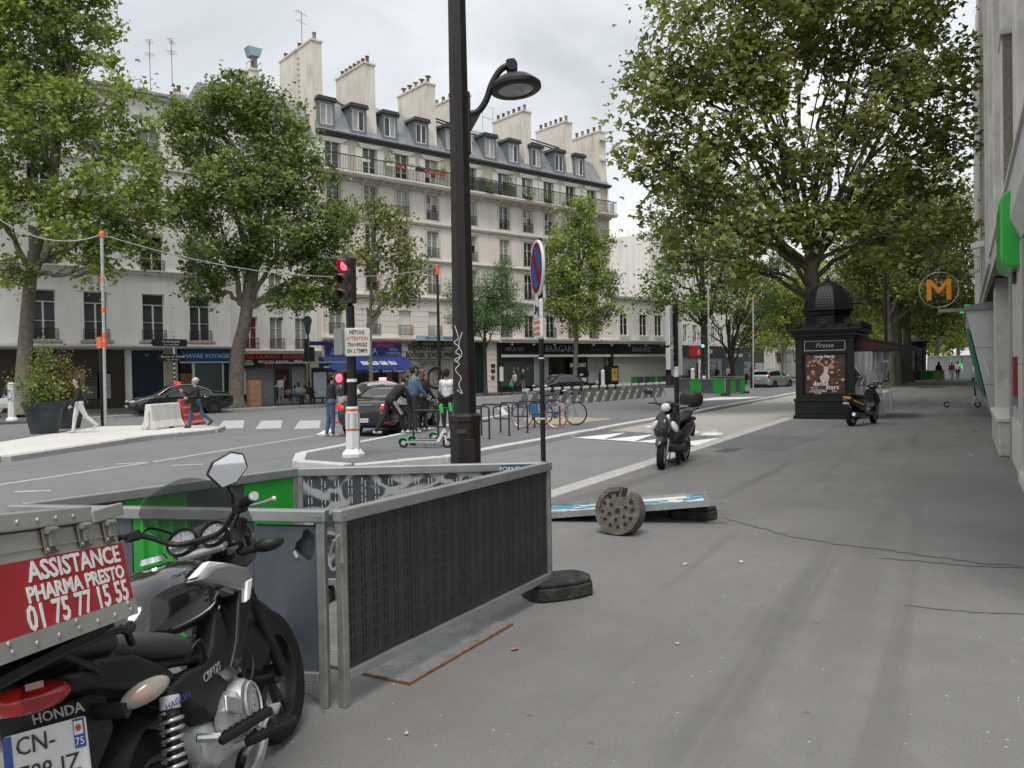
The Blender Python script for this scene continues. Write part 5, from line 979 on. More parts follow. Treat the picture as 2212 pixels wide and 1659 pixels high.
def signal_head(t, z, lit, s=1.0, y=-.14, x0=0):
    w = .30*s; h = .92*s
    MB().prism([(x0+x, z+q) for x, q in rrect(-w/2, w/2, 0, h, .05*s)], y-.0, y+.17*s, 'y').build('housing', HOUS, t, bevel=.008)
    for i, c in enumerate(('g', 'a', 'r')):
        zc = z+h*(.18+.32*i); on = lit == c; m9 = Euler((R(90), 0, 0)).to_matrix()
        MB().lathe([(.0, .03), (.06*s, .026), (.105*s, .0)], 20, (x0, y-.004, zc), m9).build('lens', {'r': REDL, 'g': GRNL}.get(c, None) if on else lens(None, False), t, smooth=60)
        vs_ = []; k = 14
        for j in range(k+1):
            a = R(-25)+R(230)*j/k; cx_, cz_ = .125*s*math.cos(a), .125*s*math.sin(a); ln_ = .26*s*(.35+.65*max(0, math.sin(a))**.7 if math.sin(a) > 0 else .3)
            vs_ += [(x0+cx_, y-.002, zc+cz_), (x0+cx_*1.02, y-ln_, zc+cz_-.03*s)]
        o = MB().add(vs_, [(2*j, 2*j+1, 2*j+3, 2*j+2) for j in range(k)]).build('visor', VIS, t, smooth=50); so = o.modifiers.new('t', 'SOLIDIFY'); so.thickness = .006
tloc = (-10.62, 12.25, .02)
tl = thing('traffic_light', 'brown traffic light showing red above a white and orange post cover', 'traffic light', tloc, rz_face(toward(tloc, 40)))
post_cover(tl, 1.0); MB().lathe([(.105, .98), (.1, 1.5), (.085, 3.0), (.05, 3.05)], 8, rot0=ot).build('pole', POLE, tl); signal_head(tl, 3.05, 'r')
MB().box(-.12, -.10, -.02, .0, 2.2, 2.5).build('bracket', POLE, tl)
pd = MB().prism([(x, q) for x, q in rrect(-.34, -.12, 1.22, 1.74, .08)], -.11, .09, 'y').build('pedestrian_box', HOUS, tl, bevel=.01); m9 = Euler((R(90), 0, 0)).to_matrix()
MB().lathe([(0, .03), (.07, .02), (.085, 0)], 18, (-.23, -.112, 1.58), m9).build('pedestrian_red_lens', REDL, pd, smooth=60); MB().lathe([(0, .03), (.07, .02), (.085, 0)], 18, (-.23, -.112, 1.37), m9).build('pedestrian_dark_lens', lens(None, False), pd, smooth=60)
# message plate faces the camera
q = toward(tloc, 3); ang = rz_face(q)-tl.rotation_euler.z
pm = Matrix.Rotation(ang, 4, 'Z')
f = MB().prism([(x+.13, z) for x, z in rrect(-.235, .235, 2.02, 2.55, .04)], -.16, -.14, 'y').build('message_plate', mat('cream plate face', (.60, .58, .53), .45, dirt=(.4, .38, .34), dscale=8), tl, rot=(0, 0, ang)); MB().prism([(x+.13, z) for x, z in rrect(-.25, .25, 2.005, 2.565, .05)], -.139, -.12, 'y').build('plate_rim', WHITE, f)
for s_, z, ma in (('PIETONS', 2.47, TX_K), ('ATTENTION', 2.35, TX_R), ('TRAVERSEZ', 2.23, TX_K), ('EN 2 TEMPS', 2.11, TX_K)): txt(s_, .105, ma, f, (.13, -.162, z), sx=.72, ext=.001, bold=.002)
MB().box(-.03, .03, -.162, -.161, 0, .008).build('accent', TX_K, f, (.075, 0, 2.515))
_sp = Matrix.Rotation(ang, 3, 'Z') @ Vector((-.23, -.02, 0)); MB().prism([(x, z) for x, z in rrect(-.2, .2, 2.04, 2.57, .04)], -.02, .02, 'y').build('side_plate', SIGNG, tl, _sp, (0, 0, ang+R(-62)))
MB().lathe([(.106, 1.5), (.104, 1.56)], 8, rot0=ot).build('sticker', WHITE, tl)
# far green light on the near pavement side, the one on the island and covers
def small_light(px, py, d, lit, label, zt=2.6, s=.8, turn=0, cover=True):
    p = at(px, py, d); p.z = .02; t = thing('traffic_light', label, 'traffic light', p, rz_face(toward(p, turn))); MB().cyl((0, 0, .3), (0, 0, zt+.9*s), .06, n=8).build('pole', POLE, t); signal_head(t, zt, lit, s)
    if cover: post_cover(t, 1.0, bands=False)
    else: MB().cyl((0, 0, 0), (0, 0, .3), .07, n=8).build('foot', POLE, t)
    return t
small_light(1521, 838, 60, 'g', 'dark traffic light showing green behind the green and grey barrier', 3.1, 1.0, 15)
small_light(1934, 824, 66.5, 'g', 'small traffic light showing green between the plane trunks', 2.4, .75, 0, False)
for px, d, lb in ((25, 33.5, 'white ribbed post cover on the kerb beside the leafy planters'), (1303, 58, 'plain white post cover standing between the docks and the display window'), (1497, 56, 'white post cover with faint red bands at the end of the dock row')):
    p = at(px, 860, d); p.z = -.03 if px < 100 else .0; t = thing('post_cover', lb, 'bollard', p, 0); post_cover(t, 1.45 if px != 25 else 1.5, bands=px == 1497)
    MB().lathe([(.135, 1.44), (.145, 1.46), (.145, 1.56), (.06, 1.63), (.0, 1.64)], 6).build('cap', WPL, t)
# ------------------------------------------------------------------ newspaper kiosk
KGR = mat('kiosk black green paint', (.007, .0085, .008), .42, spec=.3, var=.2, scale=4, dirt=(.018, .02, .019), dscale=5, damt=.4)
ki = thing('newspaper_kiosk', 'black green domed newspaper kiosk with lit poster and side awning', 'kiosk', (-3.78, 26.25, 0), 0)
hw = .86; dp = 3.0
MB().box(-hw-.07, hw+.07, -.07, dp+.07, 0, .12).box(-hw-.03, hw+.03, -.03, dp+.03, .12, .55).box(-hw-.06, hw+.06, -.06, dp+.06, .55, .63).build('plinth', KGR, ki, bevel=.012)
MB().box(-hw, -hw+.22, 0, .22, .63, 2.5).build('corner_post', KGR, ki, bevel=.01); MB().box(hw-.22, hw, 0, .22, .63, 2.5).build('corner_post', KGR, ki, bevel=.01); MB().box(-hw, hw, .08, dp, .63, 2.5).build('body', KGR, ki)
MB().box(-hw+.22, hw-.22, .0, .08, 2.02, 2.1).box(-hw+.22, hw-.22, 0.0, .08, 2.44, 2.5).box(-hw+.22, hw-.22, .0, .08, .63, .74).build('front_rail', KGR, ki, bevel=.006)
MB().box(-.58, .58, .05, .079, 2.12, 2.43).build('name_board', KGR, ki); MB().box(-.6, .6, .035, .05, 2.41, 2.43).box(-.6, .6, .035, .05, 2.12, 2.14).box(-.6, -.58, .035, .05, 2.14, 2.41).box(.58, .6, .035, .05, 2.14, 2.41).build('name_frame', mat('silver line', (.45, .46, .47), .4), ki)
txt('Presse', .2, mat('silver line', (.45, .46, .47)), ki, (0, .045, 2.28), shear=.3)
MB().box(-hw-.04, hw+.04, -.04, dp+.04, 2.5, 2.56).box(-hw-.1, hw+.1, -.1, dp+.1, 2.56, 2.68).box(-hw-.2, hw+.2, -.2, dp+.2, 2.68, 2.74).box(-hw-.24, hw+.24, -.24, dp+.24, 2.74, 2.79).build('cornice', KGR, ki, bevel=.012)
# wavy cresting
cr = [(-1.1, 2.79)]+[(-1.08+2.16*i/60, 2.86+.075*abs(math.sin(math.pi*3*i/60))**.6+.05*(i in (0, 60))) for i in range(61)]+[(1.1, 2.79)]
MB().prism(cr[::-1], -.2, -.17, 'y').build('cresting', KGR, ki)
for x in (-.72, 0, .72):
    MB().ell((x, -.21, 2.92), (.09, .02, .09)).build('rosette', KGR, ki, smooth=50)
    for a in range(5): MB().ell((x+.1*math.cos(R(20+35*a)), -.205, 2.95+.1*math.sin(R(20+35*a))), (.028, .015, .045), 8, 6, (0, R(70-35*a), 0)).build('palmette_leaf', KGR, ki, smooth=50)
for x in (-1.07, 1.07): MB().lathe([(.05, 2.79), (.06, 2.86), (.03, 2.92), (.055, 2.98), (.0, 3.06)], 10, (x, -.19, 0)).build('finial', KGR, ki, smooth=50)
for i in range(22): MB().lathe([(.02, 0), (.03, .06), (.012, .12), (.022, .18), (.0, .22)], 6, (1.06, -.05+i*.14, 2.79)).build('side_cresting', KGR, ki)
MB().box(-.66, .66, .2, 1.52, 2.79, 2.96).build('attic', KGR, ki)
def ngon(r, z, n=8, cy=.86): return [(r*math.cos(2*math.pi*(i+.5)/n), cy+r*math.sin(2*math.pi*(i+.5)/n), z) for i in range(n)]
MB().loft([ngon(.70, 2.9), ngon(.70, 3.22), ngon(.74, 3.24), ngon(.76, 3.34), ngon(.84, 3.38), ngon(.84, 3.44), ngon(.76, 3.46)]).build('drum', KGR, ki, bevel=.008)
dome = [(.73, 3.46), (.73, 3.56), (.69, 3.74), (.6, 3.94), (.46, 4.12), (.28, 4.26), (.1, 4.34), (.05, 4.36)]
dm = MB().loft([ngon(r, z) for r, z in dome]).build('dome', KGR, ki)
b = MB()                                               # overlapping fish scales on the dome faces
for row in range(9):
    z = 3.52+.072*row; rr = np.interp(z, [d[1] for d in dome], [d[0] for d in dome])
    for f in range(8):
        p0, p1 = Vector(ngon(rr, z)[f]), Vector(ngon(rr, z)[(f+1) % 8]); k = max(3, int((p1-p0).length/.085)); nrm = Vector(((p0+p1)/2).xy).to_3d(); nrm = Vector((((p0+p1)/2).x, ((p0+p1)/2).y-.86, 0)).normalized()
        for i in range(k):
            c = p0.lerp(p1, (i+.5+.0*(row % 2))/k); u = (p1-p0).normalized()*.04; sl = Vector((0, 0, 1))*.05-nrm*.02
            b.add([c-u+nrm*.004+sl, c+u+nrm*.004+sl, c+u+nrm*.012, c+nrm*.016-Vector((0, 0, .022)), c-u+nrm*.012], [(0, 1, 2, 3, 4)])
tag(b.build('dome_scales', KGR, dm), kind='stuff')
for i in range(8): MB().tube([Vector(ngon(r+.008, z)[i]) for r, z in dome], .016, 5).build('dome_rib', KGR, dm)
MB().lathe([(.05, 4.35), (.07, 4.4), (.03, 4.45), (.05, 4.5), (.012, 4.55), (.01, 4.95), (0, 5.0)], 10, (0, .86, 0)).build('dome_spike', KGR, dm, smooth=50)
# poster: a generic dancing figure on brown with the printed words
PBG = mat('dark brown poster print', (.045, .020, .014), .25, var=.8, scale=5, dirt=(.17, .07, .035), dscale=7, damt=.8)
po = MB().box(-.56, .58, .03, .079, .78, 2.0).build('poster', PBG, ki); PSK = mat('tan figure print', (.42, .22, .13), .3); PDR = mat('silver dress print', (.50, .44, .40), .3, var=.3, scale=25)
MB().prism([(-.09, 1.14), (.1, 1.14), (.14, 1.3), (.09, 1.42), (.12, 1.6), (-.02, 1.62), (-.03, 1.45), (-.15, 1.3)], .026, .0295, 'y').build('printed_dress', PDR, po)
MB().prism([(-.02, 1.62), (.12, 1.6), (.3, 1.76), (.2, 1.88), (.16, 1.86), (.24, 1.76), (.1, 1.68), (.1, 1.8), (.0, 1.8), (.0, 1.68), (-.16, 1.76), (-.06, 1.88), (-.1, 1.9), (-.24, 1.76)], .0255, .0295, 'y').build('printed_arms', PSK, po)
MB().prism([(.05+.095*math.cos(a), 1.76+.12*math.sin(a)) for a in [i*math.pi/8 for i in range(16)]], .0225, .0254, 'y').build('printed_hair', mat('dark hair print', (.015, .008, .006), .3), po); MB().prism([(.05+.045*math.cos(a), 1.75+.065*math.sin(a)) for a in [i*math.pi/8 for i in range(16)]], .020, .0224, 'y').build('printed_face', PSK, po)
rnd = random.Random(8)
for i in range(34):
    x, z = rnd.uniform(-.5, .52), rnd.uniform(1.05, 1.85)
    if -.22 < x < .2: continue
    r_ = rnd.uniform(.02, .06); MB().prism([(x+r_*1.4*math.cos(a), z+r_*math.sin(a)) for a in [j*math.pi/5+i for j in range(10)]], .026+.0001*i, .0298, 'y').build('printed_leaf', [PSK, mat('copper print', (.2, .07, .025), .3), mat('gold print', (.4, .26, .1), .3)][i % 3], po)
for s_, sz, x, z, sx in (('Linda Hardy', .12, 0, 1.935, 1), ('danse', .2, -.12, 1.1, 1), ('avec les', .07, -.32, .985, 1), ('stars', .2, .22, .985, 1), ('TOUS LES SAMEDIS', .055, -.2, .9, .9), ('DES LE 21 SEPTEMBRE', .06, -.2, .855, .9), ('21:05', .085, -.2, .8, 1), ('TF1', .075, .28, .855, 1.2)): txt(s_, sz, TX_W, po, (x, .022, z), sx=sx, ext=.001, bold=.002 if sz > .1 else 0)
MB().box(-.6, -.57, .02, .06, .75, 2.02).box(.59, .62, .02, .06, .75, 2.02).build('poster_frame', KGR, ki)
MB().prism([(-.6, .18), (.6, .18), (0, .36)], -.04, -.031, 'y').build('plinth_panel', KGR, ki)
# side awning
AWR = mat('dark red awning cloth', (.035, .010, .010), .8)
MB().prism([(hw+.02, 2.55), (hw+1.72, 2.16), (hw+1.72, 2.10), (hw+1.66, 2.10), (hw+.02, 2.49)], .15, dp-.1, 'y').build('awning', KGR, ki); MB().prism([(hw+.02, 2.48), (hw+1.65, 2.10), (hw+.02, 2.10)], .16, .18, 'y').build('awning_side', AWR, ki); MB().prism([(hw+.02, 2.475), (hw+1.64, 2.105), (hw+1.64, 2.10), (hw+.02, 2.46)], .19, dp-.12, 'y').build('awning_lining', AWR, ki); MB().box(hw+.02, hw+1.74, .12, .16, 2.04, 2.12).build('awning_rail', KGR, ki)
CUR = mat('clear plastic curtain', (.40, .41, .40), .3, alpha=.62, spec=.6)
def curtain(x0, x1, y, z0, z1, seed, pinch):
    rd = random.Random(seed); rows = 16; n = 22; vs_ = []; 
    for j in range(rows+1):
        t_ = j/rows; z = z1+(z0-z1)*t_; sq = 1-.55*math.exp(-((t_-pinch)/.14)**2); 
        for i in range(n+1):
            u = i/n; xm = x0+(x1-x0)*.65; vs_.append((xm+(x0+(x1-x0)*u-xm)*sq+.25*t_*(t_ > pinch)*.3, y+.05*math.sin(u*19+seed+t_*2)*(.5+t_), z))
    return MB().add(vs_, [(j*(n+1)+i, j*(n+1)+i+1, (j+1)*(n+1)+i+1, (j+1)*(n+1)+i) for j in range(rows) for i in range(n)]).build('plastic_curtain', CUR, ki, smooth=70)
curtain(hw-.05, hw+.5, .05, .75, 2.06, 3, .55); curtain(hw+.4, hw+.95, .5, .2, 2.06, 5, .45); curtain(hw+.5, hw+.75, .3, .12, 1.0, 7, .3)
MB().box(hw+.55, hw+.58, .2, .23, 0, 2.08).build('awning_pole', ALUD, ki)
kl = thing('wall_lamp', 'small dark dish lamp sticking out beside the kiosk dome', 'lamp', (-3.05, 27.6, 3.62), 0); MB().lathe([(.04, .16), (.08, .12), (.2, .05), (.26, 0), (.24, -.03), (0, -.03)], 18).build('lamp_head', POLE, kl, smooth=50); MB().tube([(0, 0, .14), (-.12, .1, .2), (-.2, .2, .1), (-.2, .2, -.9)], .02, 6).build('arm', POLE, kl)
# ------------------------------------------------------------------ right hand building
STONE = mat('pale limestone cladding', (.62, .595, .55), .75, var=.1, scale=1.4, dirt=(.30, .275, .24), dscale=1.5, damt=.55, bump=.15, bsc=40)
STONE2 = mat('grey beige limestone', (.50, .48, .44), .75, var=.12, scale=1.2, dirt=(.20, .185, .165), dscale=1.8, damt=.6, bump=.15, bsc=40)
CONC = mat('pale painted concrete', (.52, .515, .49), .8, var=.08, scale=1.5, dirt=(.33, .315, .285), dscale=1.8, damt=.5)
AGG = mat('exposed aggregate', (.25, .22, .18), .95, var=.5, scale=30, bump=1, bsc=60); LEAD = mat('lead grey coping', (.17, .185, .195), .5, var=.1, scale=3)
rb = thing('stone_building', 'tall pale stone fronted building with pilasters along the right of the pavement', 'building', (.70, 15.9, 0), R(-90))
# local x runs towards the camera (-Y), local y into the building (+X)
def stone_wall(x0, x1, z0, z1, y0, dx, dz, ma, d=.08):
    nx = max(1, round((x1-x0)/dx)); nz = max(1, round((z1-z0)/dz)); wx = (x1-x0)/nx; wz = (z1-z0)/nz; k = ('sw', round(wx, 3), round(wz, 3), ma.name, d)
    if k not in _W: _W[k] = MB().box(.003, wx-.003, 0, d, .003, wz-.003).mesh('stone_slab', ma)
    for i in range(nx):
        for j in range(nz): link('stone_slab', _W[k], rb, (x0+wx*i, y0, z0+wz*j))
MB().box(-45, 10, .35, 9, 0, 19).build('core_wall', STONE2, rb)
MB().box(-.08, .0, -.01, .34, 0.0, 3.7).box(-.03, .02, -.05, -.011, 0, 3.4).build('metal_edge', ALU, rb)
stone_wall(0.005, 2.6, .75, 3.4, .0, 1.3, .88, STONE2); stone_wall(0.005, 2.6, .0, .75, -.02, 1.3, .75, STONE)
MB().box(1.0, 1.5, -.05, -.001, 1.15, 1.75).build('red_notice', mat('dark red panel', (.20, .012, .018), .4), rb); MB().box(1.0, 1.5, -.06, -.001, 1.0, 1.14).build('notice_ledge', LEAD, rb); MB().box(.95, 1.4, -.04, -.001, 2.9, 3.2).build('dark_plate', mat('dark plate', (.02, .02, .02), .4), rb)
MB().box(2.6, 10, -.06, .3, 0, .14).build('door_step', STONE, rb); MB().box(2.62, 9.9, .2, .34, .12, 3.4).build('shop_glass', GLASS, rb)
# canopy soffit and green sign
MB().prism([(-.12, 3.75), (.02, 3.45), (.34, 3.45), (.34, 4.2), (-.1, 4.2)], -.05, 10, 'x').build('canopy', CONC, rb)
gs = thing('green_sign', 'rounded bright green projecting light box sign on the stone building', 'sign', (.46, 15.3, 3.05), R(-90))
GRS = mat('bright green plastic', (.02, .42, .055), .3, coat=.3, dirt=(.05, .5, .1), dscale=4, damt=.4)
MB().prism([(y, z) for y, z in rrect(-.0, .45, 0, 1.12, .16, 6)], 0, 1.6, 'x').build('box', GRS, gs, bevel=.03); MB().box(-.06, .0, .05, .42, .1, 1.0).build('end_panel', mat('white lettering', (.75, .75, .74)), gs)
stroke(gs, [(.5, .8), (.7, .62), (.95, .72), (1.2, .55)], .02, mat('pale green print', (.2, .6, .25), .4)).location.y = -.005
# upper floors: pilasters and window strips
for i in range(12):
    x = -44+i*4.3; MB().box(x, x+.75, -.12, .35, 4.4, 19).build('pilaster', STONE, rb, bevel=.02); MB().box(x+.76, x+4.28, .28, .34, 4.4, 19).build('glazing', mat('grey blue office glass', (.10, .12, .135), .12, spec=.7), rb)
    for z in range(5): MB().box(x+.76, x+4.28, .12, .34, 4.4+3*z, 5.3+3*z).build('spandrel', STONE, rb)
    MB().box(x+2.4, x+2.55, .05, .34, 4.4, 19).build('mullion', STONE, rb)
MB().box(-45, -8.2, -.16, -.02, 4.2, 4.4).build('ledge', CONC, rb)
MB().box(-45, 10, -.10, .34, 3.9, 4.39).box(-45, 10, -.14, .34, 4.39, 4.46).build('canopy_band', CONC, rb); MB().box(-45, -2, -.11, -.101, 3.6, 3.9).build('canopy_drip', DORMC, rb)
MB().box(-1.2, -.09, .0, .34, 0.0, 3.8).build('entry_pier', STONE2, rb); MB().box(-9.2, -8.4, -.02, .34, 0, 3.85).build('pier', STONE, rb, bevel=.01); MB().box(-12, -9.25, .1, .34, 0, 3.85).build('shop_recess', mat('dark shop recess', (.02, .03, .028), .5), rb)
MB().prism([(x, q) for x, q in ((-.1, 4.2), (-.1, 7.2), (.12, 7.2), (.12, 4.6), (.3, 4.2))], -.9, -.1, 'x').build('aggregate_pier', AGG, rb); MB().box(-1.0, -.02, -.14, .3, 7.2, 7.28).build('pier_cap', CONC, rb)
for y, z in ((-14.5, 5.5), (-24, 5.6)): o = MB().obox((0, 0, 0), (.3, .42, .18), (R(12), 0, 0)).build('floodlight', FRAME, rb, (y, -.3, z), bevel=.02); MB().tube([(0, .2, 0), (0, .5, .1)], .03, 6).build('bracket', FRAME, o)
# low ledge in front of the pier
le = thing('stone_ledge', 'low stone ledge with pale top against the stone building', 'ledge', (.50, 18.8, 0), 0)
MB().box(0, .33, -2.35, 1.6, 0, .62).build('ledge_body', STONE2, le, bevel=.03); MB().box(-.03, .33, -2.4, 1.65, .62, .68).build('ledge_top', CONC, le, bevel=.006); MB().box(.18, .33, -2.36, -1.9, .0, .4).build('worn_corner', AGG, le)
# ------------------------------------------------------------------ metro stair wall and sign
me_ = thing('metro_entrance', 'inclined pale concrete side wall of the metro stairs with grey coping', 'metro entrance', (0, 27.5, 0), 0)
MB().prism([(.69, 0), (.03, 3.22), (.80, 3.22), (.95, 3.0), (.95, 0)], 0, 12, 'y').build('inclined_wall', CONC, me_, bevel=.01); MB().prism([(.0, 3.22), (-.02, 3.36), (.82, 3.47), (.82, 3.22)], -.06, 12, 'y').build('coping', LEAD, me_)
for z in (1.0, 2.1): MB().box(0.2 if z > 2 else .42, .96, -.004, -.001, z, z+.012).build('joint', mat('dark joint', (.12, .11, .1), .9), me_)
MB().add([(.45, -.006, 1.72), (.5, -.006, 1.72), (.6, -.006, 1.5), (.62, -.006, 1.28), (.57, -.006, 1.25), (.55, -.006, 1.45)], [(0, 1, 2, 3, 4, 5)]).build('paint_smear', WPL, me_)
for i in range(4):                                     # poster frames on the slanting face
    y = .3+2.9*i; x_ = lambda z: .69-.66*z/3.22-.03
    MB().add([(x_(.6), y, .6), (x_(.6), y+2.6, .6), (x_(2.7), y+2.6, 2.7), (x_(2.7), y, 2.7), (x_(.6)-.05, y, .6), (x_(.6)-.05, y+2.6, .6), (x_(2.7)-.05, y+2.6, 2.7), (x_(2.7)-.05, y, 2.7)], [(0, 1, 2, 3), (4, 7, 6, 5), (0, 4, 5, 1), (1, 5, 6, 2), (2, 6, 7, 3), (3, 7, 4, 0)]).build('poster_frame', mat('teal frame', (.03, .2, .15), .5), me_)
ms = thing('metro_sign', 'orange letter M inside two thin rings on a steel arm', 'metro sign', (-.67, 27.45, 3.88), R(9))
MO = mat('metro orange', (.72, .26, .012), .4); Ms = .33
MB().prism([(x*Ms, z*Ms) for x, z in ((-1, -.95), (-.62, -.95), (-.62, .42), (0, -.38), (.62, .42), (.62, -.95), (1, -.95), (1, .95), (.66, .95), (0, .12), (-.66, .95), (-1, .95))], -.06, .06, 'y').build('letter_m', MO, ms, bevel=.008)
for y in (-.05, .06): MB().tube([(.53*math.cos(a), y, .53*math.sin(a)) for a in [i*2*math.pi/40 for i in range(40)]], .014, 6, closed=True).build('ring', mat('dull brass ring', (.28, .25, .18), .4, metal=.5), ms)
MB().tube([(0, 0, -.5), (0, 0, -.68)], .035, 8).build('stem', ALUD, ms); MB().box(-.02, .75, -.04, .04, -.68, -.58).build('arm', ALU, ms)
# pharmacy crosses
PGR = mat('lit green cross', (.02, .8, .12), .4, emit=.25)
for p, s_, lb in ((at(2089, 672, 30), .24, 'green cross shop sign half hidden by the metro wall'), (at(2074, 789, 80), .28, 'small lit green cross sign far up the pavement')):
    c = thing('pharmacy_cross', lb, 'sign', p, R(5)); MB().prism([(x*s_, z*s_) for x, z in ((-.33, -1), (.33, -1), (.33, -.33), (1, -.33), (1, .33), (.33, .33), (.33, 1), (-.33, 1), (-.33, .33), (-1, .33), (-1, -.33), (-.33, -.33))], -.05, .05, 'y').build('cross', PGR, c); MB().box(-.02, s_*1.6, -.02, .02, -.02, .02).build('bracket', ALUD, c)
# far building after the stone one, coach, advertising column and screens
fb = thing('corner_building', 'far pale apartment block rising beyond the metro entrance', 'building', (1.6, 63, 0), R(-90))
b = MB().wall(-60, 0, 0, 18, [(x-.5, x+.5, z, z+1.8) for z in (4.5, 7.6, 10.7, 13.8) for x in [-58+3*i for i in range(20)]], 0, .2); back(b, -60, 0, 0, 18, 0, 9); b.build('wall', STONE, fb)
mo = thing('advertising_column', 'round dark green advertising column with posters behind glass', 'advertising column', (-4.0, 88, 0), 0)
MB().lathe([(.75, 0), (.75, .6), (.68, .65)], 20).build('base', KGR, mo); MB().lathe([(.62, .65), (.62, 3.2)], 24).build('poster_drum', mat('grey blue poster drum', (.10, .13, .14), .2, var=.8, scale=1.3, dirt=(.2, .08, .03), dscale=2), mo, smooth=50); MB().lathe([(.8, 3.2), (.85, 3.35), (.78, 3.4), (.78, 3.6), (.95, 3.7), (.95, 3.8), (.6, 4.1), (.25, 4.35), (0, 4.4)], 20).build('roof', KGR, mo, smooth=35)
for i in range(6): a = i*math.pi/3+.3; MB().box(-.06, .06, -.04, .04, .6, 3.2).build('mullion', KGR, mo, (.66*math.cos(a), .66*math.sin(a), 0), (0, 0, a+R(90)))
def stripe_barrier(t, L, cols_, h=.98):
    x = 0; w = L/len(cols_)
    for c in cols_: ribbed(w, .8).build('ribbed_sheet', c, t, (x, 0, .12)); x += w
    MB().box(-.02, L+.02, -.03, .03, .93, h).build('top_rail', ALU, t); MB().box(0, L, -.02, .02, .06, .11).build('bottom_rail', ALU, t)
    for q in (0, L): MB().box(q-.025, q+.025, -.02, .02, 0, .92).build('post', ALU, t)
def sbar(a, b_, cols_, label):
    a, b_ = Vector((*a, 0)), Vector((*b_, 0)); d = b_-a; t = thing('works_barrier', label, 'barrier', a, math.atan2(d.y, d.x)); stripe_barrier(t, d.length, cols_); return t
G, D_ = PLGRN, mat('slate grey sheet', (.1, .1, .1))
q0, q1, q2 = gp(1467, 851, .02), gp(1567, 855, .02), gp(1609, 850, .02)
for i, (a, b_, c, lb) in enumerate(((q0, q1, (D_, G, D_, G), 'green and grey striped barrier facing the dark scooter post'), (q1, q2, (D_, G, D_, G), 'green and grey striped barrier turned towards the silver car'), (gp(1530, 841, .02), gp(1607, 842, .02), (G, D_, D_, G), 'low seen striped barrier at the back of the barrier square'))):
    t = sbar((a.x, a.y), (b_.x, b_.y), c, lb); t.location.z = .02
foot((q1.x, q1.y, .02), R(30), 'flat rubber foot at the corner of the striped barriers'); foot((q2.x, q2.y, .02), R(0), 'flat rubber foot at the end of the striped barriers')
for a, b_, c, lb in (((-5.2, 84.5), (-3.6, 84.2), (G, D_), 'short green and grey barrier at the foot of the advertising column'), ((-3.55, 84.2), (-1.7, 84.6), (G, mat('galvanised mesh', (.3, .32, .33), .5)), 'green and steel barrier beside the walking people')): sbar(a, b_, c, lb)
for i in range(5):
    a, b_ = fac(28.9+1.75*i, 2.2), fac(30.5+1.75*i, 2.2); t = sbar((a.x, a.y), (b_.x, b_.y), ((G, D_) if i % 2 == 0 else (D_, G)), ['green and grey barrier by the black shop pillar', 'grey and green barrier under the far display window', 'green and grey barrier behind the plain white post cover', 'grey and green barrier before the white chef jackets', 'last green and grey barrier at the end of the shop'][i]); t.location.z = -.03
sh_ = thing('site_cabin', 'white site cabins standing far up the pavement behind the barrier', 'cabin', (-2.4, 96, 0), 0)
for i in range(4): MB().box(-1+i*1.05, -.02+i*1.05, 0, 2.5, 0, 2.3).build('cabin_panel', mat('pale cabin sheet', (.5, .54, .57), .5), sh_); MB().box(-1.05, 3.2, -.05, 2.6, 2.3, 2.42).build('cabin_roof', WPL, sh_) if i == 0 else None
fl_ = thing('street_lamp', 'tall dark lamp post with small white emblem beside the plane trunks', 'street lamp', (-4.72, 60.5, 0), 0)
MB().lathe([(.24, 0), (.24, .1), (.21, .14), (.2, .5), (.17, .55), (.165, 2.3), (.12, 2.4), (.1, 8.0), (0, 8.05)], 8).build('pole', POLE, fl_); MB().prism([(x, z+1.75) for x, z in arc(0, 0, .16, 0, math.pi, 8)], -.19, -.175, 'y').build('emblem', WHITE, fl_); MB().prism([(x, z+1.75) for x, z in arc(0, 0, .11, 0, math.pi, 8)], -.196, -.191, 'y').build('emblem_inner', POLE, fl_)
# ------------------------------------------------------------------ cars
TYRE = mat('tyre rubber', (.009, .009, .009), .85, spec=.3, var=.2, scale=30); RIM = mat('alloy rim', (.52, .53, .54), .32, metal=.6); DARKP = mat('black trim plastic', (.013, .013, .014), .5)
CGL = mat('car glass', (.010, .012, .013), .04, spec=.8); REDLIT = mat('lit tail lamp', (.65, .012, .018), .25, emit=.35); REDLENS = mat('red lens', (.30, .008, .012), .15, coat=.5); HEADL = mat('headlamp glass', (.52, .54, .55), .08, spec=.9); CHROME = mat('chrome', (.62, .63, .64), .12, metal=1)
def extract(me, mi, name, ma):
    idx = [p for p in me.polygons if p.material_index == mi]; vm = {}; vs_ = []; fs_ = []
    for p in idx:
        f = []
        for v in p.vertices:
            if v not in vm: vm[v] = len(vs_); vs_.append(tuple(me.vertices[v].co))
            f.append(vm[v])
        fs_.append(f)
    n = bpy.data.meshes.new(name); n.from_pydata(vs_, [], fs_); n.materials.append(ma); n.shade_smooth(); return n
def islands(me):
    par = list(range(len(me.vertices)))
    def fd(a):
        while par[a] != a: par[a] = par[par[a]]; a = par[a]
        return a
    for e in me.edges: a, b = fd(e.vertices[0]), fd(e.vertices[1]); par[a] = b
    g = {}
    for p in me.polygons: g.setdefault(fd(p.vertices[0]), []).append(p)
    return list(g.values())
def split_islands(me, name, ma, parent):
    for ps in islands(me):
        vm = {}; vs_ = []; fs_ = []
        for p in ps:
            f = []
            for v in p.vertices:
                if v not in vm: vm[v] = len(vs_); vs_.append(tuple(me.vertices[v].co))
                f.append(vm[v])
            fs_.append(f)
        n = bpy.data.meshes.new(name); n.from_pydata(vs_, [], fs_); n.materials.append(ma); n.shade_smooth(); link(name, n, parent)
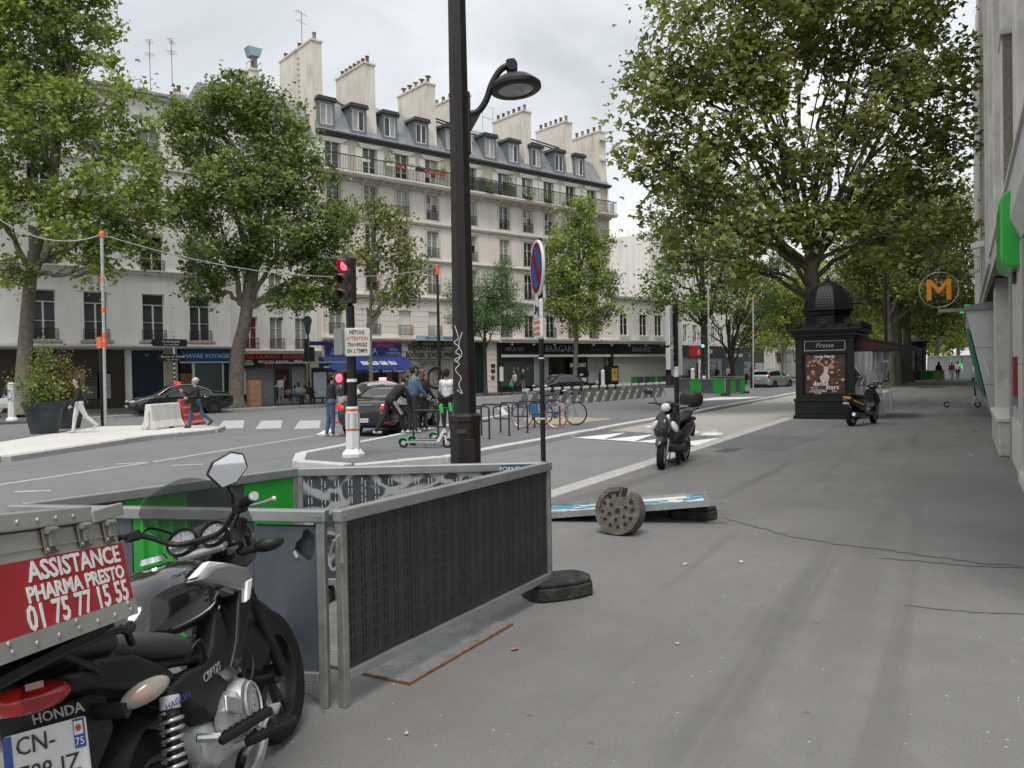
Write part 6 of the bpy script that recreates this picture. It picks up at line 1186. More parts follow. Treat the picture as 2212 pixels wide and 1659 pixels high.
def subdiv(me, lv=2):
    o = bpy.data.objects.new('tmp', me); COL.objects.link(o); m_ = o.modifiers.new('s', 'SUBSURF'); m_.levels = lv; m_.render_levels = lv
    dg = bpy.context.evaluated_depsgraph_get(); r = bpy.data.meshes.new_from_object(o.evaluated_get(dg)); bpy.data.objects.remove(o); return r
def wheel_mesh(r, w, spokes=5):
    k = ('wheel', r, w, spokes)
    if k not in _W:
        m9 = Euler((R(90), 0, 0)).to_matrix(); t = MB().lathe([(r*.66, -w/2), (r*.93, -w/2), (r, -w*.32), (r, w*.32), (r*.93, w/2), (r*.66, w/2)], 28, mt=m9, caps=False).mesh('tyre', TYRE, 35)
        q = MB().lathe([(r*.67, -w*.47), (r*.62, -w*.36), (r*.6, w*.2), (r*.0, w*.2)], 28, mt=m9, caps=False)
        for s in range(2*spokes if spokes else 0):
            a = 2*math.pi*(s//2)/spokes+(.13 if s % 2 else -.13); q.obox((r*.36*math.cos(a), w*.40, r*.36*math.sin(a)), (r*.58, .02, r*.085), (0, -a, 0))
            q.obox((r*.36*math.cos(a), -w*.40, r*.36*math.sin(a)), (r*.58, .02, r*.085), (0, -a, 0))
        q.lathe([(.0, .42*w), (r*.14, .42*w), (r*.14, -.42*w), (.0, -.42*w)], 12, mt=m9, caps=False); _W[k] = (t, q.mesh('rim', RIM, 35))
    return _W[k]
def car(name, label, loc, rotz, paint, st, win, wb=(-1.38, 1.42), rw=.33, roof_glass=(), plate=None, tail=REDLENS, taillamps=(), headlamps=(), extra=None, arch=DARKP):
    """st: stations (x, zb, zbelt, ztop, w, wt); win: list of (i0, i1, kind) station spans that are glass: side, front/rear screen"""
    t = thing(name, label, 'car', loc, rotz); rings = []
    for x, zb, zl, zt, w, wt in st:
        h = [(w*.80, zb), (w*.97, zb+.09), (w, zb+(zl-zb)*.45), (w*.985, zl-.09), (w*.955, zl), (wt, zt-.075*(zt-zl > .2)-.01), (wt*.86, zt), (wt*.4, zt+.012)]
        rings.append([(x, -a, z) for a, z in h]+[(x, a, z) for a, z in h[::-1]])
    b = MB(); n = 16; b.loft(rings)
    mi = []; nf = len(st)-1
    for i in range(nf):
        for j in range(n):
            g = 0
            for i0, i1, kd in win:
                if i0 <= i < i1 and ((kd == 'side' and j in (4, 10)) or (kd == 'screen' and j in (5, 6, 7, 8, 9))): g = 1
            mi.append(g)
    b.mi = mi+[0, 0]
    me = subdiv(b.mesh('body', [paint, CGL]), 2)
    link('body', extract(me, 0, 'body', paint), t); split_islands(extract(me, 1, 'window', CGL), 'window', CGL, t)
    W0 = max(s[4] for s in st)
    for x in wb:
        for s in (-1, 1):
            ty, ri = wheel_mesh(rw, .21); MB().cyl((x, s*(W0-.35), rw+.02), (x, s*(W0-.004), rw+.02), rw+.055, n=26).build('wheel_arch', arch, t)
            wl = link('wheel', ty, t, (x, s*(W0-.098), rw)); link('rim', ri, wl)
    for kind, lst, ma in (('tail_lamp', taillamps, tail), ('headlamp', headlamps, HEADL)):
        for c, r_, rot in lst:
            for s in (-1, 1): MB().ell((0, 0, 0), r_, 14, 8).build(kind, ma, t, (c[0], s*c[1], c[2]), (rot[0]*s, rot[1], rot[2]*s), smooth=60)
    xm = .72
    for s in (-1, 1): MB().ell((0, 0, 0), (.07, .11, .075), 10, 6).build('door_mirror', paint, t, (xm, s*(W0+.07), 1.0), smooth=60)
    for x in (-.25, -1.05):
        for s in (-1, 1): MB().ell((0, 0, 0), (.1, .014, .016), 8, 6).build('door_handle', CHROME, t, (x, s*(W0*.995), .83))
    if plate:
        xr = st[0][0]-.012; o = MB().box(-.015, .0, -.26, .26, -.055, .055).build('number_plate', WHITE, t, (xr-.012, 0, plate[1])); txt(plate[0], .09, TX_K, o, (-.017, 0, 0), (R(90), 0, R(-90)), ext=.001); MB().box(-.017, -.0155, -.26, -.21, -.055, .055).build('plate_band', BLUE, o); MB().box(-.017, -.0155, .21, .26, -.055, .055).build('plate_band', BLUE, o)
    if extra: extra(t)
    return t
BLK = mat('black car paint', (.006, .006, .007), .12, coat=1, spec=.6); SIL = mat('silver car paint', (.42, .43, .44), .28, metal=.55, coat=.8); NAVYP = mat('midnight blue car paint', (.008, .010, .014), .12, coat=1, spec=.6)
SEDAN = [(-2.40, .42, .70, .80, .66, .60), (-2.34, .30, .84, .99, .80, .68), (-2.0, .22, .91, 1.05, .885, .72), (-1.62, .20, .93, 1.07, .91, .72), (-1.45, .19, .935, 1.10, .915, .71), (-.85, .18, .94, 1.37, .92, .61), (-.72, .18, .94, 1.40, .92, .60), (.02, .18, .94, 1.455, .92, .60), (.10, .18, .94, 1.455, .92, .60), (.55, .18, .935, 1.40, .92, .60), (1.22, .18, .92, 1.02, .915, .70), (1.38, .18, .90, .97, .91, .72), (2.0, .2, .80, .84, .87, .66), (2.30, .26, .66, .70, .78, .58), (2.42, .4, .55, .58, .60, .5)]
SW = [(4, 5, 'screen'), (5, 7, 'side'), (8, 10, 'side'), (9, 10, 'screen'), (4, 5, 'side')]
def p508(t):
    MB().box(-2.405, -2.39, -.32, .32, .90, .93).build('boot_strip', CHROME, t); txt('508', .09, CHROME, t, (-2.38, -.62, .70), (R(90), 0, R(-90)))
    for s in (-1, 1): MB().box(-2.37, -2.34, s*.72-.12, s*.72+.12, .40, .43).build('reflector', REDLENS, t)
    for s in (-1, 1):
        for k in range(3): MB().obox((-2.352, s*(.60+.07*k), .855), (.012, .022, .085), (R(20)*s, 0, 0)).build('lamp_element', mat('lit lamp element', (1, .22, .12), .3, emit=2.2), t)
sedan_loc = (-15.62, 19.95, -.13)
car('black_sedan', 'black saloon car with lit red tail lamps stopped at the island kerb', sedan_loc, R(106), BLK, SEDAN, SW, plate=('FC-638-JB', .48), tail=REDLIT, taillamps=[((-2.27, .70, .85), (.13, .20, .085), (R(14), 0, R(-24)))], headlamps=[((2.22, .62, .66), (.2, .13, .07), (0, 0, R(-25)))], extra=p508)
def merc(t):
    MB().tube(spline([(1.12, .80, .97), (.5, .68, 1.36), (-.4, .66, 1.44), (-1.2, .73, 1.15), (-1.3, .80, 1.0)], 5), .012, 5).build('window_trim', CHROME, t); MB().tube(spline([(1.12, -.80, .97), (.5, -.68, 1.36), (-.4, -.66, 1.44), (-1.2, -.73, 1.15), (-1.3, -.80, 1.0)], 5), .012, 5).build('window_trim', CHROME, t)
    o = MB().box(-.12, .12, -.2, .2, 0, .13).build('taxi_light', mat('red roof lamp', (.75, .05, .04), .4, emit=.5), t, (.1, 0, 1.46), bevel=.03)
    MB().box(2.40, 2.43, -.3, .3, .42, .52).build('number_plate', WHITE, t)
car('black_taxi', 'long black saloon taxi with red roof lamp parked behind the concrete blocks', (-33.55, 26.05, -.13), math.atan2(-4.3, -2.2), BLK, SEDAN, SW, taillamps=[((-2.27, .70, .85), (.13, .18, .08), (R(14), 0, R(-24)))], headlamps=[((2.20, .64, .68), (.2, .15, .08), (0, 0, R(-25)))], extra=merc)
def taxi_l(t): MB().box(-.12, .12, -.2, .2, 0, .15).build('taxi_light', mat('white and red roof lamp', (.8, .45, .42), .4, emit=.4), t, (.1, 0, 1.46), bevel=.03)
p = at(822, 800, 38); car('silver_taxi', 'silver taxi with lit roof lamp beyond the black saloon', (p.x, p.y, -.13), R(62), SIL, SEDAN, SW, headlamps=[((2.22, .62, .66), (.2, .13, .07), (0, 0, R(-25)))], taillamps=[((-2.27, .7, .85), (.1, .14, .08), (0, 0, 0))], extra=taxi_l)
HATCH = [(-1.98, .45, .75, .95, .68, .58), (-1.9, .32, .9, 1.12, .82, .68), (-1.62, .24, .95, 1.33, .87, .62), (-1.2, .22, .96, 1.44, .88, .58), (-.4, .2, .96, 1.5, .89, .58), (-.05, .2, .96, 1.5, .89, .58), (.03, .2, .96, 1.5, .89, .58), (.45, .2, .95, 1.42, .89, .58), (1.1, .2, .92, 1.03, .88, .68), (1.6, .22, .84, .89, .84, .64), (1.9, .28, .7, .74, .74, .55), (1.99, .42, .58, .61, .58, .48)]
HW = [(2, 5, 'side'), (6, 8, 'side'), (7, 8, 'screen'), (1, 3, 'screen')]
p = at(1206, 850, 57.5); car('dark_hatchback', 'dark blue hatchback passing the black clothing shop', (p.x, p.y, -.13), math.atan2(-FD.y, -FD.x), NAVYP, HATCH, HW, (-1.2, 1.22), .31, headlamps=[((1.8, .58, .72), (.17, .13, .075), (0, 0, R(-25)))], taillamps=[((-1.9, .7, .9), (.08, .1, .12), (0, 0, 0))])
PRI = [(-2.3, .45, .8, 1.0, .72, .62), (-2.24, .3, .92, 1.1, .85, .70), (-2.0, .22, .97, 1.38, .88, .63), (-1.7, .2, .98, 1.46, .885, .60), (-.9, .2, .98, 1.54, .89, .59), (-.0, .2, .97, 1.57, .89, .59), (.08, .2, .97, 1.57, .89, .59), (.6, .2, .95, 1.46, .89, .59), (1.4, .2, .9, 1.0, .88, .68), (1.95, .24, .8, .84, .82, .62), (2.25, .32, .62, .66, .68, .5), (2.32, .45, .55, .58, .55, .45)]
p = at(1668, 838, 63)
def prius(t):
    MB().prism([(-2.28, 1.40), (-1.8, 1.52), (-1.8, 1.49), (-2.26, 1.37)], -.56, .56, 'y').build('roof_spoiler', SIL, t)
    MB().box(-2.335, -2.29, -.6, .6, .3, .42).build('bumper_lip', DARKP, t)
car('silver_estate_car', 'silver estate car seen from behind driving up the avenue', (p.x, p.y, -.13), R(77), SIL, PRI, [(2, 5, 'side'), (6, 8, 'side'), (7, 8, 'screen'), (1, 2, 'screen')], (-1.4, 1.38), .32, plate=('DE-993-RP', .82), taillamps=[((-2.2, .74, .98), (.1, .11, .15), (0, 0, 0))], headlamps=[((2.1, .6, .68), (.2, .12, .07), (0, 0, R(-25)))], extra=prius)
# white coach
bs = thing('white_coach', 'white coach parked at the kerb behind the kiosk awning', 'coach', (-7.2, 80, -.1), R(90))
MB().loft([[(x, s_*w, z) for s_, w, z in ((-1, 1.2, .35), (-1, 1.26, 1.0), (-1, 1.25, 2.9), (-1, 1.0, 3.3), (1, 1.0, 3.3), (1, 1.25, 2.9), (1, 1.26, 1.0), (1, 1.2, .35))] for x in (-6, -5.8, 5.6, 6)]).build('body', mat('white coach paint', (.62, .63, .64), .25, coat=.6), bs, bevel=.06); MB().box(-6.03, -6.0, -1.0, 1.0, 2.0, 2.9).build('rear_window', CGL, bs)
for s in (-1, 1):
    MB().box(-6.04, -6.0, s*1.08-.1, s*1.08+.1, .9, 2.0).build('tail_lamp', REDLENS, bs); MB().box(-5.6, 5.5, s*1.265-.01, s*1.265+.01, 1.75, 2.75).build('side_window', CGL, bs)
    for x in (-3.6, 3.8): ty, ri = wheel_mesh(.48, .3); wl = link('wheel', ty, bs, (x, s*1.12, .48)); link('rim', ri, wl)
# ------------------------------------------------------------------ scooters
SBLK = mat('gloss black scooter plastic', (.010, .010, .011), .22, coat=.5); SMAT = mat('matt black plastic', (.016, .016, .017), .6); SEATM = mat('black vinyl seat', (.02, .02, .021), .55, bump=.2, bsc=80); SGRY = mat('dark grey scooter panel', (.022, .023, .025), .28, coat=.3)
def ringx(x, zc, w, h, n=14, p=2.4, yc=0):
    o = []
    for i in range(n):
        a = 2*math.pi*i/n; c, s = math.cos(a), math.sin(a); o.append((x, yc+w*math.copysign(abs(c)**(2/p), c), zc+h*math.copysign(abs(s)**(2/p), s)))
    return o
def lofx(st, p=2.4, n=14): return MB().loft([ringx(x, z, w, h, n, p) for x, z, w, h in st])
def scooter(name, label, loc, rotz, body, accent, box=True, lean=0, style=0):
    t = thing(name, label, 'scooter', loc, rotz); t.rotation_euler = (lean, 0, rotz)
    for x in (-.62, .66):
        ty, ri = wheel_mesh(.245, .11, 5); wl = link('front_wheel' if x > 0 else 'rear_wheel', ty, t, (x, 0, .245), (0, 0, R(10) if x > 0 else 0)); link('rim', ri, wl)
    for s in (-1, 1): MB().tube([(.665, s*.085, .245), (.60, s*.085, .46), (.53, s*.05, .62)], .022, 8).build('fork_leg', ALU, t, smooth=50)
    lofx([(.90, .40, .02, .02), (.86, .44, .07, .05), (.7, .52, .085, .06), (.52, .50, .08, .06), (.42, .42, .05, .03)]).build('front_fender', accent, t, sub=1, smooth=60)
    # front shield
    MB().loft([[(.60, s*w, z) if 0 else (x, y, z) for x, y in ((xf, 0), (xf-.03, w*.55), (xf-.11, w*.92), (xf-.2, w), (xf-.24, w*.8), (xf-.22, 0), (xf-.24, -w*.8), (xf-.2, -w), (xf-.11, -w*.92), (xf-.03, -w*.55))] for z, xf, w in ((.46, .60, .16), (.56, .66, .22), (.70, .64, .25), (.84, .58, .22), (.96, .51, .13), (1.0, .48, .08)) for s in (1,)]).build('front_shield', body, t, sub=1, smooth=60)
    MB().loft([[(x, y, z) for x, y in ((xf, 0), (xf-.02, w*.6), (xf-.07, w), (xf-.1, 0), (xf-.07, -w), (xf-.02, -w*.6))] for z, xf, w in ((.52, .655, .06), (.66, .685, .11), (.78, .655, .1), (.86, .60, .05))]).build('front_panel', accent, t, sub=1, smooth=60)
    for s in (-1, 1): MB().ell((0, 0, 0), (.035, .055, .10), 10, 8).build('front_indicator', HEADL, t, (.565, s*.175, .71), (R(25)*s, R(-15), R(35)*s), smooth=60)
    hs = lofx([(.56, 1.02, .03, .03), (.54, 1.03, .10, .07), (.46, 1.05, .15, .08), (.36, 1.05, .12, .06), (.3, 1.04, .04, .03)]).build('headset', body, t, sub=1, smooth=60)
    MB().ell((0, 0, 0), (.05, .085, .075), 14, 10).build('headlamp', HEADL, hs, (.535, 0, 1.02), (0, R(-15), 0), smooth=60)
    for s in (-1, 1):
        MB().tube([(.42, s*.1, 1.06), (.38, s*.24, 1.07), (.34, s*.36, 1.06)], [.02, .016, .018], 8).build('handlebar', SMAT, t, smooth=50); MB().tube([(.42, s*.2, 1.05), (.42, s*.34, 1.05)], .006, 5).build('brake_lever', ALU, t)
        if s < 0 or style == 0:
            mr = MB().tube([(.4, s*.2, 1.07), (.38, s*.27, 1.18), (.40, s*.33, 1.24)], .009, 6).build('mirror_stalk', SMAT, t); MB().ell((0, 0, 0), (.025, .085, .055), 12, 8).build('mirror', SBLK, mr, (.405, s*.37, 1.27), (R(18)*s, 0, 0), smooth=60)
    lofx([(.5, .34, .16, .04), (.3, .30, .19, .05), (-.05, .30, .19, .05), (-.2, .36, .17, .08)]).build('footboard', SMAT, t, smooth=50)
    lofx([(-.04, .42, .10, .12), (-.15, .50, .17, .16), (-.45, .58, .19, .17), (-.75, .68, .15, .13), (-.95, .76, .07, .07)]).build('rear_body', body, t, sub=1, smooth=60)
    lofx([(0, .74, .06, .03), (-.08, .76, .13, .05), (-.4, .80, .15, .055), (-.72, .86, .12, .05), (-.85, .88, .06, .03)]).build('seat', SEATM, t, sub=1, smooth=60)
    MB().ell((0, 0, 0), (.06, .12, .05), 12, 8).build('tail_lamp', REDLENS, t, (-.93, 0, .75), smooth=60)
    lofx([(-.25, .25, .10, .09), (-.5, .27, .12, .11), (-.72, .27, .07, .09)]).build('engine', SMAT, t, smooth=50)
    MB().cyl((-.35, -.19, .30), (-.92, -.20, .36), .065, .07, 14).build('exhaust', SGRY, t, smooth=40); MB().cyl((-.925, -.20, .361), (-.935, -.20, .362), .045, n=14).build('exhaust_cap', CHROME, t)
    MB().obox((-.98, 0, .52), (.03, .17, .2), (0, R(-18), 0)).build('mudguard', SMAT, t); pl_ = MB().obox((0, 0, 0), (.008, .17, .13), (0, R(-18), 0)).build('number_plate', WHITE, t, (-1.0, 0, .60))
    txt('EV-0', .055, TX_K, pl_, (-.008, 0, .022), (R(90-18), 0, R(-90)), ext=.0006); txt('898 SZ', .05, TX_K, pl_, (.010, 0, -.035), (R(90-18), 0, R(-90)), ext=.0006)
    MB().tube([(-.2, .12, .2), (-.28, .17, .0), (-.36, .17, .0)], .012, 6).build('stand', ALUD, t); MB().tube([(-.2, -.12, .2), (-.28, -.17, .0), (-.36, -.17, .0)], .012, 6).build('stand', ALUD, t)
    if box:
        lofx([(-.74, 1.10, .05, .1), (-.78, 1.10, .19, .15), (-.98, 1.10, .22, .16), (-1.16, 1.10, .19, .15), (-1.2, 1.10, .06, .1)], 3).build('top_box', SMAT, t, sub=1, smooth=60); MB().tube([(-.6, .12, .9), (-.85, .14, .93), (-1.05, .12, .93)], .014, 6).tube([(-.6, -.12, .9), (-.85, -.14, .93), (-1.05, -.12, .93)], .014, 6).build('rack', SMAT, t); MB().box(-.8, -.76, -.16, .16, 1.06, 1.10).build('backrest_pad', SEATM, t)
    return t
a, b_ = gp(1432, 1010), gp(1480, 998); fdir = Vector((a.x-b_.x, a.y-b_.y))
sc1 = scooter('scooter', 'black scooter with top box chained to a thin dark post', (-4.42, 13.40, 0), R(-89), SBLK, SGRY, True, R(-3), 1)
sc2 = scooter('scooter', 'small black scooter with yellow stripes parked beside the newspaper kiosk', (-2.50, 24.05, 0), R(70), SBLK, SBLK, False, R(5), 0)
YEL = mat('yellow scooter stripe', (.55, .50, .02), .4)
for s in (-1, 1): MB().obox((-.62, s*.172, .66), (.5, .012, .035), (0, R(14), R(6)*s)).build('yellow_stripe', YEL, sc2)
MB().obox((-.97, 0, .80), (.02, .22, .03)).build('yellow_tail_stripe', YEL, sc2); MB().ell((.37, -.25, 1.08), (.03, .04, .03)).build('yellow_lever_cap', YEL, sc2)
# ------------------------------------------------------------------ kick scooters
LIME = mat('lime green plastic', (.03, .50, .10), .4); WTUB = mat('white scooter frame', (.62, .63, .63), .35)
def kick_scooter():
    t = thing('kick_scooter', '', 'kick scooter')
    MB().prism([(x, z) for x, z in ((-.40, .10), (.30, .10), (.36, .13), (.34, .15), (-.42, .15), (-.44, .13))], -.075, .075, 'y').build('deck', mat('silver deck', (.40, .41, .41), .4, metal=.3), t, bevel=.01); MB().box(-.38, .28, -.07, .07, .151, .156).build('grip_tape', SMAT, t)
    for x, nm in ((-.50, 'rear_wheel'), (.52, 'front_wheel')):
        ty, ri = wheel_mesh(.105, .05, 0); wl = link(nm, ty, t, (x, 0, .105)); link('rim', ri, wl)
    MB().prism([(-.5+.125*math.cos(a), .105+.125*math.sin(a)) for a in [R(20+16*i) for i in range(11)]]+[(-.5+.112*math.cos(a), .105+.112*math.sin(a)) for a in [R(180-16*i) for i in range(11)]], -.035, .035, 'y').build('rear_fender', LIME, t); MB().beam((-.5, .045, .105), (-.38, .045, .13), .012, .03).beam((-.5, -.045, .105), (-.38, -.045, .13), .012, .03).build('rear_fork', WTUB, t)
    MB().prism([(.27, .12), (.36, .13), (.48, .36), (.44, .39), (.4, .36)], -.03, .03, 'y').build('neck', WTUB, t, bevel=.01); MB().beam((.52, .04, .105), (.47, .03, .28), .016, .04).beam((.52, -.04, .105), (.47, -.03, .28), .016, .04).build('fork', WTUB, t)
    MB().cyl((.475, 0, .26), (.36, 0, 1.08), .028, n=12).build('stem', SMAT, t, smooth=50); MB().cyl((.474, 0, .33), (.45, 0, .43), .031, n=12).build('stem_cuff', WTUB, t, smooth=50)
    MB().obox((.40, 0, .86), (.075, .085, .22), (0, R(-8), 0)).build('battery_box', LIME, t, bevel=.03); MB().tube([(.35, -.24, 1.09), (.36, -.1, 1.1), (.36, .1, 1.1), (.35, .24, 1.09)], .015, 8).build('handlebar', SMAT, t); MB().obox((.36, 0, 1.08), (.08, .1, .05), (0, R(-20), 0)).build('display', SMAT, t)
    MB().tube([(-.05, .06, .11), (-.02, .16, .0)], .008, 5).build('kick_stand', ALUD, t)
    return t
ks = kick_scooter(); gk = 'hire kick scooters'
p = gp(918, 967, .02); ks.location = (p.x, p.y, .02); ks.rotation_euler = (R(0), 0, R(16)); tag(ks, 'lime green and white kick scooter standing nearest the base of the lamp post', 'kick scooter', gk)
p = gp(936, 963, .02); copy_tree(ks, None, (p.x-.05, p.y+.1, .02), R(20), 'lime green kick scooter in the middle of the three beside the bicycle rack', gk)
p = gp(962, 956, .02); copy_tree(ks, None, (p.x, p.y+.35, .02), R(15), 'lime green kick scooter leaning behind the first bicycle hoop', gk)
p = gp(2078, 880); copy_tree(ks, None, (p.x, p.y, 0), R(5), 'kick scooter with green battery box standing by the metro wall', gk)
# ------------------------------------------------------------------ bicycle hoops, docks, bicycles
RACK = mat('dark blue grey steel tube', (.022, .023, .028), .4)
hoop = thing('bicycle_rack', '', 'bicycle rack')
MB().tube(spline([(0, 0, 0), (0, 0, .5), (0, 0, .70), (.03, 0, .78), (.12, 0, .80), (.5, 0, .80), (.68, 0, .80), (.78, 0, .77), (.80, 0, .68), (.80, 0, .5), (.80, 0, 0)], 4), .024, 8).build('hoop', RACK, hoop, smooth=50)
MB().tube(spline([(.80, 0, .44), (.6, 0, .44), (.42, 0, .44), (.36, 0, .50), (.36, 0, .68), (.40, 0, .74), (.6, 0, .75)], 4), .02, 8).build('inner_loop', RACK, hoop, smooth=50)
for x in (0, .8): MB().cyl((x, 0, 0), (x, 0, .012), .05, n=10).build('foot_plate', RACK, hoop)
for i in range(7):
    y = 14.7+i*.98; o = hoop if i == 0 else copy_tree(hoop); o.location = (-10.95, y, .02); o.rotation_euler = (0, 0, R(4)); tag(o, ['steel bicycle hoop holding the kick scooters', 'steel bicycle hoop just behind the lamp post', 'empty steel bicycle hoop, third along from the lamp post', 'empty steel bicycle hoop, fourth along from the lamp post', 'empty steel bicycle hoop next before the blue bicycle', 'steel bicycle hoop crossed by the blue bicycle', 'last steel bicycle hoop beside the grey bicycle'][i], 'bicycle rack', 'bicycle hoops on the island')
DG = mat('grey dock plastic', (.20, .195, .185), .55, var=.1, scale=5); DG2 = mat('pale grey dock head', (.40, .395, .38), .5); DGD = mat('dark dock side', (.095, .092, .088), .6)
dk = thing('cycle_dock', '', 'cycle dock')
MB().prism([(-.28, 0), (-.06, 0), (.25, .78), (.06, .80)], -.075, .075, 'y').build('pillar', DGD, dk, bevel=.02); MB().prism([(-.06, .02), (-.02, .0), (.29, .76), (.25, .79)], -.055, .055, 'y').build('pillar_face', DG, dk); MB().prism([(-.04, .72), (.29, .72), (.31, .82), (.2, .86), (-.02, .84)], -.09, .09, 'y').build('dock_head', DG2, dk, bevel=.02); MB().cyl((.30, -.05, .79), (.315, -.05, .795), .022, n=10).build('lamp', REDLENS, dk); MB().tube([(.05, .08, .66), (.16, .09, .35), (.26, .09, .0)], .022, 6).build('brace', DG, dk)
A_, B_ = gp(1131, 881, .02), gp(1428, 857, .02)
for i in range(17):
    p = Vector((A_.x+(B_.x-A_.x)*i/16, A_.y+(B_.y-A_.y)*i/16, .02)); o = dk if i == 0 else copy_tree(dk); o.location = p; o.rotation_euler = (0, 0, R(8))
    tag(o, 'grey slanted hire bicycle dock in the long row on the island', 'cycle dock', 'hire bicycle docks')
def bicycle(name, label, loc, rotz, fm, tyre_m, basket, lean=0, saddle_m=SEATM):
    t = thing(name, label, 'bicycle', loc, rotz); t.rotation_euler = (lean, 0, rotz); rw = .34
    for x, nm in ((-.52, 'rear_wheel'), (.54, 'front_wheel')):
        w = MB().tube([(rw*math.cos(a), 0, rw*math.sin(a)) for a in [i*2*math.pi/32 for i in range(32)]], .018, 6, closed=True).build(nm, tyre_m, t, (x, 0, rw+.018)); MB().tube([((rw-.025)*math.cos(a), 0, (rw-.025)*math.sin(a)) for a in [i*2*math.pi/32 for i in range(32)]], .010, 5, closed=True).build('rim', ALU, w)
        s_ = MB()
        for i in range(20): a = i*2*math.pi/20; s_.tube([(0, .02*(-1)**i, 0), ((rw-.03)*math.cos(a+.1), 0, (rw-.03)*math.sin(a+.1))], .0018, 3, caps=False)
        s_.build('spokes', ALU, w); MB().cyl((0, -.045, 0), (0, .045, 0), .025, n=10).build('hub', ALU, w)
    c = {'bb': (-.08, 0, .30), 'st': (-.20, 0, .78), 'hd': (.36, 0, .86), 'hl': (.40, 0, .68), 'ra': (-.52, 0, .358), 'fa': (.54, 0, .358)}
    MB().tube([c['bb'], c['st']], .017, 8).tube([c['bb'], c['hl']], .022, 8).tube([c['hl'], c['hd']], .02, 8).tube([(-.16, 0, .6), c['hl']], .016, 8).tube([c['bb'], (-.3, .05, .33), (-.52, .06, .358)], .011, 6).tube([c['bb'], (-.3, -.05, .33), (-.52, -.06, .358)], .011, 6).tube([(-.19, 0, .72), (-.52, .06, .358)], .009, 6).tube([(-.19, 0, .72), (-.52, -.06, .358)], .009, 6).build('frame', fm, t, smooth=50)
    MB().tube([c['hl'], (.47, .05, .56), (.54, .055, .358)], .012, 6).tube([c['hl'], (.47, -.05, .56), (.54, -.055, .358)], .012, 6).build('fork', fm, t, smooth=50)
    MB().tube([c['st'], (-.23, 0, .92)], .013, 8).build('seat_post', ALU, t); lofx([(-.36, .95, .08, .03), (-.28, .955, .085, .035), (-.16, .945, .035, .025), (-.08, .94, .015, .02)]).build('saddle', saddle_m, t, sub=1, smooth=60)
    MB().tube([(.36, 0, .86), (.35, 0, .98), (.37, 0, 1.0)], .013, 8).build('stem', ALU, t); MB().tube(spline([(.22, -.27, 1.02), (.33, -.22, 1.04), (.38, -.1, 1.0), (.38, .1, 1.0), (.33, .22, 1.04), (.22, .27, 1.02)], 4), .012, 7).build('handlebar', ALU, t)
    MB().lathe([(.09, -.005), (.095, 0), (.09, .005)], 20, (-.08, -.05, .30), Euler((R(90), 0, 0)).to_matrix()).build('chain_ring', SMAT, t)
    for s in (-1, 1): MB().tube([(-.08, s*.06, .3), (-.08+s*.13, s*.07, .3-s*.1), (-.08+s*.13, s*.14, .3-s*.1)], .009, 6).build('crank', SMAT, t)
    MB().tube([(-.52+.375*math.cos(a), 0, .358+.375*math.sin(a)) for a in [R(30+14*i) for i in range(11)]], .012, 5).build('mudguard', fm if basket else ALU, t)
    if basket:
        b = MB()
        for z, k in ((.74, .82), (.84, .92), (.95, 1.0)): b.tube([(.62+.17*k*x, .17*k*y, z) for x, y in ((-1, -1), (1, -1), (1, 1), (-1, 1))], .005, 4, closed=True)
        for i in range(9):
            for q in ((-1, -1+.25*i), (1, -1+.25*i), (-1+.25*i, -1), (-1+.25*i, 1)): b.tube([(.62+.17*.82*q[0], .17*.82*q[1], .74), (.62+.17*q[0], .17*q[1], .95)], .003, 3)
        b.build('basket', ALU, t); MB().box(-.10, .14, -.03, .03, .33, .72).build('battery_case', fm, t, (.0, 0, 0), (0, R(14), 0), bevel=.02)
    return t
bicycle('bicycle', 'blue bicycle with red tyres and wire basket against the hoops', (gp(1165, 926, .02).x-.05, gp(1165, 926, .02).y+.1, .02), R(186), mat('blue bicycle paint', (.012, .10, .24), .35, coat=.4), mat('pink red tyre', (.36, .10, .10), .7), True, R(3))
bicycle('bicycle', 'grey town bicycle with white handlebar leaning on the last hoop', (gp(1205, 921, .02).x-.15, gp(1205, 921, .02).y+.35, .02), R(6), mat('grey bicycle paint', (.20, .20, .19), .4), TYRE, False, R(-4), mat('brown saddle', (.05, .04, .033), .6))
# ------------------------------------------------------------------ delivery motorbike
mb = thing('delivery_motorbike', 'black delivery motorbike with metal top box lettered in white on red', 'motorbike')
_th, _ph, _pt = 2.1, .241, .065
_u = Vector((math.cos(_th), math.sin(_th), 0)); _l = Vector((-math.sin(_th), math.cos(_th), 0)); _z = Vector((0, 0, 1))
_u2 = _u*math.cos(_pt)-_z*math.sin(_pt); _up = _u*math.sin(_pt)+_z*math.cos(_pt); _v = _l*math.cos(_ph)-_up*math.sin(_ph); _w = _up*math.cos(_ph)+_l*math.sin(_ph)
mb.matrix_world = Matrix(((_u2.x, _v.x, _w.x, -2.118), (_u2.y, _v.y, _w.y, 1.555), (_u2.z, _v.z, _w.z, .0825), (0, 0, 0, 1)))
GBLK = mat('gloss black tank paint', (.010, .010, .011), .12, coat=1, spec=.6); MBLK = mat('scuffed black plastic', (.011, .011, .012), .45, spec=.35, var=.25, scale=6, dirt=(.032, .031, .03), dscale=6, damt=.55, bump=.15, bsc=120)
GREYP = mat('dark silver fairing', (.20, .20, .205), .35, coat=.4, var=.1, scale=6); VIN = mat('grained seat vinyl', (.05, .05, .051), .5, bump=.4, bsc=220, dirt=(.06, .06, .06), dscale=5, damt=.4); ENG = mat('cast aluminium', (.52, .53, .53), .42, metal=.7, var=.2, scale=14, dirt=(.16, .15, .14), dscale=9, damt=.6)
